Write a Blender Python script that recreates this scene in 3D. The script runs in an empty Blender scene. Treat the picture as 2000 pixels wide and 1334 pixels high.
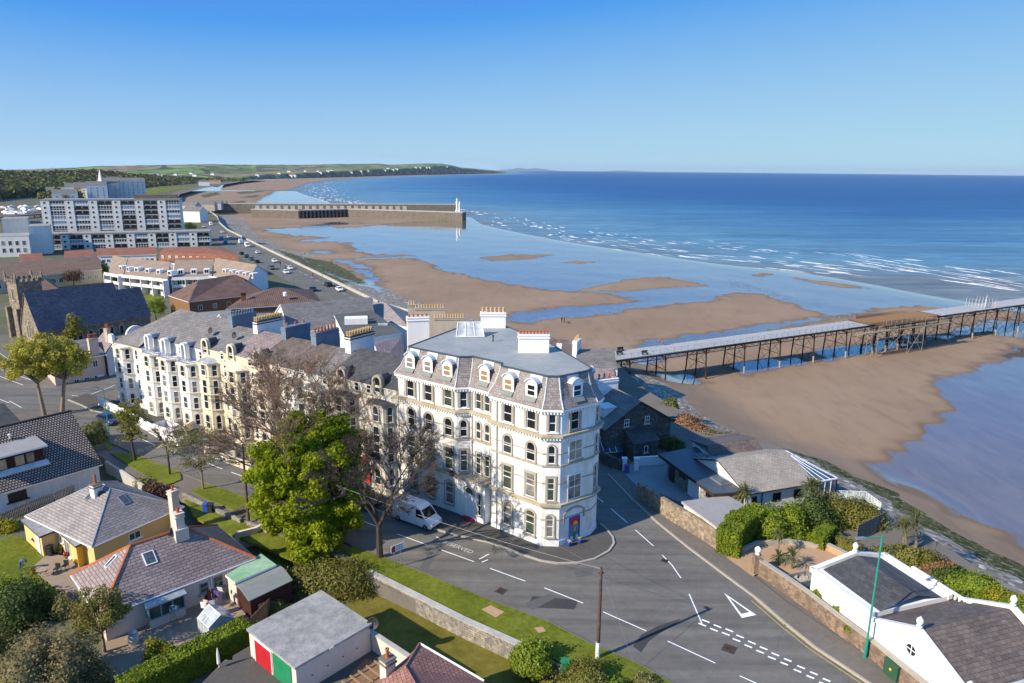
import bpy,math,random
import numpy as np
from mathutils import Vector,Matrix
random.seed(7);RNG=np.random.default_rng(7)
C=bpy.context.scene.collection.objects
scene=bpy.context.scene
FPX=1390.;PITCH=math.atan((667-330.5)/FPX);ROLL=0.0093;CAMH=38.
_F=np.array([0,math.cos(PITCH),-math.sin(PITCH)]);_R0=np.array([1.,0,0]);_U0=np.array([0,math.sin(PITCH),math.cos(PITCH)])
_R=_R0*math.cos(ROLL)+_U0*math.sin(ROLL);_U=-_R0*math.sin(ROLL)+_U0*math.cos(ROLL)
def ray(x,y):return _F+_R*(x-1000)/FPX+_U*(667-y)/FPX
def W(px,py,z=0.):
 d=ray(px,py);t=(z-CAMH)/d[2]
 return Vector((d[0]*t,d[1]*t,z))
def Vz(px,py,bx,by):
 d=ray(px,py);t=math.hypot(bx,by)/math.hypot(d[0],d[1])
 return CAMH+d[2]*t
class MB:
 def __init__(s):s.v=[];s.f=[];s.m=[];s.M=None
 def pt(s,p):
  p=Vector(p)
  s.v.append(tuple(s.M@p)if s.M is not None else tuple(p));return len(s.v)-1
 def face(s,pts,mi=0):
  s.f.append([s.pt(p)for p in pts]);s.m.append(mi)
 def idx(s,ids,mi=0):s.f.append(list(ids));s.m.append(mi)
 def box(s,x0,x1,y0,y1,z0,z1,mi=0):
  i=[s.pt((x,y,z))for z in(z0,z1)for y in(y0,y1)for x in(x0,x1)]
  for q in((0,2,3,1),(4,5,7,6),(0,1,5,4),(2,6,7,3),(0,4,6,2),(1,3,7,5)):s.idx([i[k]for k in q],mi)
 def obox(s,o,ang,x0,x1,y0,y1,z0,z1,mi=0):
  old=s.M;s.M=(old if old is not None else Matrix())@Matrix.Translation(Vector(o))@Matrix.Rotation(ang,4,'Z')
  s.box(x0,x1,y0,y1,z0,z1,mi);s.M=old
 def prism(s,poly,z0,z1,mi=0,mtop=None,bottom=True):
  n=len(poly)
  a=sum(poly[i][0]*poly[(i+1)%n][1]-poly[(i+1)%n][0]*poly[i][1]for i in range(n))
  if a<0:poly=poly[::-1]
  zz0=z0 if hasattr(z0,'__len__')else[z0]*n
  zz1=z1 if hasattr(z1,'__len__')else[z1]*n
  lo=[s.pt((p[0],p[1],zz0[k]))for k,p in enumerate(poly)];hi=[s.pt((p[0],p[1],zz1[k]))for k,p in enumerate(poly)]
  for k in range(n):s.idx((lo[k],lo[(k+1)%n],hi[(k+1)%n],hi[k]),mi)
  s.idx(hi,mi if mtop is None else mtop)
  if bottom:s.idx(lo[::-1],mi)
 def tube(s,p0,p1,r0,r1=None,n=6,mi=0,caps=True):
  r1=r0 if r1 is None else r1
  p0=Vector(p0);p1=Vector(p1);d=(p1-p0)
  if d.length<1e-6:return
  d.normalize();a=d.orthogonal().normalized();b=d.cross(a)
  lo=[];hi=[]
  for k in range(n):
   t=2*math.pi*k/n;o=a*math.cos(t)+b*math.sin(t)
   lo.append(s.pt(p0+o*r0));hi.append(s.pt(p1+o*r1))
  for k in range(n):s.idx((lo[k],lo[(k+1)%n],hi[(k+1)%n],hi[k]),mi)
  if caps:s.idx(hi,mi);s.idx(lo[::-1],mi)
 def lathe(s,prof,c=(0,0,0),n=12,mi=0):
  rings=[]
  for r,z in prof:
   rings.append([s.pt((c[0]+r*math.cos(2*math.pi*k/n),c[1]+r*math.sin(2*math.pi*k/n),c[2]+z))for k in range(n)])
  for a,b in zip(rings,rings[1:]):
   for k in range(n):s.idx((a[k],a[(k+1)%n],b[(k+1)%n],b[k]),mi)
  s.idx(rings[-1],mi);s.idx(rings[0][::-1],mi)
 def slab(s,pts,t,mi=0,mside=None):
  up=[s.pt(p)for p in pts];lo=[s.pt(Vector(p)-Vector((0,0,t)))for p in pts];n=len(pts)
  s.idx(up,mi);s.idx(lo[::-1],mi if mside is None else mside)
  for k in range(n):s.idx((up[k],lo[k],lo[(k+1)%n],up[(k+1)%n]),mi if mside is None else mside)
 def ring(s,outer,inner,y0,y1,mi=0,skip=()):
  n=len(outer)
  of=[s.pt((x,y0,z))for x,z in outer];ob=[s.pt((x,y1,z))for x,z in outer]
  jf=[s.pt((x,y0,z))for x,z in inner];jb=[s.pt((x,y1,z))for x,z in inner]
  for k in range(n):
   l=(k+1)%n
   if k in skip:continue
   s.idx((of[k],of[l],jf[l],jf[k]),mi);s.idx((of[l],of[k],ob[k],ob[l]),mi);s.idx((jf[k],jf[l],jb[l],jb[k]),mi)
 def build(s,name,mats,parent=None,smooth=False,local=False,uv=True):
  me=bpy.data.meshes.new(name)
  v=s.v
  if parent is not None and not local:
   inv=parent.matrix_basis.inverted()
   v=[tuple(inv@Vector(p))for p in v]
  me.from_pydata(v,[],s.f)
  if not isinstance(mats,(list,tuple)):mats=[mats]
  for m in mats:me.materials.append(m)
  if len(mats)>1:me.polygons.foreach_set('material_index',s.m)
  if uv:autouv(me)
  if smooth:me.polygons.foreach_set('use_smooth',[True]*len(me.polygons))
  me.update()
  o=bpy.data.objects.new(name,me);C.link(o)
  if parent is not None:o.parent=parent
  return o
def autouv(me):
 n=len(me.loops)
 if n==0:return
 uvl=me.uv_layers.new(name='UVMap')
 co=np.empty(len(me.vertices)*3);me.vertices.foreach_get('co',co);co=co.reshape(-1,3)
 lv=np.empty(n,int);me.loops.foreach_get('vertex_index',lv)
 pn=np.empty(len(me.polygons)*3);me.polygons.foreach_get('normal',pn);pn=pn.reshape(-1,3)
 lt=np.empty(len(me.polygons),int);me.polygons.foreach_get('loop_total',lt)
 nn=np.repeat(pn,lt,axis=0)
 u=np.stack([-nn[:,1],nn[:,0],np.zeros(n)],1);l=np.linalg.norm(u,axis=1)
 flat=l<0.02
 u[flat]=(1,0,0);l[flat]=1;u/=l[:,None]
 vv=np.cross(nn,u)
 p=co[lv]
 uvc=np.stack([(p*u).sum(1),(p*vv).sum(1)],1)
 uvl.data.foreach_set('uv',uvc.ravel())
def mesh_np(name,verts,faces,mats,parent=None,smooth=False,mi=None):
 me=bpy.data.meshes.new(name)
 verts=np.asarray(verts,float)
 if parent is not None:
  inv=np.array(parent.matrix_basis.inverted());verts=verts@inv[:3,:3].T+inv[:3,3]
 faces=np.asarray(faces)
 me.vertices.add(len(verts));me.vertices.foreach_set('co',verts.ravel())
 k=faces.shape[1]
 me.loops.add(faces.size);me.loops.foreach_set('vertex_index',faces.ravel().astype(np.int32))
 me.polygons.add(len(faces));me.polygons.foreach_set('loop_start',np.arange(0,faces.size,k,dtype=np.int32))
 if not isinstance(mats,(list,tuple)):mats=[mats]
 for m in mats:me.materials.append(m)
 if mi is not None:me.polygons.foreach_set('material_index',np.asarray(mi,np.int32))
 if smooth:me.polygons.foreach_set('use_smooth',np.ones(len(faces),bool))
 me.update(calc_edges=True)
 o=bpy.data.objects.new(name,me);C.link(o)
 if parent is not None:o.parent=parent
 return o
def tag(o,label=None,cat=None,group=None,kind=None):
 if label:o['label']=label
 if cat:o['category']=cat
 if group:o['group']=group
 if kind:o['kind']=kind
 return o
def thing(name,label,cat,loc=(0,0,0),group=None,rz=0):
 o=bpy.data.objects.new(name,None);C.link(o);o.empty_display_size=.3
 o.matrix_basis=Matrix.Translation(Vector(loc))@Matrix.Rotation(rz,4,'Z')
 return tag(o,label,cat,group)
def structure(o):o['kind']='structure';return o
def dup(root,loc=None,rz=None,label=None,group=None,mats=None):
 r=root.copy();C.link(r)
 if loc is not None:r.location=loc
 if rz is not None:r.rotation_euler=(0,0,rz)
 if label:r['label']=label
 if group:r['group']=group
 def rec(a,b):
  for ch in list(a.children):
   c=ch.copy();C.link(c);c.parent=b
   if mats and ch.name.split('.')[0]in mats and ch.type=='MESH':
    c.data=ch.data;c.material_slots[0].link='OBJECT';c.material_slots[0].material=mats[ch.name.split('.')[0]]
   rec(ch,c)
 rec(root,r);return r
class Wall:
 def __init__(s,p,q):
  s.p=Vector((p[0],p[1]));s.q=Vector((q[0],q[1]));s.L=(s.q-s.p).length
  s.d=(s.q-s.p)/s.L;s.n=Vector((s.d.y,-s.d.x));s.ang=math.atan2(s.d.y,s.d.x)
 def at(s,t,z,off=0.):v=s.p+s.d*t+s.n*off;return Vector((v.x,v.y,z))
 def hit(s,px,py):
  v=ray(px,py);n=np.array(s.n);t=(np.array(s.p)@n)/(v[:2]@n);Q=v*t
  return float((Q[:2]-np.array(s.p))@np.array(s.d)),float(CAMH+Q[2])
 def M(s,t,z,off=0.):return Matrix.Translation(s.at(t,z,off))@Matrix.Rotation(s.ang,4,'Z')
 def off(s,o):return Wall(s.p+s.n*o,s.q+s.n*o)
class NT:
 def __init__(s,name):
  m=bpy.data.materials.new(name);m.use_nodes=True;s.m=m;s.t=m.node_tree;s.t.nodes.clear()
  s.out=s.n('ShaderNodeOutputMaterial');s.b=s.n('ShaderNodeBsdfPrincipled');s.l(s.b,0,s.out,0)
 def n(s,typ,**kw):
  nd=s.t.nodes.new(typ)
  for k,v in kw.items():
   if hasattr(nd,k)and not k.startswith('i_'):setattr(nd,k,v)
  return nd
 def l(s,a,i,b,j):s.t.links.new(a.outputs[i],b.inputs[j])
 def coord(s,kind='Object',scale=(1,1,1),rot=(0,0,0)):
  tc=s.n('ShaderNodeTexCoord');mp=s.n('ShaderNodeMapping');mp.inputs['Scale'].default_value=scale;mp.inputs['Rotation'].default_value=rot
  s.l(tc,kind,mp,0);return mp
 def noise(s,co,scale,detail=4,rough=.55,dist=0.):
  t=s.n('ShaderNodeTexNoise');t.inputs['Scale'].default_value=scale;t.inputs['Detail'].default_value=detail
  t.inputs['Roughness'].default_value=rough;t.inputs['Distortion'].default_value=dist
  s.l(co,0,t,'Vector');return t
 def ramp(s,src,i,stops):
  r=s.n('ShaderNodeValToRGB');e=r.color_ramp.elements
  while len(e)>1:e.remove(e[-1])
  e[0].position=stops[0][0];e[0].color=(*stops[0][1],1)if len(stops[0][1])==3 else stops[0][1]
  for p,c in stops[1:]:
   x=e.new(p);x.color=(*c,1)if len(c)==3 else c
  s.l(src,i,r,0);return r
 def mix(s,fac,a,b,mode='MIX'):
  x=s.n('ShaderNodeMix');x.data_type='RGBA';x.blend_type=mode
  for k,v in((0,fac),(6,a),(7,b)):
   if isinstance(v,tuple)and isinstance(v[0],bpy.types.Node):s.t.links.new(v[0].outputs[v[1]],x.inputs[k])
   elif isinstance(v,(int,float)):x.inputs[k].default_value=v
   else:x.inputs[k].default_value=(*v,1)
  return x
 def math(s,op,a,b=None,clamp=False):
  x=s.n('ShaderNodeMath');x.operation=op;x.use_clamp=clamp
  for k,v in((0,a),(1,b)):
   if v is None:continue
   if isinstance(v,tuple):s.t.links.new(v[0].outputs[v[1]],x.inputs[k])
   else:x.inputs[k].default_value=v
  return x
 def bump(s,src,i,strength=.3,dist=.02):
  b=s.n('ShaderNodeBump');b.inputs['Strength'].default_value=strength;b.inputs['Distance'].default_value=dist
  s.l(src,i,b,'Height');s.l(b,0,s.b,'Normal');return b
 def set(s,rough=.8,spec=.3,metal=0.,color=None):
  s.b.inputs['Roughness'].default_value=rough;s.b.inputs['Specular IOR Level'].default_value=spec;s.b.inputs['Metallic'].default_value=metal
  if color:s.b.inputs['Base Color'].default_value=(*color,1)
  return s
def hexc(r,g,b):
 f=lambda c:(c/255/12.92 if c/255<=.04045 else((c/255+.055)/1.055)**2.4)
 return(f(r),f(g),f(b))
def dk(c,k):return tuple(min(1,x*k)for x in c)
M={}
def plain(name,col,rough=.6,spec=.3,metal=0.,var=.12,scale=1.5):
 t=NT(name).set(rough,spec,metal)
 co=t.coord();nz=t.noise(co,scale,5,.6)
 r=t.ramp(nz,0,[(.3,dk(col,1-var)),(.7,dk(col,1+var))]);t.l(r,0,t.b,'Base Color');M[name]=t.m;return t
def render_wall(name,col,dirt=(.32,.28,.22),amt=.35,rough=.85):
 t=NT(name).set(rough,.2)
 co=t.coord('Object',(1,1,.12));st=t.noise(co,1.6,6,.65)
 co2=t.coord();bl=t.noise(co2,.45,5,.6);fi=t.noise(co2,14,3)
 m=t.math('MULTIPLY',(st,0),(bl,0));f=t.ramp(m,0,[(.17,(0,0,0)),(.36,(amt,amt,amt))])
 c=t.mix((f,0),col,dirt);c2=t.mix(.06,(c,2),(fi,0),'OVERLAY');t.l(c2,2,t.b,'Base Color');t.bump(fi,0,.15,.01);M[name]=t.m;return t
def tiles(name,c1,c2,bw=.35,bh=.22,mortar=(.03,.03,.035),msize=.012,moss=None,mossamt=.3,rough=.7,spec=.3,bump=.5,big=.35,dist=.03):
 t=NT(name).set(rough,spec)
 co=t.coord('UV');br=t.n('ShaderNodeTexBrick')
 br.inputs['Scale'].default_value=1;br.inputs['Brick Width'].default_value=bw;br.inputs['Row Height'].default_value=bh
 br.inputs['Mortar Size'].default_value=msize;br.inputs['Mortar Smooth'].default_value=.3;br.inputs['Bias'].default_value=0
 br.inputs['Color1'].default_value=(*c1,1);br.inputs['Color2'].default_value=(*c2,1);br.inputs['Mortar'].default_value=(*mortar,1)
 t.l(co,0,br,0)
 ob=t.coord();n1=t.noise(ob,big,5,.6);n2=t.noise(ob,6,4,.7)
 v=t.ramp(n1,0,[(.3,(.82,.82,.82)),(.7,(1.15,1.15,1.15))]);a=t.mix(1.,(br,0),(v,0),'MULTIPLY')
 v2=t.ramp(n2,0,[(.3,(.8,.8,.8)),(.7,(1.2,1.2,1.2))]);a=t.mix(1.,(a,2),(v2,0),'MULTIPLY')
 if moss:
  n3=t.noise(ob,1.1,6,.7,.5);mf=t.ramp(n3,0,[(.56,(0,0,0)),(.68,(mossamt,)*3)]);a=t.mix((mf,0),(a,2),moss)
 t.l(a,2,t.b,'Base Color')
 if bump:t.bump(br,1,bump,-dist)
 M[name]=t.m;return t
def stone(name,c1,c2,c3,bw=.5,bh=.16,mortar=(.12,.11,.10)):
 t=NT(name).set(.9,.15)
 co=t.coord('UV');wob=t.noise(co,1.7,3);ad=t.mix(.09,(co,0),(wob,1),'ADD')
 br=t.n('ShaderNodeTexBrick');br.offset_frequency=2
 for k,v in(('Scale',1),('Brick Width',bw),('Row Height',bh),('Mortar Size',.018),('Mortar Smooth',.6)):br.inputs[k].default_value=v
 br.inputs['Color1'].default_value=(*c1,1);br.inputs['Color2'].default_value=(*c2,1);br.inputs['Mortar'].default_value=(*mortar,1)
 t.l(ad,2,br,0)
 ob=t.coord();vo=t.n('ShaderNodeTexVoronoi');vo.inputs['Scale'].default_value=3.2;t.l(ob,0,vo,'Vector')
 r=t.ramp(vo,1,[(.25,(.55,.55,.55)),(.75,(1.4,1.35,1.25))]);a=t.mix(.75,(br,0),(r,0),'MULTIPLY')
 n=t.noise(ob,.8,5,.65);f=t.ramp(n,0,[(.4,(0,0,0)),(.65,(.6,.6,.6))]);a=t.mix((f,0),(a,2),c3)
 t.l(a,2,t.b,'Base Color');t.bump(br,1,.8,-.05);M[name]=t.m;return t
def ground_mat(name,stops,s1=.25,s2=3.,s3=25.,rough=.95,bump=.3,bdist=.03,spec=.1):
 t=NT(name).set(rough,spec)
 co=t.coord();a=t.noise(co,s1,6,.62);b=t.noise(co,s2,5,.65);c=t.noise(co,s3,4,.7)
 m=t.math('ADD',(a,0),(b,0));m=t.math('ADD',(m,0),(c,0));m=t.math('DIVIDE',(m,0),3.)
 r=t.ramp(m,0,stops);t.l(r,0,t.b,'Base Color');t.bump(c,0,bump,bdist);M[name]=t.m;return t
def leaf_mat(name,c1,c2,c3,trans=.25):
 t=NT(name).set(.6,.25)
 co=t.coord();n=t.noise(co,.9,4,.6);n2=t.noise(co,9,2)
 m=t.math('ADD',(n,0),(n2,0));m=t.math('MULTIPLY',(m,0),.5)
 r=t.ramp(m,0,[(.36,c1),(.5,c2),(.64,c3)]);t.l(r,0,t.b,'Base Color')
 tr=t.n('ShaderNodeBsdfTranslucent');t.l(r,0,tr,0);mx=t.n('ShaderNodeMixShader');mx.inputs[0].default_value=trans
 t.l(t.b,0,mx,1);t.l(tr,0,mx,2);t.l(mx,0,t.out,0);M[name]=t.m;return t
def glass_mat(name,col,rough=.06,spec=.5,var=.35):
 t=NT(name).set(rough,spec)
 co=t.coord();nz=t.noise(co,.8,3,.6)
 r=t.ramp(nz,0,[(.35,dk(col,1-var)),(.65,dk(col,1+var))]);t.l(r,0,t.b,'Base Color');M[name]=t.m;return t
render_wall('hotel_white',(.80,.78,.74),(.44,.38,.28),.5)
render_wall('terrace_white',(.82,.80,.76),(.5,.45,.38),.2)
render_wall('cream',(.72,.62,.45),(.42,.33,.22),.35)
render_wall('pink_cream',(.70,.57,.46),(.42,.32,.25),.35)
render_wall('pale_green',(.68,.72,.63),(.4,.42,.35),.3)
render_wall('grey_render',(.64,.59,.51),(.32,.27,.21),.4)
render_wall('trim_stone',(.42,.37,.30),(.25,.21,.15),.6)
render_wall('trim_lichen',(.44,.38,.29),(.34,.25,.13),.75)
render_wall('yellow_wall',(.72,.50,.20),(.5,.36,.18),.2)
render_wall('deep_yellow',(.72,.42,.05),(.5,.3,.06),.2)
render_wall('cream_wall',(.68,.56,.46),(.45,.36,.29),.25)
render_wall('white_wall',(.80,.79,.77),(.5,.46,.40),.18)
render_wall('white_stain',(.74,.75,.76),(.36,.37,.37),.45)
render_wall('pink_wall',(.60,.44,.36),(.42,.32,.27),.2)
render_wall('grey_blue_wall',(.45,.48,.52),(.3,.31,.33),.25)
render_wall('flat_white',(.76,.73,.68),(.46,.43,.39),.3)
render_wall('chimney_blue',(.17,.22,.28),(.09,.11,.13),.4)
render_wall('buff_wall',(.52,.44,.33),(.3,.25,.2),.35)
render_wall('concrete_pale',(.45,.43,.39),(.26,.24,.21),.5)
render_wall('concrete_dark',(.19,.165,.13),(.09,.08,.06),.6)
plain('brown_brick',(.20,.115,.06),.9,.15,0,.2,3)
plain('dark_timber',(.05,.018,.014),.8,.2,0,.25,4)
plain('white_paint',(.80,.80,.79),.45,.4,0,.04)
plain('dark_brown',(.045,.03,.022),.6,.3)
plain('black_paint',(.015,.015,.017),.5,.4)
plain('grey_metal',(.30,.31,.32),.45,.5,.5)
plain('lead',(.34,.36,.37),.55,.4,.2,.25,1.2)
plain('lead_light',(.55,.57,.57),.5,.4,.1,.2,1.2)
plain('pot_buff',(.58,.38,.18),.85,.2,0,.3,5)
plain('pot_red',(.40,.11,.055),.85,.2,0,.25,5)
plain('pot_grey',(.22,.27,.32),.85,.2,0,.25,5)
plain('red_paint',(.42,.012,.02),.5,.4,0,.12)
plain('bright_red',(.62,.012,.02),.5,.4)
plain('green_paint',(.015,.20,.085),.5,.4,0,.12)
plain('lamp_green',(.02,.24,.17),.45,.4,0,.15,4)
plain('blue_paint',(.02,.08,.42),.5,.4)
plain('rail_blue',(.10,.17,.42),.5,.4)
plain('purple',(.11,.07,.32),.5,.4)
plain('teal_frame',(.20,.33,.33),.5,.4)
plain('orange_tile',(.42,.13,.05),.85,.2,0,.25,5)
plain('timber',(.20,.12,.07),.85,.2,0,.3,6)
plain('new_timber',(.27,.17,.09),.8,.2,0,.25,6)
plain('pale_timber',(.34,.26,.17),.85,.2,0,.25,6)
plain('grey_timber',(.20,.18,.15),.9,.15,0,.35,4)
plain('bark',(.065,.052,.042),.95,.1,0,.35,6)
plain('bark_pale',(.24,.19,.14),.95,.1,0,.3,6)
plain('twig',(.17,.115,.08),.95,.1,0,.3,1.2)
plain('pole_wood',(.10,.065,.05),.9,.15,0,.4,5)
plain('iron',(.022,.016,.014),.8,.3,0,.5,.8)
plain('rusty_iron',(.06,.035,.024),.85,.2,0,.5,1.5)
plain('pile_pale',(.30,.26,.21),.9,.2,0,.3,2)
plain('deck_grey',(.36,.35,.35),.85,.2,0,.2,1.2)
plain('rail_green',(.10,.22,.19),.6,.3)
plain('tyre',(.015,.015,.015),.9,.2)
plain('rim',(.45,.46,.47),.35,.5,.8)
plain('plastic_dark',(.03,.03,.033),.6,.3)
plain('green_cabinet',(.03,.085,.045),.6,.3,0,.12)
plain('denim',(.05,.09,.19),.9,.1)
plain('shirt',(.10,.14,.22),.9,.1)
plain('skin',(.45,.26,.18),.6,.3)
plain('hair',(.06,.04,.03),.7,.3)
plain('clothes_dark',(.03,.03,.045),.9,.1)
plain('clothes_red',(.35,.05,.05),.9,.1)
plain('terracotta',(.36,.15,.08),.85,.2)
for nm,col in(('white',(.80,.80,.80)),('silver',(.50,.52,.54)),('black',(.012,.012,.014)),('grey',(.10,.105,.115)),('navy',(.015,.03,.085)),('blue',(.03,.10,.30)),('red',(.40,.015,.015)),('green',(.03,.08,.05))):
 t=plain('car_'+nm,col,.28,.5,0,.03);t.b.inputs['Coat Weight'].default_value=.5;t.b.inputs['Coat Roughness'].default_value=.08
glass_mat('pane_dark',(.016,.018,.020));glass_mat('pane_mid',(.045,.055,.06));glass_mat('pane_curtain',(.20,.19,.17),.1,.5,.6);glass_mat('pane_green',(.055,.07,.05),.08,.5,.6)
glass_mat('pane_blind',(.34,.19,.09),.12);glass_mat('pane_tan',(.38,.31,.21),.12);glass_mat('pane_blue',(.14,.20,.27),.08);glass_mat('skylight_glass',(.07,.08,.09),.12);glass_mat('glass_pale',(.42,.46,.46),.2)
glass_mat('car_glass',(.012,.014,.016),.05);glass_mat('conservatory_glass',(.05,.09,.15),.06)
tiles('slate_purple',(.235,.175,.165),(.31,.245,.23),.75,.30,(.07,.055,.058),.028,(.22,.20,.17),.35)
tiles('slate_light',(.255,.22,.205),(.33,.295,.275),.75,.30,(.10,.085,.08),.026,(.30,.27,.24),.5)
tiles('slate_grey',(.155,.142,.135),(.215,.2,.19),.9,.42,(.05,.045,.043),.024,(.20,.19,.15),.35)
tiles('slate_dark',(.058,.057,.058),(.090,.088,.089),.55,.34,(.02,.02,.022),.010,(.13,.11,.09),.2)
tiles('slate_brown',(.105,.082,.07),(.165,.13,.108),.55,.34,(.035,.03,.028),.012,(.26,.17,.10),.35)
tiles('slate_mansard',(.21,.175,.16),(.31,.27,.25),.34,.25,(.09,.08,.08),.012,(.36,.34,.31),.45)
tiles('slate_church',(.125,.095,.115),(.19,.15,.165),.6,.3,(.04,.036,.06),.012,(.04,.035,.045),.55)
tiles('tile_concrete',(.27,.22,.19),(.36,.295,.25),.32,.36,(.03,.025,.022),.065,None,0,.85,.15,.8,.5,.05)
tiles('tile_pinkred',(.26,.135,.11),(.33,.17,.14),.30,.30,(.10,.05,.045),.02,None,0,.85,.15,.6)
tiles('tile_brownred',(.25,.10,.06),(.33,.14,.085),.4,.32,(.10,.045,.03),.02,(.34,.24,.15),.3,.9)
tiles('tile_brown',(.155,.10,.07),(.20,.13,.09),.9,.38,(.07,.045,.03),.03,(.24,.17,.11),.3,.9)
tiles('tile_stonegrey',(.30,.26,.21),(.37,.325,.27),.42,.26,(.16,.14,.115),.016,(.40,.36,.30),.4,.9)
tiles('tile_beige',(.30,.22,.16),(.37,.28,.20),.4,.3,(.16,.115,.08),.016,(.40,.30,.19),.4,.9)
t=NT('ribbed_brown').set(.75,.25);co=t.coord('UV');wv=t.n('ShaderNodeTexWave');wv.inputs['Scale'].default_value=.62;wv.inputs['Distortion'].default_value=.0
t.l(co,0,wv,0);n=t.noise(t.coord(),.5,5);r=t.ramp(n,0,[(.3,(.13,.075,.055)),(.7,(.20,.125,.095))]);rr=t.ramp(wv,1,[(.05,(.45,.45,.45)),(.3,(1,1,1))])
a=t.mix(1.,(r,0),(rr,0),'MULTIPLY');t.l(a,2,t.b,'Base Color');t.bump(wv,1,.6,.06);M['ribbed_brown']=t.m
stone('stone_tan',(.30,.22,.15),(.38,.31,.23),(.20,.16,.12))
stone('stone_dark',(.10,.095,.085),(.17,.15,.13),(.07,.065,.06),.6,.2,(.05,.05,.045))
stone('stone_grey',(.26,.24,.21),(.34,.31,.27),(.16,.15,.12),.55,.22)
stone('stone_church',(.24,.20,.155),(.34,.28,.21),(.13,.115,.10),.7,.3,(.16,.14,.12))
stone('stone_red',(.26,.17,.12),(.34,.26,.19),(.17,.12,.09),.4,.12)
ground_mat('asphalt',[(.3,(.09,.084,.075)),(.45,(.128,.119,.105)),(.56,(.155,.144,.128)),(.7,(.21,.193,.17))],.12,1.1,40,.9,.15,.01,.2)
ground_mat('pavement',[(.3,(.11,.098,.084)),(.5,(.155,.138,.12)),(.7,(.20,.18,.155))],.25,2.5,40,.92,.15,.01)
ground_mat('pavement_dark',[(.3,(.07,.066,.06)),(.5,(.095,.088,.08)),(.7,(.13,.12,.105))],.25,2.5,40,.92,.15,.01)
ground_mat('kerb_stone',[(.3,(.27,.24,.20)),(.5,(.36,.325,.275)),(.7,(.45,.41,.35))],.4,3,30)
ground_mat('grass_lush',[(.36,(.05,.065,.008)),(.46,(.105,.13,.012)),(.54,(.155,.175,.02)),(.64,(.23,.22,.05))],.2,2.2,18,.95,.8,.06)
ground_mat('grass_mown',[(.36,(.07,.066,.010)),(.46,(.125,.112,.018)),(.55,(.17,.145,.028)),(.66,(.25,.195,.055))],.3,1.8,22,.95,.7,.05)
ground_mat('earth',[(.3,(.07,.05,.035)),(.5,(.12,.09,.065)),(.7,(.20,.155,.11))],.3,2,15)
ground_mat('patio',[(.3,(.22,.165,.115)),(.5,(.30,.225,.16)),(.7,(.38,.30,.22))],.4,2,18)
ground_mat('town_mat',[(.3,(.06,.07,.03)),(.45,(.10,.11,.05)),(.55,(.13,.125,.09)),(.7,(.17,.16,.13))],.05,.5,8)
ground_mat('drive_tan',[(.3,(.36,.22,.125)),(.5,(.42,.27,.16)),(.7,(.48,.32,.20))],.5,3,40)
ground_mat('forecourt',[(.3,(.22,.225,.23)),(.5,(.27,.275,.28)),(.7,(.33,.33,.33))],.3,2,30)
ground_mat('flat_roof_grey',[(.36,(.16,.155,.15)),(.46,(.25,.24,.23)),(.55,(.34,.33,.31)),(.66,(.46,.44,.41))],.45,1.6,9,.75,.1,.01,.3)
ground_mat('flat_roof_blue',[(.33,(.22,.235,.23)),(.48,(.275,.29,.28)),(.56,(.315,.33,.315)),(.7,(.40,.41,.39))],.25,1.2,8,.6,.1,.01,.35)
ground_mat('felt_dark',[(.33,(.075,.08,.075)),(.5,(.10,.105,.098)),(.7,(.145,.145,.13))],.3,1.5,9,.85,.1,.01)
ground_mat('felt_slate',[(.33,(.04,.055,.07)),(.5,(.055,.075,.095)),(.7,(.08,.10,.12))],.3,1.5,9,.45,.05,.01,.4)
ground_mat('felt_pale',[(.33,(.23,.22,.215)),(.5,(.29,.28,.27)),(.7,(.36,.34,.32))],.3,1.5,9,.85,.1,.01)
ground_mat('felt_green',[(.33,(.13,.30,.16)),(.46,(.20,.38,.22)),(.56,(.32,.46,.32)),(.7,(.50,.58,.48))],.5,2.5,9,.8,.1,.01)
ground_mat('felt_shed',[(.33,(.17,.185,.175)),(.5,(.215,.23,.215)),(.7,(.27,.28,.26))],.4,2,9,.85,.1,.01)
ground_mat('shingle',[(.34,(.1,.09,.075)),(.47,(.2,.185,.16)),(.54,(.3,.275,.24)),(.6,(.42,.39,.34)),(.68,(.6,.56,.5))],.1,1.2,6,.95,.6,.1)
ground_mat('seaweed',[(.35,(.02,.022,.012)),(.5,(.045,.05,.02)),(.58,(.09,.085,.05)),(.68,(.30,.28,.24))],.12,.9,5,.9,.8,.15)
ground_mat('field_green',[(.33,(.05,.085,.025)),(.5,(.075,.125,.035)),(.7,(.11,.16,.05))],.02,.2,2)
leaf_mat('leaf_spring',(.13,.18,.004),(.27,.33,.006),(.40,.43,.012),.48)
leaf_mat('leaf_yellow',(.26,.24,.03),(.44,.40,.05),(.60,.52,.10),.4)
leaf_mat('leaf_young',(.11,.12,.015),(.19,.19,.025),(.28,.26,.05),.35)
leaf_mat('leaf_haze',(.14,.14,.04),(.22,.21,.07),(.30,.27,.11),.35)
leaf_mat('leaf_dark',(.035,.058,.010),(.07,.105,.018),(.12,.16,.03),.25)
leaf_mat('leaf_hedge',(.085,.125,.008),(.17,.225,.012),(.28,.32,.03),.35)
leaf_mat('leaf_olive',(.105,.11,.016),(.18,.17,.032),(.26,.225,.06),.32)
leaf_mat('leaf_gold',(.14,.15,.008),(.26,.25,.012),(.40,.35,.025),.3)
leaf_mat('leaf_brown',(.055,.025,.016),(.095,.045,.028),(.14,.075,.045),.15)
leaf_mat('leaf_rust',(.14,.065,.028),(.22,.115,.05),(.30,.17,.08),.15)
leaf_mat('leaf_scrub',(.12,.10,.035),(.20,.16,.065),(.30,.235,.12),.3)
leaf_mat('leaf_palm',(.055,.07,.02),(.12,.13,.035),(.21,.19,.07),.2)
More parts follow.
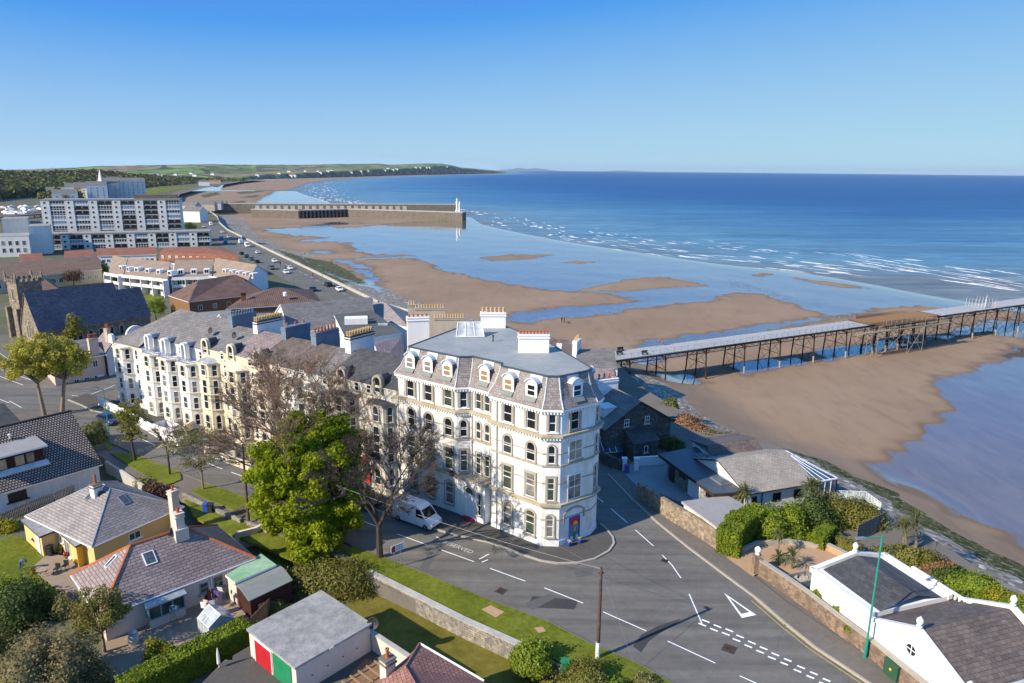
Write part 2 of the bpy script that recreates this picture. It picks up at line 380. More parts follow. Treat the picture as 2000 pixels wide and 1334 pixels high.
leaf_mat('leaf_white',(.45,.45,.35),(.6,.6,.5),(.75,.75,.65),.2)
leaf_mat('leaf_lime',(.10,.15,.01),(.19,.25,.02),(.28,.32,.04),.3)
leaf_mat('leaf_far',(.035,.045,.02),(.07,.075,.03),(.13,.12,.045),.2)
t=NT('asphalt').set(.88,.22);ob=t.coord();st=t.coord('Object',(.05,.75,1),(0,0,math.radians(38)));a_=t.noise(ob,.12,6,.62);b_=t.noise(ob,1.1,5,.65);c_=t.noise(ob,40,4,.7);s_=t.noise(st,1.0,5,.6)
m_=t.math('ADD',(a_,0),(b_,0));m_=t.math('ADD',(m_,0),(c_,0));m_=t.math('DIVIDE',(m_,0),3.)
r=t.ramp(m_,0,[(.3,(.09,.084,.075)),(.45,(.128,.12,.107)),(.56,(.152,.142,.127)),(.7,(.205,.19,.168))]);v=t.ramp(s_,0,[(.32,(.76,.76,.77)),(.5,(1,1,1)),(.68,(1.2,1.19,1.17))]);a=t.mix(1.,(r,0),(v,0),'MULTIPLY')
wo=t.noise(ob,.35,4,.7);ad=t.mix(.75,(ob,0),(wo,1),'ADD');vo=t.n('ShaderNodeTexVoronoi');vo.feature='DISTANCE_TO_EDGE';vo.inputs['Scale'].default_value=.16;t.l(ad,2,vo,'Vector');cr=t.ramp(vo,0,[(.0,(.28,)*3),(.006,(0,0,0))]);a=t.mix((cr,0),(a,2),(.045,.043,.04));t.l(a,2,t.b,'Base Color');t.bump(c_,0,.15,.01);M['asphalt']=t.m
cam=bpy.data.cameras.new('camera');cam.lens=FPX/2000*36;cam.sensor_width=36;cam.clip_end=60000;cam.clip_start=.5
co=bpy.data.objects.new('camera',cam);C.link(co);scene.camera=co
R3=Matrix(((_R[0],_U[0],-_F[0]),(_R[1],_U[1],-_F[1]),(_R[2],_U[2],-_F[2])))
co.matrix_world=Matrix.Translation((0,0,CAMH))@R3.to_4x4()
SUN_AZ=math.radians(32);SUN_EL=math.radians(32)
sd=bpy.data.lights.new('sun','SUN');sd.energy=4.7;sd.angle=math.radians(.53);sd.color=(1,.89,.72)
so=bpy.data.objects.new('sun',sd);C.link(so)
ldir=Vector((math.cos(SUN_AZ)*math.cos(SUN_EL),math.sin(SUN_AZ)*math.cos(SUN_EL),-math.sin(SUN_EL)))
so.rotation_euler=ldir.to_track_quat('-Z','Y').to_euler();so.location=(-60,-40,120)
w=bpy.data.worlds.new('World');scene.world=w;w.use_nodes=True
nt=w.node_tree;bg=nt.nodes['Background'];sky=nt.nodes.new('ShaderNodeTexSky');sky.sky_type='NISHITA';sky.sun_disc=False
sky.sun_elevation=SUN_EL;sky.sun_rotation=math.atan2(-ldir.x,-ldir.y);sky.air_density=1.0;sky.dust_density=.25;sky.ozone_density=3.0;sky.altitude=50
sky.air_density=.5;sky.dust_density=0.;sky.ozone_density=6
sc_=nt.nodes.new('ShaderNodeSeparateColor');cc_=nt.nodes.new('ShaderNodeCombineColor');nt.links.new(sky.outputs[0],sc_.inputs[0])
def mth(op,x,y):
 n_=nt.nodes.new('ShaderNodeMath');n_.operation=op
 for i_,v_ in enumerate((x,y)):
  if isinstance(v_,float):n_.inputs[i_].default_value=v_
  else:nt.links.new(v_,n_.inputs[i_])
 return n_.outputs[0]
for ch,(ka,kb,kl,kf)in enumerate(((.531,.409,.08,.085),(.815,.90,.06,.32),(.86,.01,.012,.3))):
 x_=sc_.outputs[ch];v_=mth('MAXIMUM',mth('SUBTRACT',ka,mth('DIVIDE',kb,x_)),mth('MULTIPLY',x_,kl));v_=mth('MAXIMUM',v_,kf);nt.links.new(mth('MULTIPLY',v_,6.37),cc_.inputs[ch])
nt.links.new(cc_.outputs[0],bg.inputs[0]);bg.inputs[1].default_value=.10
scene.view_settings.view_transform='Standard';scene.view_settings.look='None';scene.view_settings.exposure=0.65;scene.view_settings.gamma=1
scene.cycles.max_bounces=6;scene.cycles.diffuse_bounces=3;scene.cycles.glossy_bounces=3;scene.cycles.transparent_max_bounces=8;scene.cycles.volume_bounces=0
scene.cycles.sample_clamp_indirect=6
def sstep(a,b,x):
 t=np.clip((np.asarray(x,float)-a)/(b-a),0,1);return t*t*(3-2*t)
def town_z(x,y):
 return-1.6-1.4*float(sstep(90,200,y))
SEA_Z=-8.45
edge_px=[(2500,1400,-.1),(2200,1265,-.1),(2000,1172,-.1),(1880,1090,-.1),(1800,1040,-.1),(1735,1005,-.1),(1660,968,-.1),(1570,900,-.1),(1480,855,-.1),(1390,835,-.1),(1325,800,-.1),(1262,762,-.1),(1205,714,-.5),(1150,694,-1.2),(1060,672,-2.3),(940,640,-2.6),(840,622,-2.8),(745,597,-3),(690,570,-3),(640,545.5,-3),(590,521,-3),(540,497.5,-3),(480,468,-3),(443,449.5,-3),(428,436,-3),(424,424,-3),(410,414,-3)]
edge=[W(*p)for p in edge_px]
far_edge_px=[(340,388),(350,376),(400,364),(470,355),(520,350.5)]
edge_far=[W(x,y,-3)for x,y in far_edge_px]
def poly_sd(pts,poly):
 P=np.asarray(pts,float);V=np.asarray([(p[0],p[1])for p in poly],float)
 d2=np.full(len(P),1e18);ins=np.zeros(len(P),bool)
 for k in range(len(V)):
  a=V[k];b=V[(k+1)%len(V)];e=b-a;wv=P-a
  t=np.clip((wv@e)/max(e@e,1e-9),0,1);dd=wv-t[:,None]*e;d2=np.minimum(d2,(dd*dd).sum(1))
  c=(a[1]>P[:,1])!=(b[1]>P[:,1])
  with np.errstate(divide='ignore',invalid='ignore'):
   xi=(b[0]-a[0])*(P[:,1]-a[1])/(b[1]-a[1])+a[0]
  ins^=c&(P[:,0]<xi)
 d=np.sqrt(d2);return np.where(ins,-d,d)
def line_d(pts,line):
 P=np.asarray(pts,float);V=np.asarray([(p[0],p[1])for p in line],float);d2=np.full(len(P),1e18)
 for a,b in zip(V,V[1:]):
  e=b-a;wv=P-a;t=np.clip((wv@e)/max(e@e,1e-9),0,1);dd=wv-t[:,None]*e;d2=np.minimum(d2,(dd*dd).sum(1))
 return np.sqrt(d2)
def B(x,y,z=-8.):return W(x,y,z)
g=MB()
inl=[Vector((p.x-700-abs(i-13)*0,p.y+(-120 if i<6 else 60),0))for i,p in enumerate(edge)]
allp=edge+edge_far;n=24
rows=[]
for i,p in enumerate(allp):
 far=Vector((-900-p.y*.9,p.y+(40 if p.y<300 else p.y*.35),0));r=[]
 if i==0:far.y=-60
 for k in range(n+1):
  t=(k/n)**2;q=p.lerp(far,t)
  zz=town_z(q.x,q.y)
  if k==0:zz=min(zz,p.z)
  r.append(g.pt((q.x,q.y,zz)))
 rows.append(r)
for a,b in zip(rows,rows[1:]):
 for k in range(n):g.idx((a[k],b[k],b[k+1],a[k+1]))
structure(g.build('ground',M['town_mat']))
blk_px=[(1420,1440),(1330,1405),(1010,1262),(730,1133),(660,1088),(520,1033),(436,1000),(358,965),(279,938),(207,897),(150,862),(0,848),(-350,850)]
blk=[W(x,y,0)for x,y in blk_px]
far=[Vector((-150,150,0)),Vector((-60,175,0)),Vector((-5,170,0))]
sh=[Vector((p.x,p.y,0))for p in edge[:15]][::-1]
g=MB();g.prism([(p.x,p.y)for p in blk+far+sh],-9,-.05)
structure(g.build('street_ground',M['pavement']))
def sheet(name,px,z,mat,zpx=None):
 m=MB();m.face([W(x,y,z if zpx is None else zpx)if not isinstance(x,Vector)else x for x,y in px])
 for f in m.f:pass
 o=m.build(name,M[mat]);fix_up(o);return structure(o)
def fix_up(o):
 me=o.data
 if me.polygons and me.polygons[0].normal.z<0:me.flip_normals()
main_near=[(1420,1384),(1316,1334),(1239,1291),(1163,1260),(1072,1213),(945,1166),(836,1121),(687,1064),(487,973),(405,943),(360,925),(327,910),(294,898),(264,885),(222,867),(190,851),(150,835),(83,813),(40,806),(-60,812),(-250,840)]
hotel_kerb=[(133,780),(158,790),(180,801),(198,805),(232,818),(291,837),(350,858),(420,883),(520,920),(640,962),(760,1004),(842,1030),(876,1040),(920,1050),(960,1059),(1014.7,1080),(1057,1094),(1089.6,1099),(1128,1098),(1162,1090),(1189,1075),(1199,1060.6),(1197,1048.5),(1182.7,1030),(1172.5,1022)]
right_kerb=[(1188.5,926),(1234.8,974),(1284.9,1020),(1342.7,1066.6),(1419.8,1124.5),(1477.6,1166.9),(1535.4,1217),(1593,1263),(1700,1334),(1790,1400)]
road_px=main_near+[(-250,700),(0,735),(60,752),(133,780)]+hotel_kerb[1:]+[(1160,1005),(1128,960),(1105,930),(1080,895),(1110,870),(1140,880)]+right_kerb+[(1500,1440)]
sheet('road',road_px,.0,'asphalt')
sheet('side_road',[(-250,700),(0,735),(60,752),(133,780),(175,773),(232,757),(300,735),(300,722),(228,742),(180,752),(128,765),(100,750),(60,742),(0,716),(-150,660),(-400,640)],-.004,'asphalt')
def pave(name,px,z,mat,thick=.3):
 m=MB();m.prism([(W(x,y,z).x,W(x,y,z).y)for x,y in px],z-thick,z);return structure(m.build(name,M[mat]))
pk=hotel_kerb+[(1160,1005),(1128,960),(1060,900),(900,900),(780,985),(640,925),(480,870),(350,822),(236,785),(170,768)]
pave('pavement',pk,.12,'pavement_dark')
pave('pavement',right_kerb+[(1860,1390),(1740,1318),(1689.6,1277),(1535.4,1174),(1470,1122),(1419,1082),(1318,1006),(1250,955),(1200,905)],.12,'pavement')
def kerb(name,px,wdt,z0,z1,mat,close=False):
 m=MB();pts=[W(x,y,z1)for x,y in px]
 for a,b in zip(pts,pts[1:]):
  d=(b-a);L=d.length;m.obox((a.x,a.y,0),math.atan2(d.y,d.x),-.02,L+.02,-wdt/2,wdt/2,z0,z1+(len(m.f)//6%2)*.004)
 return structure(m.build(name,M[mat]))
kerb('kerb',hotel_kerb,.22,-.1,.135,'kerb_stone')
kerb('kerb',right_kerb,.20,-.1,.135,'kerb_stone')
kerb('kerb',main_near[:-3],.14,-.1,.10,'pavement')
def verge(px,z=.09,mat='grass_lush',name='lawn'):
 m=MB();m.prism([(W(x,y,z).x,W(x,y,z).y)for x,y in px],z-.3,z);return structure(m.build(name,M[mat]))
verge([(1420,1385),(1316,1335),(1239,1292),(1163,1261),(1072,1214),(945,1167),(836,1122),(690,1066),(672,1075),(738,1129),(1012,1255),(1330,1398)])
verge([(672,1060),(560,1008),(540,1022),(640,1078),(672,1075)])
verge([(487,974),(452,960),(428,949),(398,946),(374,959),(470,1003),(520,1022),(560,1036),(556,1006)])
verge([(264,886),(294,899),(327,911),(352,922),(354,936),(330,946),(300,936),(262,915),(216,885)])
verge([(190,856),(222,870),(214,878),(190,868)])
for px in([(480,985),(506,994),(470,1010),(448,1001)],):
 pave('path',px,.115,'earth',.1)
for px in([(940,1190),(958,1182),(985,1195),(968,1206)],[(1043,1226),(1060,1224),(1066,1233),(1052,1236)]):
 sheet('bare_earth',px,.096,'drive_tan')
m=MB()
def stripe(a,b,wd,z=.006):
 A=W(*a,z);Bq=W(*b,z);d=Bq-A;L=d.length;n=Vector((-d.y,d.x,0)).normalized()*wd/2
 m.face([A-n,Bq-n,Bq+n,A+n])
for a,b in[((1063,1148),(1139,1178)),((957,1110),(1026,1135)),((1178,1195),(1262,1232)),((1304,1252),(1397,1295)),((862,1074),(926,1097)),((776,1043),(834,1064)),((700,1014),(735,1028)),((452,922),(480,933)),((402,903),(434,916)),((278,858),(302,869)),((330,877),(342,884)),((372,893),(385,899)),((1445,1320),(1520,1354)),((1157,964),(1178.5,981)),((1193,993),(1225.5,1021)),((1241,1035),(1276,1066)),((1293.5,1084),(1312,1103)),((1312,1103),(1330,1129)),((1346,1160),(1358,1188)),((1358,1188),(1371,1218))]:
 stripe(a,b,.11)
dash=[(1367,1215),(1390,1225),(1413,1233),(1434,1245),(1457,1257),(1480,1268),(1503,1280),(1527,1291),(1553,1305),(1578,1317),(1603,1330),(1628,1343)]
for x,y in dash:
 stripe((x+4,y-5),(x+19,y+1),.19);stripe((x-3,y+2),(x+12,y+8),.19)
tri=[W(1414,1158,.006),W(1477,1201,.006),W(1449,1207,.006)]
c=sum(tri,Vector())/3;inner=[c+(p-c)*.68 for p in tri]
inner=[tri[0].lerp(c,.30),tri[1].lerp(c,.42),tri[2].lerp(c,.42)]
for k in range(3):m.face([tri[k],tri[(k+1)%3],inner[(k+1)%3],inner[k]])
for a,b in[((0,780),(18,787)),((18,783),(42,796)),((-40,720),(45,752)),((-60,700),(60,742)),((0,690),(50,725)),((170,773),(225,752)),((186,778),(140,772)),((936,1092),(955,1082)),((852,1048),(860,1053)),((941,1098),(953,1093))]:stripe(a,b,.12)
o=m.build('road_markings',M['white_paint']);structure(o)
if o.data.polygons[0].normal.z<0:o.data.flip_normals()
m=MB()
plain('yellow_line',(.48,.36,.10),.8,.2,0,.3,4);plain('faded_line',(.36,.32,.25),.9,.2,0,.3,4);plain('worn_white',(.50,.49,.47),.85,.2,0,.35,5)
for off in(0,1):
 for a,b in zip(right_kerb[3:],right_kerb[4:]):
  if a[0]>1440:stripe((a[0]-5-off*5,a[1]+2+off*4),(b[0]-5-off*5,b[1]+2+off*4),.08)
for a,b in[((264,886.5),(294,899.5)),((294,899.5),(327,911.5)),((291,840),(308,846)),((250,825),(291,840))]:stripe((a[0]+2,a[1]-1),(b[0]+2,b[1]-1),.1)
o=m.build('yellow_lines',M['yellow_line']);structure(o)
def ground_text(body,px,py,size,ang,mat,label_name,z=.008):
 cu=bpy.data.curves.new(label_name,'FONT');cu.body=body;cu.size=size;cu.align_x='CENTER';cu.align_y='CENTER';cu.materials.append(M[mat])
 o=bpy.data.objects.new(label_name,cu);C.link(o);o.location=W(px,py,z);o.rotation_euler=(0,0,ang);structure(o);return o
a0=W(570,1010,0);b0=W(1072,1213,0);ROAD_ANG=math.atan2(b0.y-a0.y,b0.x-a0.x)
o=ground_text('BUS STOP',284,878,1.0,ROAD_ANG+math.radians(78),'yellow_line','road_lettering');o.scale=(1,2.0,1)
o.location=W(287,877,.008)
o=ground_text('RESERVED',894,1068.5,.85,ROAD_ANG,'worn_white','road_lettering')
ground_mat('tar_patch',[(.3,(.043,.043,.044)),(.5,(.056,.055,.055)),(.7,(.075,.073,.071))],.3,2,40,.9,.15,.01)
ground_mat('tar_pale',[(.3,(.095,.092,.089)),(.5,(.11,.107,.103)),(.7,(.13,.126,.12))],.3,2,40,.9,.15,.01)
sheet('road_patch',[(1236,1262),(1252,1240),(1286,1222),(1330,1208),(1318,1220),(1290,1236),(1268,1252),(1252,1274)],.003,'tar_patch')
sheet('road_patch',[(1040,1164),(1130,1172),(1122,1190),(1030,1186)],.003,'tar_patch')
sheet('road_patch',[(1026,1178),(1072,1160),(1088,1166),(1040,1192)],.0045,'tar_pale')
sheet('road_patch',[(820,1108),(838,1078),(854,1078),(834,1116)],.003,'tar_pale')
sheet('road_patch',[(1120,1118),(1160,1108),(1156,1124),(1128,1128)],.003,'tar_pale')
for cx,cy,s in((979,1154,.75),(1424.5,1267,.85),(1298,1095,.55),(1538,1220,.4),(1380,1187,.35)):
 p=W(cx,cy,.005);mm=MB();mm.obox(p,ROAD_ANG,-s*.62,s*.62,-s*.62,s*.62,-.02,.001);ob=mm.build('manhole_cover',M['tar_patch']);structure(ob)
 mm=MB();mm.obox(p,ROAD_ANG,-s*.45,s*.45,-s*.45,s*.45,-.02,.004);structure(mm.build('manhole_cover',M['rusty_iron']))
water_poly=[B(x,y)for x,y in[(1000,455),(1100,474),(1200,489),(1300,504),(1400,518),(1500,527),(1600,541),(1700,559),(1770,574),(1850,588),(1930,600),(2050,612),(2300,640)]]+[Vector((1500,700,0)),Vector((60000,15000,0)),Vector((60000,70000,0)),Vector((-300,70000,0))]+[B(x,y)for x,y in[(985,339),(820,342),(670,348.3),(600,357),(566,371),(590,381),(616,388),(646,402),(760,409),(905,424),(925,438)]]
wet_polys=[[(514,447),(580,446),(630,437),(649,434),(700,436),(690,444),(718,441),(780,437),(850,431),(907,430),(1000,450),(1100,470),(1200,485),(1300,500),(1400,514),(1500,523),(1600,533),(1700,550),(1800,575),(1900,592),(1900,606),(1790,596),(1700,604),(1640,618),(1608,618),(1602,612),(1566,597),(1500,579),(1470,573),(1441,571),(1380,585.5),(1253,603),(1100,621),(1040,634),(985,626),(1010,612),(1080,600),(1180,596),(1258,592),(1225,581),(1150,572),(1080,566),(1000,556),(910,537),(865,528),(841,514.5),(805,503.5),(688,507.5),(690,505),(805,500),(799,495),(724,498),(703,492),(679,477),(721,477),(670,472.5),(586,471),(652,463.5),(580,460.5),(514,450)],[(1956,694),(1930,710),(1867,725.6),(1828,746.6),(1841,775),(1880,801.7),(1859,809.6),(1828,828),(1788,850),(1732,879),(1718,915),(1747,944),(1808,970),(1863,995),(1899,1020),(1953,1053),(2000,1075),(2300,1180),(2700,1000),(2700,740),(2200,680),(2020,672)],[(1215,690),(1266,668),(1355,654),(1533,628),(1602,620),(1608,626),(1480,650),(1350,690),(1250,712)],[(614,532),(640,540),(700,560),(716,556),(712,540),(690,520),(662,508),(680,507),(712,520),(735,545),(745,572),(728,566),(690,562)],[(488,402),(540,372),(566,366),(585,376),(620,390),(660,405),(560,404)],[(614,490),(640,489),(646,494),(620,495)],[(1900,636),(2000,632),(2200,640),(2200,668),(2000,662),(1950,655)],[(480,356),(570,352),(640,352),(590,362),(520,366),(470,368)],]
dry_polys=[[(930,503),(1000,497),(1092,497),(1040,505),(960,509)],[(1120,568),(1180,556),(1230,545),(1290,540),(1350,550),(1384,558),(1300,562),(1210,571)],[(1095,512),(1130,509),(1168,511),(1130,515)],[(1466,537),(1490,534),(1518,535),(1490,540)],[(1539,540),(1600,548),(1712,563),(1640,561),(1570,549)],[(640,440),(700,438),(740,438),(660,446)],]
weed_polys=[[(590,498),(640,505),(684,524),(716,548),(690,556),(650,545),(620,532)],[(540,488),(590,500),(630,535),(690,562),(640,548),(600,527)],[(460,374),(510,369),(516,373),(470,378)],[(392,379),(425,373),(430,378),(400,384)],[(430,396),(480,389),(470,404),(440,404)],[(545,401),(590,396),(600,403),(550,406)],[(465,384),(510,378),(500,384)]]
rock_polys=[[(1365,548),(1420,541),(1480,552),(1560,575),(1640,600),(1600,604),(1520,588),(1440,568)],[(1870,672),(1960,660),(2020,664),(1990,672),(1900,680)]]
az=np.radians(np.arange(-46,46,.15));rr=[34.]
while rr[-1]<1500:rr.append(rr[-1]*1.0085)
rr=np.array(rr);A,Rg=np.meshgrid(az,rr);X=(Rg*np.sin(A)).ravel();Y=(Rg*np.cos(A)).ravel();P=np.stack([X,Y],1)
dsh=line_d(P,edge);dist=np.hypot(X,Y)
land=poly_sd(P,[(p.x,p.y)for p in edge]+[(-1500,1200),(-1500,-200),(60,-200)])
dsea=poly_sd(P,water_poly)
from mathutils import noise as mn
def vnoise(P,sc,seed=0.):
 return np.array([mn.noise((x*sc,y*sc,seed))for x,y in P])
n1=vnoise(P,.05,3.1);n2=vnoise(P,.25,7.7);n3=vnoise(P,.012,5.)
shore_rise=4.3*(1-sstep(0,26,dsh))*sstep(40,75,dist)*np.where(dist<170,1,.62)
Z=-8.+shore_rise+.10*n1+.03*n2
Z=np.where(dsea<0,-8.05-np.clip(-dsea,0,60)*.05,np.where(dsea<6,np.minimum(Z,-8.-.08*(1-dsea/6)),Z))
Z=np.where(land<-3,-9.5,Z)
def soft(polys,w,z=-8.,jit=1.):
 out=np.zeros(len(P))
 for pl in polys:
  d=poly_sd(P,[B(x,y,z)for x,y in pl]);sc=np.clip(dist/250,.9,3)
  d=d/sc+jit*(1.6*n2+1.2*n1);out=np.maximum(out,1-sstep(-w,w,d))
 return out
wet=soft(wet_polys,4.2,-8.,2.2);dry=soft(dry_polys,1.2);wet=wet*(1-dry)
pier_a=W(1206,700,-1);pier_b=W(2000,580,-1)
pd=(pier_b-pier_a).normalized();off=(P-np.array([pier_a.x,pier_a.y]));along=off@np.array([pd.x,pd.y]);side=off@np.array([-pd.y,pd.x])
chan=(1-sstep(3.0,5.5,np.abs(side+1.5-2.2*n1+1.5*n2)))*sstep(4,14,along)*(1-sstep(190,230,along))*np.clip(.55+1.3*n1+.6*n2,0,1)
wet=np.maximum(wet,chan)
Z-=.06*wet
wet=np.maximum(wet,1-sstep(-2,9,dsea+3*n1))
weed=soft(weed_polys,2.0,-6.5);rock=soft(rock_polys,7.0,-8.,2.)
right=sstep(30,60,X)*(dist<200)
bandc=13+4*n1+2*n2
weed=np.maximum(weed,right*(1-sstep(1.5,3.2,np.abs(dsh-bandc))))
shing=(1-sstep(9,15,dsh+3*n1+1.5*n2))*(dist<200)+(1-sstep(14,30,dsh+8*n1+3*n2))*(dist>=200)*.75
shing=np.maximum(shing,right*(1-sstep(11,16,dsh+2*n1)))
nr,nc=len(rr),len(az)
idx=np.arange(nr*nc).reshape(nr,nc)
F4=np.stack([idx[:-1,:-1],idx[:-1,1:],idx[1:,1:],idx[1:,:-1]],-1).reshape(-1,4)
keep=((land>-12)[F4]).any(1)&((dsea>-70)[F4]).any(1);F4=F4[keep][:,::-1]
used=np.unique(F4);remap=-np.ones(len(P),int);remap[used]=np.arange(len(used))
beach=mesh_np('beach',np.stack([X,Y,Z],1)[used],remap[F4],[],smooth=True)
if beach.data.polygons[0].normal.z<0:beach.data.flip_normals()
for nm,arr in(('wet',wet),('weed',weed),('rock',rock),('shingle',np.clip(shing,0,1))):
 at=beach.data.attributes.new(nm,'FLOAT','POINT');at.data.foreach_set('value',arr[used].astype(np.float32))
t=NT('beach_sand');t.set(.9,.3)
def att(t,nm):a=t.n('ShaderNodeAttribute');a.attribute_name=nm;return a
ob=t.coord();st=t.coord('Object',(1,.25,1),(0,0,math.radians(-35)))
na=t.noise(ob,.03,6,.6);nb=t.noise(st,.35,6,.65,.6);nc_=t.noise(ob,1.3,6,.7)
sand=t.ramp(na,0,[(.3,(.225,.156,.102)),(.5,(.265,.186,.124)),(.7,(.30,.215,.147))])
v=t.ramp(nb,0,[(.3,(.86,.86,.87)),(.5,(1.,1.,1.)),(.7,(1.1,1.1,1.09))]);sand=t.mix(1.,(sand,0),(v,0),'MULTIPLY')
wetc=t.ramp(nb,0,[(.3,(.13,.095,.072)),(.7,(.19,.145,.112))])
a_w=att(t,'wet');jw=t.math('MULTIPLY',(nb,0),.5);wj=t.math('ADD',(a_w,2),(jw,0));wj=t.math('SUBTRACT',(wj,0),.25)
wf=t.ramp(wj,0,[(.36,(0,0,0)),(.66,(1,1,1))]);damp=t.ramp(wj,0,[(-.0,(0,0,0)),(.42,(.75,.75,.75))])
dc0=t.mix(1.,(sand,2),(.55,.52,.50),'MULTIPLY');col=t.mix((damp,0),(sand,2),(dc0,2));col=t.mix((wf,0),(col,2),(wetc,0))
vo=t.n('ShaderNodeTexVoronoi');vo.inputs['Scale'].default_value=1.6;t.l(ob,0,vo,'Vector')
peb=t.ramp(vo,1,[(.1,(.10,.09,.075)),(.45,(.21,.19,.16)),(.75,(.33,.30,.26)),(.92,(.62,.58,.51))])
nsh=t.noise(ob,.5,6,.75);a_s=att(t,'shingle');sm=t.math('ADD',(a_s,2),(nsh,0));sf=t.ramp(sm,0,[(.85,(0,0,0)),(1.15,(.9,.9,.9))])
col=t.mix((sf,0),(col,2),(peb,0))
wd=t.ramp(nc_,0,[(.35,(.025,.028,.010)),(.48,(.06,.065,.018)),(.56,(.13,.12,.05)),(.66,(.36,.32,.26))])
nwe=t.noise(ob,.55,6,.75);a_k=att(t,'weed');km=t.math('ADD',(a_k,2),(nwe,0));kf=t.ramp(km,0,[(.98,(0,0,0)),(1.45,(1,1,1))])
col=t.mix((kf,0),(col,2),(wd,0))
nro=t.noise(st,1.1,5,.8);a_r=att(t,'rock');rm=t.math('MULTIPLY',(a_r,2),(nro,0));rf=t.ramp(rm,0,[(.42,(0,0,0)),(.6,(.6,.6,.6))])
col=t.mix((rf,0),(col,2),(.10,.08,.07));t.l(col,2,t.b,'Base Color')
ro=t.ramp(wf,0,[(0,(.92,)*3),(1,(.07,)*3)]);ro2=t.mix((kf,0),(ro,0),(.85,)*3);ro3=t.mix((rf,0),(ro2,2),(.85,)*3);t.l(ro3,2,t.b,'Roughness')
bh=t.math('MULTIPLY',(nb,0),.5);t.bump(nc_,0,.12,.05);spw=t.ramp(wf,0,[(0,(.12,)*3),(1,(.95,)*3)]);t.l(spw,0,t.b,'Specular IOR Level')
cwf=t.ramp(wf,0,[(0,(0,)*3),(1,(.6,)*3)]);t.l(cwf,0,t.b,'Coat Weight');t.b.inputs['Coat Roughness'].default_value=.06;beach.data.materials.append(t.m);structure(beach);M['beach_sand']=t.m
azs=np.radians(np.concatenate([np.arange(-50,62,.8)]));rs=np.geomspace(110,26000,90)
A,Rg=np.meshgrid(azs,rs);SX=(Rg*np.sin(A)).ravel();SY=(Rg*np.cos(A)).ravel();nr,nc=len(rs),len(azs)
idx=np.arange(nr*nc).reshape(nr,nc);F4=np.stack([idx[:-1,:-1],idx[:-1,1:],idx[1:,1:],idx[1:,:-1]],-1).reshape(-1,4)
sd_=poly_sd(np.stack([SX,SY],1),water_poly);keep=((sd_<60)[F4]).any(1)
F4=F4[keep];used=np.unique(F4);remap=-np.ones(nr*nc,int);remap[used]=np.arange(len(used))
sea=mesh_np('sea',np.stack([SX,SY,np.full(len(SX),SEA_Z)],1)[used],remap[F4],[])
if sea.data.polygons[0].normal.z<0:sea.data.flip_normals()
at=sea.data.attributes.new('depth','FLOAT','POINT');at.data.foreach_set('value',np.clip(-sd_[used],-20,4000).astype(np.float32))
t=NT('sea_water').set(.22,.5)
wv=t.coord('Object',(.16,1,1),(0,0,math.radians(-36)));wa=t.noise(wv,.32,8,.66,.3);big=t.coord('Object',(.35,1,1),(0,0,math.radians(-20)));wb=t.noise(big,.0065,6,.6)
a_d=att(t,'depth');lg=t.math('DIVIDE',(a_d,2),900.);nz=t.math('MULTIPLY',(wb,0),.56);lg=t.math('ADD',(lg,0),(nz,0));lg=t.math('SUBTRACT',(lg,0),.28)
dc=t.ramp(lg,0,[(.0,(.15,.165,.165)),(.03,(.14,.20,.23)),(.12,(.105,.22,.29)),(.28,(.05,.15,.265)),(.6,(.010,.075,.215)),(1.,(.004,.055,.19))])
rp=t.ramp(wa,0,[(.35,(.62,.66,.70)),(.50,(.95,.95,.95)),(.64,(1.35,1.3,1.25))]);dc2=t.mix(1.,(dc,0),(rp,0),'MULTIPLY');ws=t.noise(t.coord('Object',(.10,1,1),(0,0,math.radians(-33))),.05,7,.7,.4);rs2=t.ramp(ws,0,[(.36,(.74,.78,.82)),(.5,(1,1,1)),(.64,(1.3,1.26,1.2))]);dc2=t.mix(1.,(dc2,2),(rs2,0),'MULTIPLY');t.l(dc2,2,t.b,'Base Color')
wc=t.ramp(wa,0,[(.60,(0,0,0)),(.66,(1,1,1))])
bmp=t.bump(wa,0,1.0,.9);t.b.inputs['Roughness'].default_value=.36;spr=t.ramp(lg,0,[(.1,(.34,)*3),(.7,(.16,)*3)]);t.l(spr,0,t.b,'Specular IOR Level')
sea.data.materials.append(t.m);structure(sea)
fo=MB();rnd=random.Random(5)
plain('foam',(.80,.82,.84),.8,.2,0,.06)
def ridge(cx,cy,L,ang,wd,h):
 k=max(4,int(L/1.6));up=[];dn=[];tp=[]
 ph=rnd.random()*9
 for i in range(k+1):
  s=(i/k-.5)*L;env=max(0,1-(2*i/k-1)**2)**.6;bend=.9*math.sin(s*.16+ph)+.3*math.sin(s*.7+ph*2)
  j=.3+.9*rnd.random();x=cx+s*math.cos(ang)-bend*math.sin(ang);y=cy+s*math.sin(ang)+bend*math.cos(ang)
  nx,ny=-math.sin(ang),math.cos(ang);ww=wd*env*j
  up.append(fo.pt((x+nx*ww,y+ny*ww,SEA_Z-.05)));dn.append(fo.pt((x-nx*ww*.7,y-ny*ww*.7,SEA_Z-.05)));tp.append(fo.pt((x,y,SEA_Z+.03+h*env*j)))
 for i in range(k):
  fo.idx((dn[i],dn[i+1],tp[i+1],tp[i]));fo.idx((tp[i],tp[i+1],up[i+1],up[i]))
def waves(px_a,px_b,n,spread,L0,L1,w0,w1,ang_j=.12):
 a=B(*px_a,SEA_Z);b=B(*px_b,SEA_Z);d=b-a;ang0=math.atan2(d.y,d.x);nrm=Vector((-d.y,d.x,0)).normalized()
 for _ in range(n):
  u=rnd.random();q=a+d*u+nrm*rnd.gauss(0,1)*spread
  ridge(q.x,q.y,rnd.uniform(L0,L1),ang0+rnd.gauss(0,ang_j),rnd.uniform(w0,w1),rnd.uniform(.03,.16)*(2 if w1>.6 else 1))
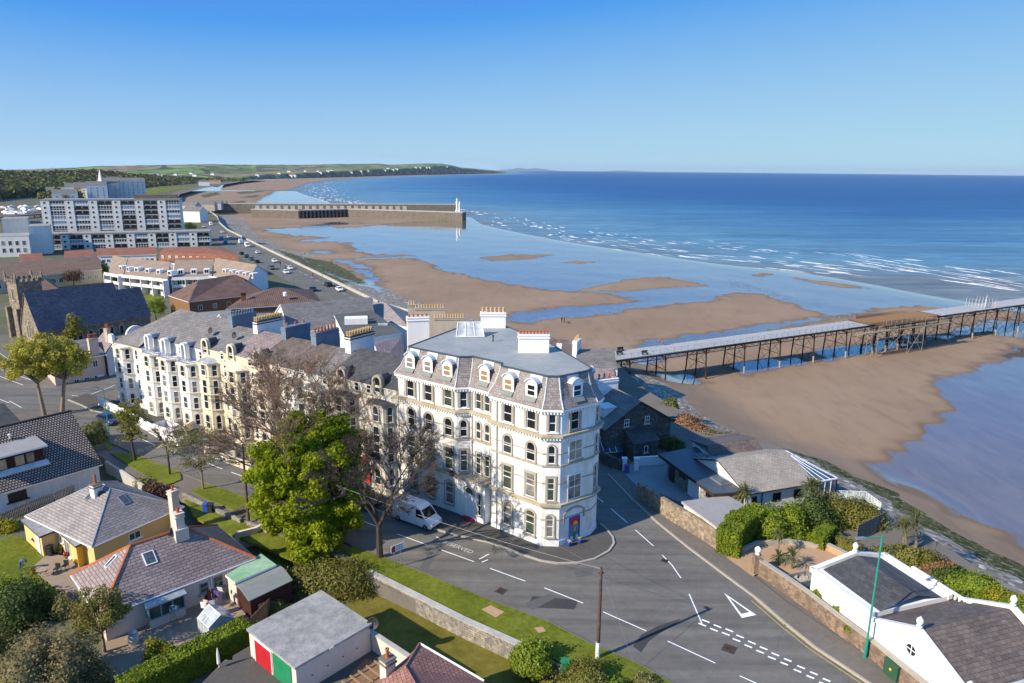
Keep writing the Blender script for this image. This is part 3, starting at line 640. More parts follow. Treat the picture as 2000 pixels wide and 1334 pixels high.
waves((950,425),(1150,462),50,20,3,11,.2,.7);waves((905,412),(960,420),16,10,3,10,.4,1.0)
waves((1100,464),(1400,502),42,16,4,18,.12,.38,.08);waves((1380,498),(1700,533),34,13,5,22,.10,.32,.06)
waves((1650,498),(2020,556),22,14,7,26,.10,.34,.05);waves((1700,520),(2020,570),12,7,8,28,.08,.22,.05)
waves((1500,480),(2000,545),16,16,5,16,.08,.25,.05);waves((1150,455),(1500,492),34,10,2,8,.2,.5)
waves((622,368),(650,389),60,24,8,30,.8,2.2);waves((650,389),(760,404),50,12,6,18,.6,1.4);waves((640,356),(622,368),34,26,10,40,.8,2.5)
waves((760,402),(900,410),24,9,4,12,.4,.9);waves((600,372),(640,395),20,10,8,26,.5,1.2)
o=fo.build('breaking_waves',M['foam'],smooth=True,uv=False);tag(o,'white foam of small waves breaking along the shallows','waves',kind='stuff')
sx=[-500,-200,0,60,110,150,200,300,400,450,500,600,700,740,760,790,830,860,880,900,940,965,985,1000]
sy=[334,333,331.5,331,328,327,324,322,320,321,321,321,319.5,319,321,320,318.5,319,322,327,330,332,335,336]
fx=[-500,-200,0,300,360,440,520,600,700,800,900,950,985,1000]
fy=[352,354,355,357,358,355,350,348,345,342,340.2,339,338.2,337.8]
cl=[0,0,0,0,0,.10,.3,.38,.45,.5,.8,.9,.85,.8]
v=[];cols=np.arange(-500,1001,4.);NR=26;ridge_px=[]
for x in cols:
 yf=np.interp(x,fx,fy);ys=np.interp(x,sx,sy)+.8*mn.noise((x*.013,2.,0))+.35*mn.noise((x*.07,5.,0));c=np.interp(x,fx,cl)
 f=B(x,yf,-8.);d0=math.hypot(f.x,f.y);ddir=Vector((f.x/d0,f.y/d0,0));d1=d0*1.55+500*(x<500);ht=Vz(x,ys,ddir.x*d1,ddir.y*d1)
 for k in range(NR):
  u=k/(NR-1)
  if k==0:h=-8.5;dd=d0
  elif k==1:h=-8+(ht+8)*c*.75*(1+.25*mn.noise((x*.05,1,3)));dd=d0*1.012
  else:
   uu=(k-2)/(NR-3);dd=d0*1.02+(d1-d0*1.02)*uu*1.06
   base=c*.95+(1-c*.95)*(uu**1.25);h=-8+(ht+8)*min(1,base)+(6*mn.noise((x*.02+k*.4,k*.31,9))*min(1,uu*2)*(1-uu))
   if uu>.94:h=-8+(ht+8)*(1-(uu-.94)*1.5)
  v.append((ddir.x*dd,ddir.y*dd,h))
v=np.array(v);idx=np.arange(len(cols)*NR).reshape(len(cols),NR);F4=np.stack([idx[:-1,:-1],idx[1:,:-1],idx[1:,1:],idx[:-1,1:]],-1).reshape(-1,4)
hills=mesh_np('hills',v,F4,[],smooth=False)
if np.mean([p.normal.z for p in hills.data.polygons])<0:hills.data.flip_normals()
t=NT('far_fields').set(.95,.1)
co_=t.coord('Object',(1,.45,0));vo=t.n('ShaderNodeTexVoronoi');vo.inputs['Scale'].default_value=.0042;t.l(co_,0,vo,'Vector')
ve=t.n('ShaderNodeTexVoronoi');ve.feature='DISTANCE_TO_EDGE';ve.inputs['Scale'].default_value=.0042;t.l(co_,0,ve,'Vector')
sep=t.n('ShaderNodeSeparateColor');t.l(vo,1,sep,0)
fc=t.ramp(sep,0,[(.0,(.10,.18,.05)),(.25,(.14,.24,.06)),(.45,(.18,.28,.08)),(.62,(.24,.25,.11)),(.78,(.26,.19,.13)),(.9,(.09,.14,.05))])
n=t.noise(t.coord(),.012,6,.7);wf2=t.ramp(n,0,[(.50,(0,0,0)),(.58,(1,1,1))]);hd=t.ramp(ve,0,[(.02,(1,1,1)),(.05,(0,0,0))])
hw=t.mix(1.,(wf2,0),(hd,0),'LIGHTEN');a=t.mix((hw,2),(fc,0),(.05,.065,.03))
ge=t.n('ShaderNodeNewGeometry');sp=t.n('ShaderNodeSeparateXYZ');t.l(ge,'Normal',sp,0);cf=t.ramp(sp,2,[(.55,(1,1,1)),(.85,(0,0,0))])
n4=t.noise(t.coord('Object',(1,1,3)),.02,5,.7);ccol=t.ramp(n4,0,[(.36,(.06,.06,.03)),(.48,(.16,.11,.07)),(.6,(.38,.24,.16))])
a=t.mix((cf,0),(a,2),(ccol,0));t.l(a,2,t.b,'Base Color');hills.data.materials.append(t.m);structure(hills)
mm=MB();
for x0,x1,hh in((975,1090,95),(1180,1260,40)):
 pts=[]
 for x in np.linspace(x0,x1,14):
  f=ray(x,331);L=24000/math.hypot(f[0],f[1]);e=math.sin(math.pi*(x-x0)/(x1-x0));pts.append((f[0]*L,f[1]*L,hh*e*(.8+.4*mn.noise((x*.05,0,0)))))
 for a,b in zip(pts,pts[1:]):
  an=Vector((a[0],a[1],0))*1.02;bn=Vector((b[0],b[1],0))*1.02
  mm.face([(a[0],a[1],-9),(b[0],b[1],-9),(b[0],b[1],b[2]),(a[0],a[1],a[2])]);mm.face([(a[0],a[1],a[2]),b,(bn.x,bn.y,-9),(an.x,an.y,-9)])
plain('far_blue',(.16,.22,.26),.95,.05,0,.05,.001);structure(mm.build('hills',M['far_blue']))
sheet('beach',[(430,372),(440,356),(520,351),(600,348),(700,345),(800,342),(900,340.2),(985,338.2),(985,339.3),(900,341.2),(820,343),(740,345.6),(700,347.3),(670,348.8),(630,352.5),(600,357.5),(580,364),(560,372)],-8.1,'beach_sand')
def outline(w,h,ar=0.,z0=0.,n=8):
 pts=[(-w/2,z0),(w/2,z0)]
 if ar<=0:return pts+[(w/2,z0+h),(-w/2,z0+h)]
 R=(w*w/4+ar*ar)/(2*ar);cz=z0+h-R;a0=math.asin(min(1,(w/2)/R));a0=math.pi-a0 if ar>w/2+1e-6 else a0
 for k in range(n+1):
  a=a0-2*a0*k/n;pts.append((R*math.sin(a),cz+R*math.cos(a)))
 return pts
_wc={}
def link_part(name,me,parent,mat4=None):
 o=bpy.data.objects.new(name,me);C.link(o);o.parent=parent
 if mat4 is not None:o.matrix_basis=mat4
 return o
def mesh_of(mb,name,mats,uv=True):
 o=mb.build(name,mats,None,uv=uv);me=o.data;bpy.data.objects.remove(o);return me
def rel(parent,m4):return parent.matrix_basis.inverted()@m4
def win(parent,m4,w=1.,h=1.8,ar=0.,pane='pane_dark',frame='white_paint',sur=None,sw=.16,sill='trim_stone',bars=(0,1),low=False,fw=.075,deep=.10,name='window',sillo=.12):
 """a window whose local x runs along the wall, -y looks out, z up from the sill"""
 k=(w,h,ar,frame,bars,fw,'f')
 if k not in _wc:
  m=MB();o=outline(w,h,ar);i=outline(w-2*fw,h-2*fw,ar*(w-2*fw)/w,fw);m.ring(o,i,-.055,.02)
  nx,nz=bars
  for a in range(nz):z=h*(a+1)/(nz+1)-(ar*.25 if ar else 0);m.box(-w/2+fw*.6,w/2-fw*.6,-.05,-.012,z-.035,z+.035)
  for a in range(nx):x=-w/2+w*(a+1)/(nx+1);m.box(x-.03,x+.03,-.047,-.012,fw*.6,h-fw*.6)
  _wc[k]=mesh_of(m,'window',M[frame])
 f=link_part(name,_wc[k],parent,rel(parent,m4))
 k=(w,h,ar,pane,'p')
 if k not in _wc:
  m=MB();o=outline(w-.06,h-.06,ar*(w-.06)/w if ar else 0,.03);m.face([(x,-.02,z)for x,z in o][::1]);_wc[k]=mesh_of(m,'pane',M[pane])
 link_part('pane',_wc[k],f)
 if sur:
  k=(w,h,ar,sur,sw,deep,'s')
  if k not in _wc:
   m=MB();o=outline(w+2*sw,h+sw,ar*(w+2*sw)/w if ar else 0);i=outline(w,h,ar);m.ring(o,i,-deep,.02,skip=(0,));_wc[k]=mesh_of(m,'surround',M[sur])
  link_part('surround',_wc[k],f)
 if sill:
  k=(w,sw,sill,sillo,'sl')
  if k not in _wc:
   m=MB();m.box(-w/2-sw-.05,w/2+sw+.05,-sillo-.06,.02,-.14,-.003);_wc[k]=mesh_of(m,'sill',M[sill])
  link_part('sill',_wc[k],f)
 return f
def door(parent,m4,w=1.,h=2.1,mat='white_paint',frame='white_paint',glass=None,name='door'):
 k=(w,h,mat,'door')
 if k not in _wc:
  m=MB();m.box(-w/2,w/2,-.05,.02,0,h)
  for a in(-1,1):
   for z in(.15,.55):m.box(a*w*.24-w*.17,a*w*.24+w*.17,-.065,-.045,h*z,h*z+h*.3)
  _wc[k]=mesh_of(m,'door',M[mat])
 d=link_part(name,_wc[k],parent,rel(parent,m4))
 k=(w,h,frame,'dframe')
 if k not in _wc:
  m=MB();m.box(-w/2-.09,-w/2-.002,-.09,.02,0,h+.09);m.box(w/2+.002,w/2+.09,-.09,.02,0,h+.09);m.box(-w/2-.002,w/2+.002,-.09,.02,h+.002,h+.09);_wc[k]=mesh_of(m,'frame',M[frame])
 link_part('frame',_wc[k],d)
 return d
def pot_mesh(mat,h=.75,r=.14):
 k=(mat,h,r,'pot')
 if k not in _wc:
  m=MB();m.lathe([(r*1.15,0),(r*1.15,.06),(r,.1),(r*.85,h*.8),(r*1.15,h*.84),(r*1.15,h*.95),(r*.8,h),(r*.55,h-.1)],n=8);_wc[k]=mesh_of(m,'chimney_pot',M[mat])
 return _wc[k]
def chimney(parent,c,ang,L,wd,z0,z1,wall='white_wall',cap='trim_stone',pots=6,potmat='pot_buff',poth=.7,rows=1,name='chimney'):
 """a stack with its cap and each of its pots; c is its centre on plan"""
 m=MB();m.obox((c[0],c[1],0),ang,-L/2,L/2,-wd/2,wd/2,z0,z1)
 s=m.build(name,M[wall],parent)
 m=MB();m.obox((c[0],c[1],0),ang,-L/2-.09,L/2+.09,-wd/2-.09,wd/2+.09,z1-.32,z1-.2);m.obox((c[0],c[1],0),ang,-L/2-.07,L/2+.07,-wd/2-.07,wd/2+.07,z1,z1+.12)
 m.build('cap',M[cap],s,local=False)if False else None
 o=m.build('cap',M[cap],None);o.parent=s;o.matrix_basis=Matrix.Translation(-parent.matrix_basis.translation)
 me=pot_mesh(potmat,poth,min(.14,L/max(1,pots)*.36))
 for r in range(rows):
  for i in range(pots):
   x=-L/2+L*(i+.5)/pots;y=0 if rows==1 else(-.22+.44*r)
   p=Vector((c[0]+x*math.cos(ang)-y*math.sin(ang),c[1]+x*math.sin(ang)+y*math.cos(ang),z1+.12))-parent.matrix_basis.translation
   link_part('chimney_pot',me,s,Matrix.Translation(p))
 return s
def dish(parent,p,ang,r=.35,name='satellite_dish'):
 m=MB();n=12;old=Matrix.Translation(p)@Matrix.Rotation(ang,4,'Z')@Matrix.Rotation(math.radians(70),4,'X');m.M=old
 m.lathe([(.02,.0),(r*.5,.03),(r*.85,.1),(r,.16),(r*.95,.17),(r*.5,.06),(.02,.03)],n=n);m.tube((0,0,.02),(0,r*.6,.35),.015,n=4);m.tube((0,0,0),(0,.1,-.3),.025,n=5)
 return m.build(name,M['plastic_dark'],parent)
def hip_roof(name,eaves,ridge,parent,mat,t=.14,mats2=None):
 """eaves: 4 corner points FL, FR, BR, BL; ridge: two points (towards the left end, towards the right end)"""
 FL,FR,BR,BL=eaves;a,b=ridge
 m=MB()
 for pts in([FL,FR,b,a],[FR,BR,b],[BR,BL,a,b],[BL,FL,a]):
  m.face(pts,0)
 lo=[Vector(p)-Vector((0,0,t))for p in(FL,FR,BR,BL)]
 for p,q,r_,s_ in zip((FL,FR,BR,BL),(FR,BR,BL,FL),lo[1:]+lo[:1],lo):m.face([s_,r_,q,p],1)
 m.face(lo[::-1],1)
 o=m.build(name,[M[mat],M[mats2 or 'white_paint']],parent);return o
def gable_roof(name,FL,FR,BR,BL,ra,rb,parent,mat,t=.15,side='white_paint'):
 """ridge ra (left end) to rb (right end); two slabs"""
 m=MB();m.slab([FL,FR,rb,ra],t,0,1);m.slab([BR,BL,ra,rb],t,0,1)
 return m.build(name,[M[mat],M[side]],parent)
def line_tube(name,pts,r,mat,parent,n=5):
 m=MB()
 for a,b in zip(pts,pts[1:]):m.tube(a,b,r,n=n)
 return m.build(name,M[mat],parent)
def rot2(v,a):return Vector((v.x*math.cos(a)-v.y*math.sin(a),v.x*math.sin(a)+v.y*math.cos(a)))
HA,HB,HC,HD,HE,HG,HH,HI=[Vector(p)for p in((-13.1,78.8),(-6,73.75),(-4.5,73.95),(-2.05,71.95),(-2.05,70.85),(3.17,66.68),(5,66.6),(8.5,69.1))]
HJ=Vector((9.3,70.6));HK=Vector((5.2,82.0));HL=Vector((-1.4,93.2));HM=Vector((-7.6,90.0))
HZ=15.05;HR=18.15
hotel=thing('corner_hotel','tall white Victorian corner building with slate mansard and flat grey roof','building',(HG.x,HG.y+8,0))
plan=[HA,HB,HC,HD,HE,HG,HH,HI,HJ,HK,HL,HM]
m=MB();m.prism([(p.x,p.y)for p in plan],-.3,HZ);m.build('wall',M['hotel_white'],hotel)
walls={k:Wall(a,b)for k,a,b in(('AB',HA,HB),('BC',HB,HC),('CD',HC,HD),('DE',HD,HE),('EG',HE,HG),('GH',HG,HH),('HI',HH,HI),('IJ',HI,HJ),('JK',HJ,HK))}
def offset_poly(poly,d):
 out=[];n=len(poly)
 for i in range(n):
  a,b,c=poly[i-1],poly[i],poly[(i+1)%n];e1=(b-a).normalized();e2=(c-b).normalized();n1=Vector((e1.y,-e1.x));n2=Vector((e2.y,-e2.x))
  bis=(n1+n2);k=d/max(.45,(1+n1.dot(n2))/2)/2*1.0;out.append(b+bis*k)
 return out
def band(name,z0,z1,proud,mat,parent,poly=None,rng=None):
 poly=plan if poly is None else poly;a=offset_poly(poly,-.02);b=offset_poly(poly,proud);m=MB();n=len(poly)
 for i in(range(n)if rng is None else rng):
  j=(i+1)%n
  m.face([(b[i].x,b[i].y,z0),(b[j].x,b[j].y,z0),(b[j].x,b[j].y,z1),(b[i].x,b[i].y,z1)])
  m.face([(b[i].x,b[i].y,z1),(b[j].x,b[j].y,z1),(a[j].x,a[j].y,z1+.04),(a[i].x,a[i].y,z1+.04)])
  m.face([(a[i].x,a[i].y,z0),(a[j].x,a[j].y,z0),(b[j].x,b[j].y,z0),(b[i].x,b[i].y,z0)])
 return m.build(name,M[mat],parent)
band('cornice',14.82,15.06,.34,'terrace_white',hotel);band('cornice',12.12,12.36,.42,'trim_lichen',hotel)
band('cornice',4.62,4.88,.34,'trim_lichen',hotel);band('string_course',8.92,9.08,.11,'trim_stone',hotel)
band('string_course',10.25,10.36,.05,'trim_stone',hotel);band('string_course',7.05,7.16,.05,'trim_stone',hotel);band('string_course',3.02,3.14,.05,'trim_stone',hotel)
band('plinth',-.2,.75,.06,'white_wall',hotel)
def corbels(z,h,dep,step,mat,parent,ws):
 m=MB()
 for wl in ws:
  n=max(2,int(wl.L/step))
  for i in range(n+1):
   p=wl.at(.12+(wl.L-.24)*i/n,0);m.obox((p.x,p.y,0),wl.ang,-.085,.085,-dep,.01,z-h,z)
 return m.build('dentil_moulding',M[mat],parent)
ws_all=[walls[k]for k in('AB','BC','CD','EG','GH','HI','IJ','JK')]
corbels(14.815,.26,.27,.36,'terrace_white',hotel,ws_all);corbels(12.115,.26,.32,.36,'terrace_white',hotel,ws_all)
ein=[offset_poly(plan,-o)for o in(-.36,.25,.68,1.0)];zs=[15.10,15.95,17.0,HR]
m=MB();n=len(plan)
for i in range(n):
 j=(i+1)%n
 for k in range(3):
  a,b=ein[k],ein[k+1];m.face([(a[i].x,a[i].y,zs[k]),(a[j].x,a[j].y,zs[k]),(b[j].x,b[j].y,zs[k+1]),(b[i].x,b[i].y,zs[k+1])])
m.build('mansard',M['slate_mansard'],hotel)
m=MB();m.face([(p.x,p.y,HR-.02)for p in ein[3]])
o=m.build('roof',M['flat_roof_blue'],hotel)
m=MB()
for i in range(n):
 j=(i+1)%n;a,b=ein[3][i],ein[3][j];d=(b-a);L=d.length;m.obox((a.x,a.y,0),math.atan2(d.y,d.x),-.04,L+.04,-.12,.06,HR-.1,HR+.06)
m.build('roof_edge',M['felt_slate'],hotel)
for i in range(n):
 if i in(8,9,10,11,4):continue
 m=MB()
 for k in range(3):a=ein[k][i];b=ein[k+1][i];m.tube((a.x,a.y,zs[k]),(b.x,b.y,zs[k+1]),.075,n=5)
 m.build('hip_flashing',M['lead_light'],hotel)
cols={'AB':[1.95,4.66,7.55],'EG':[2.18,5.22]}
rngh=random.Random(3)
for k,cc in cols.items():
 for s in cc:
  win(hotel,walls[k].M(s,12.62),1.12,1.95,0,rngh.choice(['pane_dark','pane_dark','pane_green']),sur='trim_stone',sw=.30,bars=(0,1),sill='white_wall',deep=.16)
  win(hotel,walls[k].M(s,9.2),1.12,2.05,.56,rngh.choice(['pane_dark','pane_mid','pane_dark']),sur='trim_stone',sw=.16,bars=(0,1),deep=.12)
  win(hotel,walls[k].M(s,5.22),1.18,2.65,0,rngh.choice(['pane_green','pane_curtain','pane_green']),sur='trim_stone',sw=.2,bars=(0,1),deep=.14)
  win(hotel,walls[k].M(s+.06,1.0),1.18,2.75,.3,rngh.choice(['pane_curtain','pane_mid','pane_green']),sur='trim_stone',sw=.18,bars=(0,1),deep=.13,sillo=.25)
for k,s,nar in(('BC',.78,.8),('GH',.91,.72)):
 win(hotel,walls[k].M(s,12.66),nar,1.85,0,'pane_dark',sur='trim_stone',sw=.24,deep=.16,sill='white_wall')
 win(hotel,walls[k].M(s,9.28),nar,1.95,nar/2,'pane_dark',sur='trim_stone',sw=.15)
 win(hotel,walls[k].M(s,5.24),nar,2.5,0,'pane_green',sur='trim_stone',sw=.2)
win(hotel,walls['GH'].M(.9,1.17),.72,2.45,.2,'pane_curtain',sur='trim_stone',sw=.15,sillo=.2)
win(hotel,walls['BC'].M(.75,1.2),.55,2.6,.15,'pane_dark',sur='trim_stone',sw=.15)
for s in(1.24,2.5):
 win(hotel,walls['CD'].M(s,12.72),.78,1.85,0,'pane_mid',sur='trim_stone',sw=.16,deep=.14,sill='white_wall')
 win(hotel,walls['CD'].M(s,9.3),.75,2.0,.375,'pane_mid',sur='trim_stone',sw=.14)
 win(hotel,walls['CD'].M(s,5.2),.75,2.45,0,'pane_green',sur='trim_stone',sw=.14)
win(hotel,walls['HI'].M(1.68,12.62),1.05,1.95,0,'pane_dark',sur='trim_stone',sw=.26,deep=.16)
win(hotel,walls['HI'].M(1.9,9.35),1.75,2.1,0,'pane_tan',sur='white_wall',sw=.08,bars=(1,1));win(hotel,walls['HI'].M(1.9,5.0),1.75,2.7,0,'pane_curtain',sur='white_wall',sw=.08,bars=(1,1))
m=MB();m.M=walls['HI'].M(1.95,2.6);o1=outline(2.9,1.5,.55);o2=outline(2.55,1.34,.48);m.ring(o1,o2,-.12,.02,skip=(0,));m.build('arch_moulding',M['trim_stone'],hotel)
for wl,s,z,ww,hh,ar in(('IJ',.85,12.6,.6,1.9,0),('IJ',.85,9.2,.6,2,.3),('IJ',.85,5.2,.6,2.6,0),('JK',2.5,12.6,1.1,1.9,0),('JK',2.5,9.2,1.1,2,.5),('JK',2.5,5.2,1.1,2.6,0),('JK',6,12.6,1.1,1.9,0),('JK',6,9.2,1.1,2,.5),('JK',6,5.2,1.1,2.6,0)):
 win(hotel,walls[wl].M(s,z),ww,hh,ar,'pane_dark',sur='trim_stone')
pz=4.6;cd=walls['CD'];bc=walls['BC']
pp=[walls['AB'].at(8.75,0),cd.at(0,0,1.25),cd.at(3.3,0,1.15),cd.at(3.1,0,0),cd.at(0,0)]
m=MB();m.prism([(p.x,p.y)for p in(walls['AB'].at(8.7,0,.05),cd.at(-.35,0,1.2),cd.at(3.15,0,1.15),cd.at(3.15,0,-.05),cd.at(0,0,-.05))],-.2,pz);m.build('porch',M['white_wall'],hotel)
m=MB();m.prism([(p.x,p.y)for p in(walls['AB'].at(8.4,0,.38),cd.at(-.45,0,1.55),cd.at(3.4,0,1.5),cd.at(3.4,0,-.02),cd.at(0,0,-.02))],pz+.02,pz+.3,mtop=0);m.build('porch_roof',M['trim_lichen'],hotel)
pw=Wall(cd.at(-.35,0,1.2).xy,cd.at(3.15,0,1.15).xy)
door(hotel,pw.M(1.25,.35),1.15,2.55,'white_wall');win(hotel,pw.M(1.25,3.0),1.2,.9,.3,'pane_mid',sur='trim_stone',sw=.18,bars=(0,0),sill=None)
win(hotel,pw.M(2.75,.95),.5,2.6,.15,'pane_dark',sur='trim_stone',sw=.13)
m=MB();m.M=pw.M(1.25,0);m.box(-.75,.75,-.5,-.02,-.05,.32);m.build('step',M['red_paint'],hotel)
def dormer(parent,wl,s,z,pane='pane_blind',w=1.45,h=1.5,back=2.0,inset=.18,hood='lead_light',cheek='slate_brown',name='dormer'):
 m4=wl.M(s,z,-inset);m=MB();m.M=m4
 o=outline(w,h+.5,.5);
 m.face([(x,0,zz)for x,zz in o]);m.box(-w/2,-w/2+.02,0,back,0,h,0)if False else None
 i=outline(w*.66,h*.72,0,.28)
 front=m.build(name,M['white_paint'],parent)
 mm=MB();mm.M=m4
 mm.face([(-w/2,.005,0),(-w/2,back,0),(-w/2,back,h),(-w/2,.005,h)]);mm.face([(w/2,.005,0),(w/2,.005,h),(w/2,back,h),(w/2,back,0)])
 ck=mm.build('cheek',M[cheek],None);ck.parent=front;ck.matrix_basis=Matrix.Translation(-parent.matrix_basis.translation)
 mm=MB();mm.M=m4;oo=outline(w+.22,h+.62,.5,-.0)[2:];ii=outline(w,h+.5,.5)[2:]
 for a,b,c,d in zip(oo,oo[1:],ii[1:],ii):
  mm.face([(a[0],-.14,a[1]),(d[0],-.14,d[1]),(c[0],-.14,c[1]),(b[0],-.14,b[1])])
  mm.face([(a[0],-.14,a[1]),(b[0],-.14,b[1]),(b[0],back,b[1]),(a[0],back,a[1])]);mm.face([(d[0],-.14,d[1]),(d[0],0.02,d[1]),(c[0],.02,c[1]),(c[0],-.14,c[1])])
 hd=mm.build('hood',M[hood],None);hd.parent=front;hd.matrix_basis=Matrix.Translation(-parent.matrix_basis.translation)
 f=win(front,Matrix.Translation(parent.matrix_basis.translation-front.matrix_basis.translation)@Matrix()if False else Matrix(),.1,.1)if False else None
 k=(w,h,pane,'dw')
 if k not in _wc:
  q=MB();o1=outline(w*.70,h*.78,0,.26);i1=outline(w*.70-.14,h*.78-.14,0,.33);q.ring(o1,i1,-.05,.01);q.box(-w*.33,w*.33,-.045,-.01,.26+h*.36,.26+h*.43);_wc[k]=mesh_of(q,'window',M['white_paint'])
  q=MB();q.face([(x,-.012,zz)for x,zz in outline(w*.68,h*.76,0,.27)]);_wc[k+('p',)]=mesh_of(q,'pane',M[pane])
 fw=link_part('window',_wc[k],front,Matrix.Translation(-parent.matrix_basis.translation)@m4)
 fp=link_part('pane',_wc[k+('p',)],front,Matrix.Translation(-parent.matrix_basis.translation)@m4)
 q=MB();q.M=m4;q.face([(-w*.5,-.06,.2),(w*.5,-.06,.2),(w*.5,-.42,-.22),(-w*.5,-.42,-.22)]);ap=q.build('apron',M['felt_shed'],None);ap.parent=front;ap.matrix_basis=Matrix.Translation(-parent.matrix_basis.translation)
 return front
dpan=['pane_curtain','pane_curtain','pane_blind']
for s,pn in zip((1.75,4.45,7.3),dpan):dormer(hotel,walls['AB'],s,15.75,pn)
dormer(hotel,walls['CD'],1.9,15.75,'pane_blind')
for s,pn in zip((2.05,5.0),('pane_blind','pane_dark')):dormer(hotel,walls['EG'],s,15.75,pn)
dormer(hotel,walls['HI'],2.05,15.75,'pane_dark');dormer(hotel,walls['JK'],2.2,15.75,'pane_dark')
for wl,ss in((walls['AB'],(1.9,4.6,7.3)),(walls['CD'],(1.9,)),(walls['EG'],(2.2,5.1)),(walls['HI'],(2.0,))):
 for s in ss:m=MB();m.face([wl.at(s-.75,17.0,-.63),wl.at(s+.75,17.0,-.63),wl.at(s+.75,HR-.03,-.945),wl.at(s-.75,HR-.03,-.945)]);m.build('lead_panel',M['lead_light'],hotel)
def up(px,py,z):return W(px,py,z)
c1=up(1042,688,HR);chimney(hotel,(c1.x,c1.y+.2),math.radians(2),3.4,1.0,HR-.3,20.1,'white_wall','white_wall',9,'pot_red',.35)
c2=up(963,640,HR);chimney(hotel,(c2.x,c2.y+.3),math.radians(2),3.2,1.1,HR-.3,20.0,'white_wall','white_wall',6,'pot_buff',.65)
c3=up(818,668,17.0);chimney(hotel,(c3.x-.2,c3.y+1.0),math.radians(12),2.7,1.1,14.5,19.9,'white_wall','white_wall',5,'pot_red',.3)
s0=up(918,656,HR);m=MB();m.M=Matrix.Translation(s0)@Matrix.Rotation(math.radians(6),4,'Z')
m.face([(-1.7,-.7,.05),(1.7,-.7,.05),(1.45,.9,1.5),(-1.45,.9,1.5)],0);m.face([(-1.7,-.7,.05),(-1.45,.9,1.5),(-1.6,1.1,.05)],1);m.face([(1.7,-.7,.05),(1.6,1.1,.05),(1.45,.9,1.5)],1);m.face([(-1.45,.9,1.5),(1.45,.9,1.5),(1.6,1.1,.05),(-1.6,1.1,.05)],1)
sk=m.build('rooflight',[M['glass_pale'],M['white_paint']],hotel)
m=MB();m.M=Matrix.Translation(s0)@Matrix.Rotation(math.radians(6),4,'Z')
for a in(-1,-.333,.333,1):m.tube((a*1.7,-.72,.07),(a*1.45,.9,1.54),.05,n=4)
m.tube((-1.7,-.72,.07),(1.7,-.72,.07),.06,n=4);m.tube((-1.45,.9,1.54),(1.45,.9,1.54),.06,n=4)
b_=m.build('glazing_bars',M['white_paint'],None);b_.parent=sk;b_.matrix_basis=Matrix.Translation(-hotel.matrix_basis.translation)
p=up(963,667,HR);m=MB();m.tube(p,p+Vector((0,0,.75)),.07,n=6);m.lathe([(.13,0),(.13,.12),(.05,.16)],p+Vector((0,0,.62)),8);m.build('vent_pipe',M['plastic_dark'],hotel)
for px,py in((834,846),(841,912)):s,z=walls['AB'].hit(px+60,py+20)if False else walls['AB'].hit(px,py);dish(hotel,walls['AB'].at(8.3,7.3 if py<880 else 4.95,.35),math.radians(-30))
s,z=walls['AB'].hit(809,832);dish(hotel,walls['AB'].at(s,z,.3),math.radians(-30))
for wl,s in(('CD',.3),('EG',.75),('AB',3.3)):line_tube('downpipe',[walls[wl].at(s,14.7,.1),walls[wl].at(s,.2,.1)],.055,'trim_stone',hotel)
mu=thing('mural_panel','tall mosaic mural with red sky, yellow sun and figure in green, blue frame','mural',walls['HI'].at(2.05,-.05,.1))
MW=walls['HI'].M(2.05,0.05,.02);
m=MB();m.M=MW;m.ring(outline(1.42,2.9),outline(1.18,2.62,0,.14),-.1,0);m.build('frame',M['blue_paint'],mu)
t=NT('mural_art').set(.5,.3);uvc=t.coord('UV',(7,7,7));vo=t.n('ShaderNodeTexVoronoi');t.l(uvc,0,vo,'Vector');r=t.ramp(vo,1,[(0,(.03,.16,.35)),(.35,(.04,.22,.20)),(.6,(.02,.05,.12)),(.85,(.6,.6,.55))]);t.l(r,0,t.b,'Base Color');M['mural_art']=t.m
plain('sun_yellow',(.80,.50,.02));plain('orange',(.6,.2,.03));plain('leaf_green',(.04,.25,.07));plain('figure_skin',(.55,.33,.22))
m=MB();m.M=MW;m.box(-.585,.585,-.03,-.005,.145,2.75);m.build('panel',M['mural_art'],mu)
m=MB();m.M=MW;m.box(-.585,.585,-.04,-.031,1.95,2.75);m.build('red_sky',M['bright_red'],mu)
m=MB();m.M=MW;m.face([(.1+.34*math.cos(a),-.046,1.96+.42*math.sin(a))for a in np.linspace(0,math.pi,13)]);m.build('sun_disc',M['sun_yellow'],mu)
m=MB();m.M=MW;m.face([(.02+.22*math.cos(a),-.05,.75+.55*math.sin(a))for a in np.linspace(0,2*math.pi,18)[:-1]]);m.build('green_gown',M['leaf_green'],mu)
m=MB();m.M=MW;m.face([(.05+.16*math.cos(a),-.055,1.5+.36*math.sin(a))for a in np.linspace(0,2*math.pi,18)[:-1]]);m.build('figure',M['figure_skin'],mu)
for px,py,lb in((1111,1066,'blue glazed pot of orange flowers left of the mural'),(1132.5,1060,'blue glazed pot of pink flowers right of the mural')):
 q=W(px,py,.12);pt=thing('plant_pot',lb,'plant pot',q,'blue pots by the mural')
 m=MB();m.lathe([(.17,0),(.24,.1),(.27,.42),(.29,.46),(.24,.46),(.22,.38)],q,14);m.build('pot',M['blue_paint'],pt,smooth=True)
 m=MB();r_=random.Random(int(px))
 for k in range(46):
  a=r_.random()*6.28;rr_=r_.random()*.24;c=q+Vector((rr_*math.cos(a),rr_*math.sin(a),.42+r_.random()*.28));d=Vector((r_.gauss(0,1),r_.gauss(0,1),r_.gauss(0,1))).normalized()*.07;e=d.orthogonal().normalized()*.06
  m.face([c-d,c-e,c+d,c+e])
 m.build('flowers',M['pot_buff' if px<1120 else 'leaf_yellow'],pt)
TW=Wall((-65.45,112.99),(-13.1,78.8))
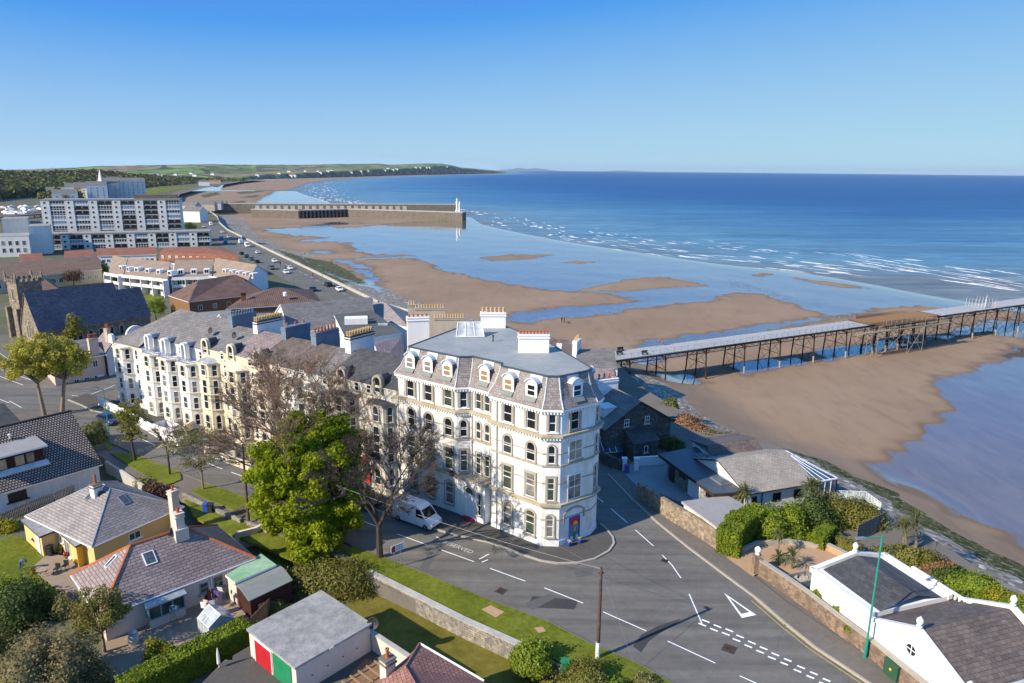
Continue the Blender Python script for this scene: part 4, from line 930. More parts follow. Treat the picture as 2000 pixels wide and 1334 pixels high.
def bay_pts(c,wf,wb,dep):return[TW.at(c-wb/2,0,-.02),TW.at(c-wf/2,0,dep),TW.at(c+wf/2,0,dep),TW.at(c+wb/2,0,-.02)]
def bay(parent,c,z0,z1,wall,trim,floors,wf=2.3,wb=4.2,dep=1.25,roof=None,rz=.55,sw=.13,pr=None):
 pts=bay_pts(c,wf,wb,dep);m=MB();m.prism([(p.x,p.y)for p in pts],z0,z1,bottom=False);b=m.build('bay',M[wall],parent)
 off_=-parent.matrix_basis.translation
 def sub(mm,nm,mat):o=mm.build(nm,M[mat],None);o.parent=b;o.matrix_basis=Matrix.Translation(off_);return o
 poly=[p.xy for p in pts]
 for za,zb,pj in[(z1-.22,z1+.02,.24)]+[(f-.95+.0,f-.85,.07)for f,h,ar in floors[1:]]:
  ob=offset_poly(poly,pj);mm=MB()
  for i in range(3):mm.face([(ob[i].x,ob[i].y,za),(ob[i+1].x,ob[i+1].y,za),(ob[i+1].x,ob[i+1].y,zb),(ob[i].x,ob[i].y,zb)]);mm.face([(ob[i].x,ob[i].y,zb),(ob[i+1].x,ob[i+1].y,zb),(poly[i+1].x,poly[i+1].y,zb+.03),(poly[i].x,poly[i].y,zb+.03)]);mm.face([(poly[i].x,poly[i].y,za),(poly[i+1].x,poly[i+1].y,za),(ob[i+1].x,ob[i+1].y,za),(ob[i].x,ob[i].y,za)])
  sub(mm,'cornice',trim)
 for f,h,ar in floors:
  for i,ww in((0,.72),(1,1.0),(2,.72)):
   wl=Wall(pts[i].xy,pts[i+1].xy);nm=(pr or rngh).choice(['pane_dark','pane_dark','pane_mid','pane_curtain'])
   fw=win(b,Matrix.Translation(-parent.matrix_basis.translation)@wl.M(wl.L/2,f-.9+.02),ww,h,ww/2 if ar else 0,nm,sur=trim if ar else None,sw=sw,sill=trim)
 if roof:
  rz=.16 if roof=='slate_dark' else rz;ob=offset_poly(poly,.3);mm=MB();top=[TW.at(c-wf/2+.35,z1+rz,.05),TW.at(c+wf/2-.35,z1+rz,.05)]
  P3=[(p.x,p.y,z1+.03)for p in ob]
  mm.face([P3[0],P3[1],top[0]]);mm.face([P3[1],P3[2],top[1],top[0]]);mm.face([P3[2],P3[3],top[1]]);sub(mm,'bay_roof',roof)
 return b
def arch_dormer(parent,s,z0,h=2.0,w=1.0,trim='terrace_white',hood='slate_dark',back=1.8,deep=.22):
 """arched window with a thick round hood breaking through the eaves"""
 m4=TW.M(s,z0,.02);m=MB();m.M=m4;m.ring(outline(w+.56,h+.28,(w+.56)/2,0,12),outline(w,h,w/2,0,12),-deep,.3,skip=(0,));d=m.build('dormer',M[trim],parent)
 off_=Matrix.Translation(-parent.matrix_basis.translation)
 mm=MB();mm.M=m4;o=outline(w+.5,h+.24,(w+.5)/2,0,12)[1:];o=[p for p in o if p[1]>h-w*.9]
 for a,b in zip(o,o[1:]):mm.face([(a[0],.05,a[1]),(a[0]*.4,back,a[1]-.1 if a[1]>h else a[1]),(b[0]*.4,back,b[1]-.1 if b[1]>h else b[1]),(b[0],.05,b[1])])
 q=mm.build('hood',M[hood],None);q.parent=d;q.matrix_basis=off_
 win(d,off_@TW.M(s,z0+.1,.06),w,h-.1,w/2,'pane_dark',sur=None,sill=None)
def terrace_house(name,label,s0,s1,zc,zw,zr,wall,trim,roofmat,bays,dorms,attic,floors,bay_roof=None,bz=None,depth=11,ro=5.5,set_back=0.,flats=(),gable_l=False,group='houses of the seafront terrace',bay_wall=None,eave_at=None):
 t=thing(name,label,'building',TW.at((s0+s1)/2,0,-4),group)
 m=MB();P4=[TW.at(s0,0),TW.at(s1,0),TW.at(s1,0,-depth),TW.at(s0,0,-depth)]
 if set_back:
  m.prism([(p.x,p.y)for p in P4],-.6,zc);Q=[TW.at(s0+(8 if set_back>.4 and s0<1 else 0),0,-set_back),TW.at(s1,0,-set_back),TW.at(s1,0,-depth),TW.at(s0+(8 if s0<1 else 0),0,-depth)];m.prism([(p.x,p.y)for p in Q],zc-.1,zw,bottom=False)
 else:m.prism([(p.x,p.y)for p in P4],-.6,zw)
 m.build('wall',M[wall],t)
 e=.12;yb=-set_back+e;m=MB()
 FL,FR,RA,RB=TW.at(s0,zw,yb),TW.at(s1,zw,yb),TW.at(s0,zr,-ro),TW.at(s1,zr,-ro);BL,BR=TW.at(s0,zw+.2,-depth-.2),TW.at(s1,zw+.2,-depth-.2)
 if gable_l:
  a=TW.at(s0+8.0,zc+.25,.1);b_=TW.at(s0+.2,zc+.2,.1);ra=TW.at(s0+8.6,zr,-ro-.8);bb=TW.at(s0,zc+.2,-depth)
  aa=TW.at(s0+8.0,zw,yb);
  m.face([aa,FR,RB,ra],0);m.face([b_,a,ra],0);m.face([a,aa,ra],1);m.face([bb,b_,ra],0);m.face([BR,bb,ra,RB],0)
 else:
  m.slab([FL,FR,RB,RA],.15,0,1);m.slab([BR,BL,RA,RB],.15,0,1)
  for pr,(x,z,y)in((0,(s0,0,0)),(1,(s1,0,0))):m.face([TW.at(x,zw-.16,-.3-set_back),TW.at(x,zr-.16,-ro),TW.at(x,zw-.16,-depth)],1)
 m.build('roof',[M[roofmat],M[wall]],t)
 m=MB();p=TW.at(s0+.02,0);L=s1-s0-.04
 m.obox((p.x,p.y,0),TW.ang,0,L,-.2,.0,zc-.2,zc+.02);m.build('cornice',M[trim],t)
 for c in bays:bay(t,c,-.5,bz or zc,bay_wall or wall,trim,floors,roof=bay_roof)
 for s in dorms:arch_dormer(t,s,zc+.75 if not set_back else zc+.55,trim=trim)
 for s in attic:win(t,TW.M(s,zc+.45,-set_back),.75,1.15,0,'pane_dark',sur=None,sill=trim)
 for s in flats:
  for f,h,ar in floors:win(t,TW.M(s,f-.85),.72,h*.92,.36 if ar else 0,rngh.choice(['pane_dark','pane_mid','pane_curtain']),sur=None,sill=trim)
 return t
FL4=[(1.5,1.75,1),(4.0,1.8,0),(6.5,1.8,0),(8.9,1.75,1)]
FL5=[(1.9,2.2,1),(4.9,2.3,0),(7.2,2.1,0),(9.9,1.95,1)]
tw=terrace_house('terrace_house','long white house at the far end of the terrace with blue balcony rails',0,24.6,9.95,11.9,15.3,'terrace_white','cream','slate_grey',(3.9,12.0,16.4,21.4),(),(8.7,10.2,13.4,14.4,17.8,18.9,20.0,22.9),FL4,set_back=.9,gable_l=True,flats=(7.0,9.0,14.2,18.9),ro=6.5,depth=12.5)
for s in(.25,):
 m=MB();m.M=TW.M(s,9.9,.15);m.face([(x,-.2,z)for x,z in outline(1.2,1.5,.6)]);m.face([(x,.25,z)for x,z in outline(1.2,1.5,.6)][::-1])
 o=outline(1.2,1.5,.6)
 for a,b in zip(o,o[1:]+o[:1]):m.face([(a[0],-.2,a[1]),(a[0],.25,a[1]),(b[0],.25,b[1]),(b[0],-.2,b[1])])
 m.build('round_gable',M['terrace_white'],tw)
m=MB();m.M=TW.M(0.0,10.0,-4)@Matrix.Rotation(math.pi/2,4,'Z');o=outline(3.2,2.0,1.2);m.face([(x,-.2,z)for x,z in o]);m.face([(x,.2,z)for x,z in o][::-1])
for a,b in zip(o,o[1:]+o[:1]):m.face([(a[0],-.2,a[1]),(a[0],.2,a[1]),(b[0],.2,b[1]),(b[0],-.2,b[1])])
m.build('round_gable',M['terrace_white'],tw)
for c in(12.0,16.4,21.4):
 arch_dormer(tw,c-.9,10.2,2.3,.7,'terrace_white','lead',deep=.4)
 m=MB();pts=bay_pts(c,2.3,4.2,1.15)
 for a,b in zip(pts,pts[1:]):
  for z in(10.15,10.8):m.tube((a.x,a.y,z),(b.x,b.y,z),.035,n=4)
  L=(b-a).length;k=max(3,int(L/.16))
  for i in range(k+1):q=a.lerp(b,i/k);m.tube((q.x,q.y,10.0),(q.x,q.y,10.8),.018,n=3)
 m.build('balcony_rail',M['rail_blue'],tw)
terrace_house('terrace_house','cream terrace house next to the long white one, grey-roofed bay',24.62,31.0,11.1,12.6,15.0,'cream','cream','slate_grey',(26.6,),(25.7,),(29.4,),FL5,'lead',10.9,flats=(29.9,))
terrace_house('terrace_house','cream terrace house with weathered slates and a pale flat-hooded bay',31.02,37.0,11.1,12.6,15.0,'cream','cream','slate_purple',(33.0,),(31.6,),(35.5,),FL5,'cream',10.9,flats=(36.0,))
th=terrace_house('terrace_house','pinkish terrace house behind bare branches with small roof window',37.02,43.0,11.1,12.5,14.9,'pink_cream','pink_cream','slate_brown',(39.2,),(37.3,),(41.4,),FL5,'slate_brown',10.9)
m=MB();m.M=TW.M(39.0,0,0);z_=lambda y:12.5+(14.9-12.5)*(y)/5.5
m.face([(-.45,1.6,z_(1.6)+.1),(.45,1.6,z_(1.6)+.1),(.45,2.9,z_(2.9)+.1),(-.45,2.9,z_(2.9)+.1)]);m.build('rooflight',M['skylight_glass'],th)
terrace_house('terrace_house','white terrace house half hidden by the bare tree',43.02,47.0,11.1,12.5,14.8,'white_wall','trim_stone','slate_brown',(44.6,),(),(46.0,),FL5,'slate_brown',10.9)
terrace_house('terrace_house','pale green terrace house behind the bright green tree',47.02,51.0,11.1,12.5,14.8,'pale_green','pale_green','slate_grey',(48.8,),(),(50.2,),FL5,'slate_grey',10.9)
red=terrace_house('terrace_house','grey weathered terrace house with black bay roof, one away from the corner building',51.02,56.7,11.3,12.9,15.3,'grey_render','trim_stone','slate_dark',(53.9,),(53.3,),(55.8,),FL5,'felt_black' if False else 'slate_dark',11.2)
terrace_house('terrace_house','grey weathered terrace house with black bay roof touching the tall corner building',56.72,62.4,11.3,12.9,15.3,'grey_render','trim_stone','slate_dark',(60.0,),(59.3,),(57.8,),FL5,'slate_dark',11.2)
for nm,s_,wm,cm,n,pm,L,zt in(('a',25.1,'chimney_blue','chimney_blue',9,'pot_grey',4.3,16.4),('b',31.0,'white_wall','black_paint',10,'pot_buff',4.6,16.3),('c',37.0,'chimney_blue','chimney_blue',3,'pot_red',4.4,16.2),('d',43.0,'chimney_blue','chimney_blue',7,'pot_red',4.2,16.2),('e',49.6,'white_wall','black_paint',9,'pot_buff',4.4,16.6)):
 owner=[o for o in C if o.get('category')=='building' and o.name.startswith('terrace_house')and abs((o.matrix_basis.translation.xy-TW.p).dot(TW.d)-(s_+2.2))<3.6]
 ow=owner[0];c=TW.at(s_,0,-6.9);chimney(ow,(c.x,c.y),TW.ang+math.pi/2,L,.95,12.2,zt,wm,cm,n,pm,.62 if n>3 else .5,rows=2 if nm in 'be' else 1)
for s_,z,o_ in((22.5,13.6,-3.2),(29.0,13.9,-2.6)):dish(tw if s_<24 else th,TW.at(s_,z+.6,o_),math.radians(-30),.5)
def wall_run(name,label,px,z,h,th_,mat,cat='wall',cap=None,zb=None,group=None):
 pts=[W(x,y,z+h)if not isinstance(x,Vector)else x for x,y in px]
 t=thing(name,label,cat,(pts[0].x,pts[0].y,z),group);m=MB();mc=MB()
 for a,b in zip(pts,pts[1:]):
  e_=(len(m.f)//6%2)*.006;d=b-a;L=d.length;an=math.atan2(d.y,d.x);m.obox((a.x,a.y,0),an,-th_*.3,L+th_*.3,-th_/2-e_,th_/2+e_,z-.5 if zb is None else zb,z+h-(.06 if cap else 0)+e_)
  if cap:mc.obox((a.x,a.y,0),an,-th_*.4,L+th_*.4,-th_/2-.05-e_,th_/2+.05+e_,z+h-.05+e_,z+h+.02+e_)
 m.build('wall',M[mat],t)
 if cap:mc.build('coping',M[cap],t)
 return t
wall_run('garden_wall','low bright white garden wall in front of the long white house',[(192,776),(236,797),(276,818),(322,845)],.1,1.3,.25,'white_wall',cap='white_wall')
wall_run('garden_wall','cream garden wall beside the steps of the cream house',[(322,846),(352,836),(386,815)],.1,1.2,.25,'cream',cap='cream')
wall_run('garden_wall','cream front wall under the bare tree',[(400,872),(456,893),(500,908)],.1,1.0,.25,'cream',cap='cream')
for px,lb in(((456,884),'cream gate pillar at the right of the cream front wall'),((402,862),'cream gate pillar at the left of the cream front wall')):
 q=W(*px,1.2);t_=thing('gate_pillar',lb,'pillar',(q.x,q.y,0),'cream gate pillars');m=MB();m.box(q.x-.25,q.x+.25,q.y-.25,q.y+.25,0,1.4);m.build('shaft',M['cream'],t_);m=MB();m.box(q.x-.32,q.x+.32,q.y-.32,q.y+.32,1.402,1.55);m.build('cap',M['cream'],t_)
def quads(cent,nrm,size,rng,aspect=1.0):
 n=len(cent);r=rng.normal(size=(n,3));t=np.cross(nrm,r);t/=np.linalg.norm(t,axis=1)[:,None]+1e-9;b=np.cross(nrm,t)
 s=(size*(.65+.7*rng.random(n)))[:,None]if np.isscalar(size)else size[:,None]
 t=t*s;b=b*s*aspect
 v=np.stack([cent-t-b*.35,cent+b-t*.2,cent+t+b*.2,cent-b+t*.35],1).reshape(-1,3);return v,np.arange(4*n).reshape(n,4)
def leaf_cloud(cl,rad,per,size,seed,flat=.8,shell=.55):
 rng=np.random.default_rng(seed);cl=np.asarray(cl,float);rad=np.asarray(rad,float);k=len(cl)
 d=rng.normal(size=(k,per,3));d/=np.linalg.norm(d,axis=2)[...,None];rr=shell+(1-shell)*rng.random((k,per,1));
 p=cl[:,None]+d*rr*rad[:,None,None]*np.array([1,1,flat]);nr=d+.55*rng.normal(size=d.shape);nr/=np.linalg.norm(nr,axis=2)[...,None]
 return quads(p.reshape(-1,3),nr.reshape(-1,3),size,rng)
def crown_centres(c,r,n,seed,inner=.35,bottom=-.75):
 rng=np.random.default_rng(seed);out=[]
 while len(out)<n:
  d=rng.normal(size=3);d/=np.linalg.norm(d)
  if d[2]<bottom:continue
  f=inner+(1-inner)*rng.random()**.6;w=1+.22*math.sin(3.1*d[0]+seed)+.16*math.sin(5.3*d[1]+2*seed+3*d[2]);out.append(np.array(c)+d*np.array(r)*f*w*.86)
 return np.array(out)
def limb(m,p,q,r0,r1,bend=.15,n=5,segs=3,rnd=random):
 p=Vector(p);q=Vector(q);L=(q-p).length;pv=p;a=Vector((rnd.gauss(0,1),rnd.gauss(0,1),rnd.gauss(0,.5)))*L*bend*.5
 for i in range(1,segs+1):
  t=i/segs;x=p.lerp(q,t)+a*math.sin(math.pi*t)+Vector((0,0,L*.08*math.sin(math.pi*t)));m.tube(pv,x,r0+(r1-r0)*(i-1)/segs,r0+(r1-r0)*t,n=n,caps=False);pv=x
def tree(name,label,base,cc,cr,ncl,clr,per,leaf,mat,bark='bark',tr=.22,seed=1,split=.4,group=None,cat='tree',nl=14,inner=.35,stems=1,bottom=-.75,skirt=0):
 t=thing(name,label,cat,base,group);rnd=random.Random(seed);m=MB();base=Vector(base);cc=Vector(cc)
 ct=crown_centres(cc,cr,ncl,seed,inner,bottom)
 if skirt:ct=np.concatenate([ct,crown_centres((base.x+.2,base.y-.4,base.z+3.0),(3.4,3.2,3.0),skirt,seed+3,.4,-.9)]);ncl+=skirt
 fork=base.lerp(Vector((cc.x,cc.y,cc.z-cr[2]*.55)),1 if split>.9 else .85)
 for s in range(stems):
  o=Vector((rnd.uniform(-.3,.3),rnd.uniform(-.3,.3),0))*(stems>1);m.tube(base+o-Vector((0,0,.3)),base+o*1.5+(fork-base)*.5,tr*1.25,tr,n=7,caps=False);m.tube(base+o*1.5+(fork-base)*.5,fork+o*2,tr,tr*.8,n=7,caps=False)
 for k in range(min(nl,ncl)):q=ct[k*ncl//nl];limb(m,fork,q,tr*.45,.03,.2,rnd=rnd)
 m.build('trunk',M[bark],t,smooth=True,uv=False)
 rg=np.random.default_rng(seed+5);v,f=leaf_cloud(ct,clr*(.7+.6*rg.random(ncl)),per,leaf,seed+9)
 mesh_np('crown',v,f,M[mat],t);return t
def bare_tree(name,label,base,h,spread,seed,bark='bark',twig='twig',tr=.25,depth=6,lean=(0,0),leaf=None,nleaf=0,group=None,fork=.3,stems=3):
 t=thing(name,label,'tree',base,group);rnd=random.Random(seed);m=MB();tw=MB();tips=[]
 base=Vector(base)
 def grow(p,d,L,r,lv):
  q=p+d*L
  mm=m if r>.035 else tw
  mid=p.lerp(q,.5)+Vector((rnd.gauss(0,1),rnd.gauss(0,1),rnd.gauss(0,1)))*L*.06
  mm.tube(p,mid,r,r*.86,n=6 if lv<2 else(4 if lv<4 else 3),caps=False);mm.tube(mid,q,r*.86,r*.72,n=6 if lv<2 else(4 if lv<4 else 3),caps=False)
  if lv>=depth:tips.append(q);return
  k=rnd.choice((2,3))if lv<3 else rnd.choice((2,3,3)if depth<8 else(2,2,3))
  for i in range(k):
   a=rnd.uniform(.25,.62)*(1.15 if lv<2 else 1.0);ax=d.orthogonal().normalized();ax.rotate(Matrix.Rotation(rnd.random()*6.283,3,d));nd=d.copy();nd.rotate(Matrix.Rotation(a,3,ax));nd=(nd+Vector((0,0,.16))).normalized();nd.x*=spread;nd.y*=spread;nd.normalize()
   grow(q,nd,L*rnd.uniform(.66,.88),max(.013,r*rnd.uniform(.52,.68)),lv+1)
  if lv>2:
   for _ in range(4 if depth>6 else 3):
    x=p.lerp(q,rnd.random());nd=(d+Vector((rnd.gauss(0,.6),rnd.gauss(0,.6),rnd.gauss(.1,.4)))).normalized();tw.tube(x,x+nd*L*.8,max(.019,r*.3),.011,n=3,caps=False)
 f0=h*fork;d0=Vector((lean[0],lean[1],1)).normalized();top=base+d0*f0
 m.tube(base-Vector((0,0,.3)),base+d0*f0*.5,tr*1.2,tr,n=8,caps=False);m.tube(base+d0*f0*.5,top,tr,tr*.85,n=8,caps=False)
 for i in range(stems):
  a=6.283*i/stems+rnd.random();nd=Vector((math.cos(a)*.42*spread+lean[0],math.sin(a)*.42*spread+lean[1],1)).normalized();grow(top,nd,h*.21,tr*.62,1)
 m.build('trunk',M[bark],t,uv=False)
 tw.build('crown',M[twig],t,uv=False)
 if leaf:
  rg=np.random.default_rng(seed);tp=np.array(tips);c=tp[rg.integers(0,len(tp),nleaf)]+rg.normal(size=(nleaf,3))*.35;nr=rg.normal(size=(nleaf,3));nr/=np.linalg.norm(nr,axis=1)[:,None];v,f=quads(c,nr,.075,rg);mesh_np('leaves',v,f,M[leaf],t)
 return t
def bush(name,label,c,r,mat,n,leaf=.1,seed=1,cat='bush',group=None,core=None,lump=.18):
 """c: ground centre; r: half sizes; a lumpy leafy mass"""
 core=core or mat;c=Vector(c);t=thing(name,label,cat,c,group);rng=np.random.default_rng(seed)
 d=rng.normal(size=(n,3));d[:,2]=np.abs(d[:,2])*.9+.0;d/=np.linalg.norm(d,axis=1)[:,None]
 lum=1+lump*np.sin(4*d[:,0]+seed)+lump*np.sin(5*d[:,1]+seed*2)*np.cos(3*d[:,2]+seed)+.10*rng.normal(size=n);rr=np.array([r[0],r[1],r[2]])
 p=np.array(c)+d*rr*lum[:,None]*(.82+.18*rng.random((n,1)));nr=d+.6*rng.normal(size=d.shape);nr/=np.linalg.norm(nr,axis=1)[:,None]
 v,f=quads(p,nr,leaf,rng);mesh_np('leaves',v,f,M[mat],t)
 m=MB();prof=[(.98,0),(.95,.3),(.8,.62),(.5,.86),(.12,.97)];rings=[]
 for a,z in prof:
  ring=[]
  for k in range(14):
   th=6.283*k/14;dd=np.array([math.cos(th)*a,math.sin(th)*a,z]);dn=dd/np.linalg.norm(dd);lu=1+lump*math.sin(4*dn[0]+seed)+lump*math.sin(5*dn[1]+seed*2)*math.cos(3*dn[2]+seed);q=np.array(c)+dd*rr*.84*lu;q[2]=max(q[2],c.z-.05);ring.append(m.pt(q))
  rings.append(ring)
 for a,b in zip(rings,rings[1:]):
  for k in range(14):m.idx((a[k],a[(k+1)%14],b[(k+1)%14],b[k]))
 m.idx(rings[-1]);m.build('branches',M[core],t,smooth=True,uv=False);return t
def hedge(name,label,pts,wd,h,z,mat,dens=60,leaf=.08,seed=1,core=None,wob=.07,group=None):
 """a clipped hedge along a line of ground points"""
 core=core or mat;t=thing(name,label,'hedge',(pts[0].x,pts[0].y,z),group);rng=np.random.default_rng(seed);P_=[];N_=[];m=MB()
 for a,b in zip(pts,pts[1:]):
  d=Vector((b.x-a.x,b.y-a.y,0));L=d.length;d/=L;n=Vector((-d.y,d.x,0));an=math.atan2(d.y,d.x)
  m.obox((a.x,a.y,0),an,-wd*.4,L+wd*.4,-wd/2+.1,wd/2-.1,z,z+h-.1)
  for face,area in(('t',L*wd),('l',L*h),('r',L*h),('e',wd*h),('s',wd*h)):
   k=int(area*dens);u=rng.random(k);w_=rng.random(k);ux=-wd*.45+u*(L+wd*.9)
   if face=='t':x=ux;y=(w_-.5)*wd;zz=np.full(k,h);nn=np.array([0,0,1.])
   elif face in 'lr':s=1 if face=='l' else-1;x=ux;y=np.full(k,s*wd/2);zz=w_*h;nn=np.array([n.x*s,n.y*s,0])
   else:s=-1 if face=='s' else 1;x=np.full(k,-wd*.45 if s<0 else L+wd*.45);y=(w_-.5)*wd;zz=u*h;nn=np.array([d.x*s,d.y*s,0])
   bul=wob*(np.sin(x*1.7+seed)+np.sin(x*3.9+zz*2.3));q=np.array([a.x,a.y,z])+x[:,None]*np.array(d)+y[:,None]*np.array(n)+zz[:,None]*np.array([0,0,1.])+nn*bul[:,None]+.05*rng.normal(size=(k,3));P_.append(q);N_.append(nn+.7*rng.normal(size=(k,3)))
 p=np.concatenate(P_);nr=np.concatenate(N_);nr/=np.linalg.norm(nr,axis=1)[:,None];v,f=quads(p,nr,leaf,rng);mesh_np('leaves',v,f,M[mat],t);m.build('branches',M[core],t,uv=False);return t
def palm(name,label,base,h,r,heads=1,seed=1,mat='leaf_palm',group=None,n=70):
 t=thing(name,label,'palm',base,group);rnd=random.Random(seed);m=MB();base=Vector(base);lf=MB()
 for k in range(heads):
  a=rnd.random()*6.28;top=base+Vector((math.cos(a)*r*.5*(heads>1),math.sin(a)*r*.5*(heads>1),h*rnd.uniform(.8,1.05)));limb(m,base,top,.13,.09,.1,n=6,rnd=rnd)
  for i in range(n):
   th=rnd.random()*6.283;el=rnd.uniform(-.7,1.45);d=Vector((math.cos(th)*math.cos(el),math.sin(th)*math.cos(el),math.sin(el)));L=r*rnd.uniform(.75,1.1);s=d.cross(Vector((0,0,1)))
   if s.length<.05:s=Vector((1,0,0))
   s.normalize();md=top+d*L*.55;tip=top+d*L+Vector((0,0,-L*.22));lf.face([top+s*.02,md+s*.045,tip,md-s*.045])
 m.build('trunk',M['bark_pale'],t,uv=False);lf.build('crown',M[mat],t,uv=False);return t
def P3(px,py,z):return W(px,py,z)
cot=thing('stone_cottage','dark stone cottage with slate roof and white gable windows below the pier','building',(17,93,0))
g0=Vector((12.7,90.3));g1=Vector((22.4,94.6));gd=(g1-g0).normalized();gn=Vector((-gd.y,gd.x));CW=Wall(g0,g1);dep=7.2
m=MB();a,b=CW.at(0,0),CW.at(CW.L,0);c_,d_=CW.at(CW.L,0,-dep),CW.at(0,0,-dep);m.prism([(p.x,p.y)for p in(a,b,c_,d_)],-2.5,4.2)
for o in(0,-dep):m.face([CW.at(0,4.2,o),CW.at(CW.L,4.2,o),CW.at(CW.L*.5,7.35,o)])
m.build('wall',M['stone_dark'],cot)
m=MB();e=.35
m.slab([CW.at(-e,4.05,e),CW.at(CW.L/2,7.5,e),CW.at(CW.L/2,7.5,-dep-e),CW.at(-e,4.05,-dep-e)],.16,0,1);m.slab([CW.at(CW.L+e,4.05,e),CW.at(CW.L+e,4.05,-dep-e),CW.at(CW.L/2,7.5,-dep-e),CW.at(CW.L/2,7.5,e)],.16,0,1)
m.build('roof',[M['slate_grey'],M['dark_brown']],cot)
for s in(3.3,6.6):win(cot,CW.M(s,4.0),.75,1.1,0,'pane_dark',bars=(1,1),sur=None,sill='trim_stone')
ew=Wall(CW.at(3.0,0,2.4).xy,CW.at(6.9,0,2.4).xy);m=MB();m.prism([(p.x,p.y)for p in(ew.at(0,0),ew.at(ew.L,0),ew.at(ew.L,0,-2.4),ew.at(0,0,-2.4))],-1,[2.5,2.5,3.5,3.5]);m.build('lean_to',M['stone_dark'],cot)
m=MB();m.slab([ew.at(-.15,2.5,.25),ew.at(ew.L+.15,2.5,.25),ew.at(ew.L+.15,3.6,-2.4),ew.at(-.15,3.6,-2.4)],.12);m.build('lean_to_roof',M['slate_dark'],cot);win(cot,ew.M(2.0,.9),.6,.95,0,'pane_dark',bars=(0,0),sill='trim_stone')
lw=Wall(CW.at(0,0,-dep).xy,CW.at(0,0).xy);win(cot,lw.M(5.6,.6),.9,2.0,0,'pane_mid');win(cot,lw.M(3.2,2.6),.8,1.0,0,'pane_mid')
q=CW.at(CW.L*.5,0,-6.3);chimney(cot,(q.x-1.3,q.y+.2),CW.ang,3.4,.9,5.6,8.7,'white_wall','white_wall',4,'pot_red',.8)
m=MB();p=CW.at(1.9,5.0,-3.2);m.obox(p,CW.ang,-.9,.9,-1.0,1.0,-.4,1.15);m.obox(p,CW.ang,-1.05,1.05,-1.15,1.15,1.152,1.25);m.build('dormer',M['flat_white'],cot);
hb=thing('white_house','low white house with grey slate roof in front of the pier entrance','building',(16,115,-1));A1,A2,A3,A4=W(1128,722,4.0),W(1206,722,4.0),W(1192,686,4.0),W(1118,690,4.0)
ra=(A1+A4)/2+Vector((0,0,2.2));rb=(A2+A3)/2+Vector((0,0,2.2))
m=MB();m.prism([(p.x,p.y)for p in(A1,A2,A3,A4)],-3,4);m.face([A1,A4,ra]);m.face([A2,A3,rb]);m.build('wall',M['white_wall'],hb);gable_roof('roof',A1,A2,A3,A4,ra,rb,hb,'slate_grey');q=W(1126,690,5.5);chimney(hb,(q.x,q.y),math.radians(70),3.0,.8,3.5,7.9,'white_wall','white_wall',3,'pot_buff',.8)
hc=thing('slate_outhouse','small house with purple slate gable roof beside the stone cottage','building',(13,103,-1));A1,A2,A3,A4=W(1156,752,3.6),W(1194,752,3.6),W(1204,728,3.6),W(1160,728,3.6)
ra=(A1+A4)/2+Vector((0,0,1.8));rb=(A2+A3)/2+Vector((0,0,1.8));m=MB();m.prism([(p.x,p.y)for p in(A1,A2,A3,A4)],-3,3.6);m.face([A1,A4,ra]);m.face([A2,A3,rb]);m.build('wall',M['grey_render'],hc);gable_roof('roof',A1,A2,A3,A4,ra,rb,hc,'slate_purple')
for i,(x0,x1,yf,yb,wm,rm,lb)in enumerate(((870,985,664,640,'buff_wall','slate_grey','grey roofed house behind the tall corner building'),(1064,1112,690,676,'buff_wall','slate_brown','low brown roofed house right behind the flat roof chimney'))):
 h_=thing('town_house',lb,'building',W((x0+x1)/2,yf,3)-Vector((0,0,5)));A1,A2,A3,A4=[W(x,y,3.6)for x,y in((x0,yf),(x1,yf),(x1-4,yb),(x0-4,yb))];ra=(A1+A4)/2+Vector((0,0,2));rb=(A2+A3)/2+Vector((0,0,2))
 m=MB();m.prism([(p.x,p.y)for p in(A1,A2,A3,A4)],-4,3.6);m.face([A1,A4,ra]);m.face([A2,A3,rb]);m.build('wall',M[wm],h_);gable_roof('roof',A1,A2,A3,A4,ra,rb,h_,rm)
 if i==0:
  for k,(px,n,zt)in enumerate(((878,12,8.6),(838,11,9.6),(800,3,9.3))):q=W(px,655-k*7,5);chimney(h_,(q.x,q.y+2*k),math.radians(8),6.2 if n>3 else 1.6,.9,3,zt,'buff_wall','trim_stone',n,'pot_buff',.75)
 else:q=W(1092,686,5);chimney(h_,(q.x,q.y),0,.8,.6,3.5,6.4,'white_wall','white_wall',1,'pot_red',.5)
bg_=thing('seaside_bungalow','white bungalow with flat blue-grey roof, tiled gable and glazed sunroom','bungalow',(28,76,0))
E0,E1,R0,R1=W(1458,966,2.9),W(1595,943,2.9),W(1420,895,4.9),W(1551,878,4.9)
dd=(E1-E0).normalized();nn_=Vector((-dd.y,dd.x,0));wd_=((R0-E0).dot(nn_));Lr=(R1-R0).length
Rr0=E0+nn_*wd_+dd*-.2;Rr0.z=4.9;Rr1=E1+nn_*wd_+dd*-.2;Rr1.z=4.9;Bk0=E0+nn_*wd_*2;Bk1=E1+nn_*wd_*2
gable_roof('tiled_roof',E0,E1,Bk1,Bk0,Rr0,Rr1,bg_,'tile_stonegrey',.16,'dark_brown')
m=MB();q=[E0+nn_*.5+dd*.25,E1+nn_*.5-dd*.2,Bk1-nn_*.5-dd*.2,Bk0-nn_*.5+dd*.25];m.prism([(p.x,p.y)for p in q],-1.5,2.95)
for a,b,c in((q[0],q[3],Rr0+dd*.25),(q[1],q[2],Rr1-dd*.2)):m.face([(a.x,a.y,2.95),(b.x,b.y,2.95),(c.x,c.y,4.8)])
m.build('wall',M['white_wall'],bg_)
BW=Wall(q[0].xy,q[1].xy)
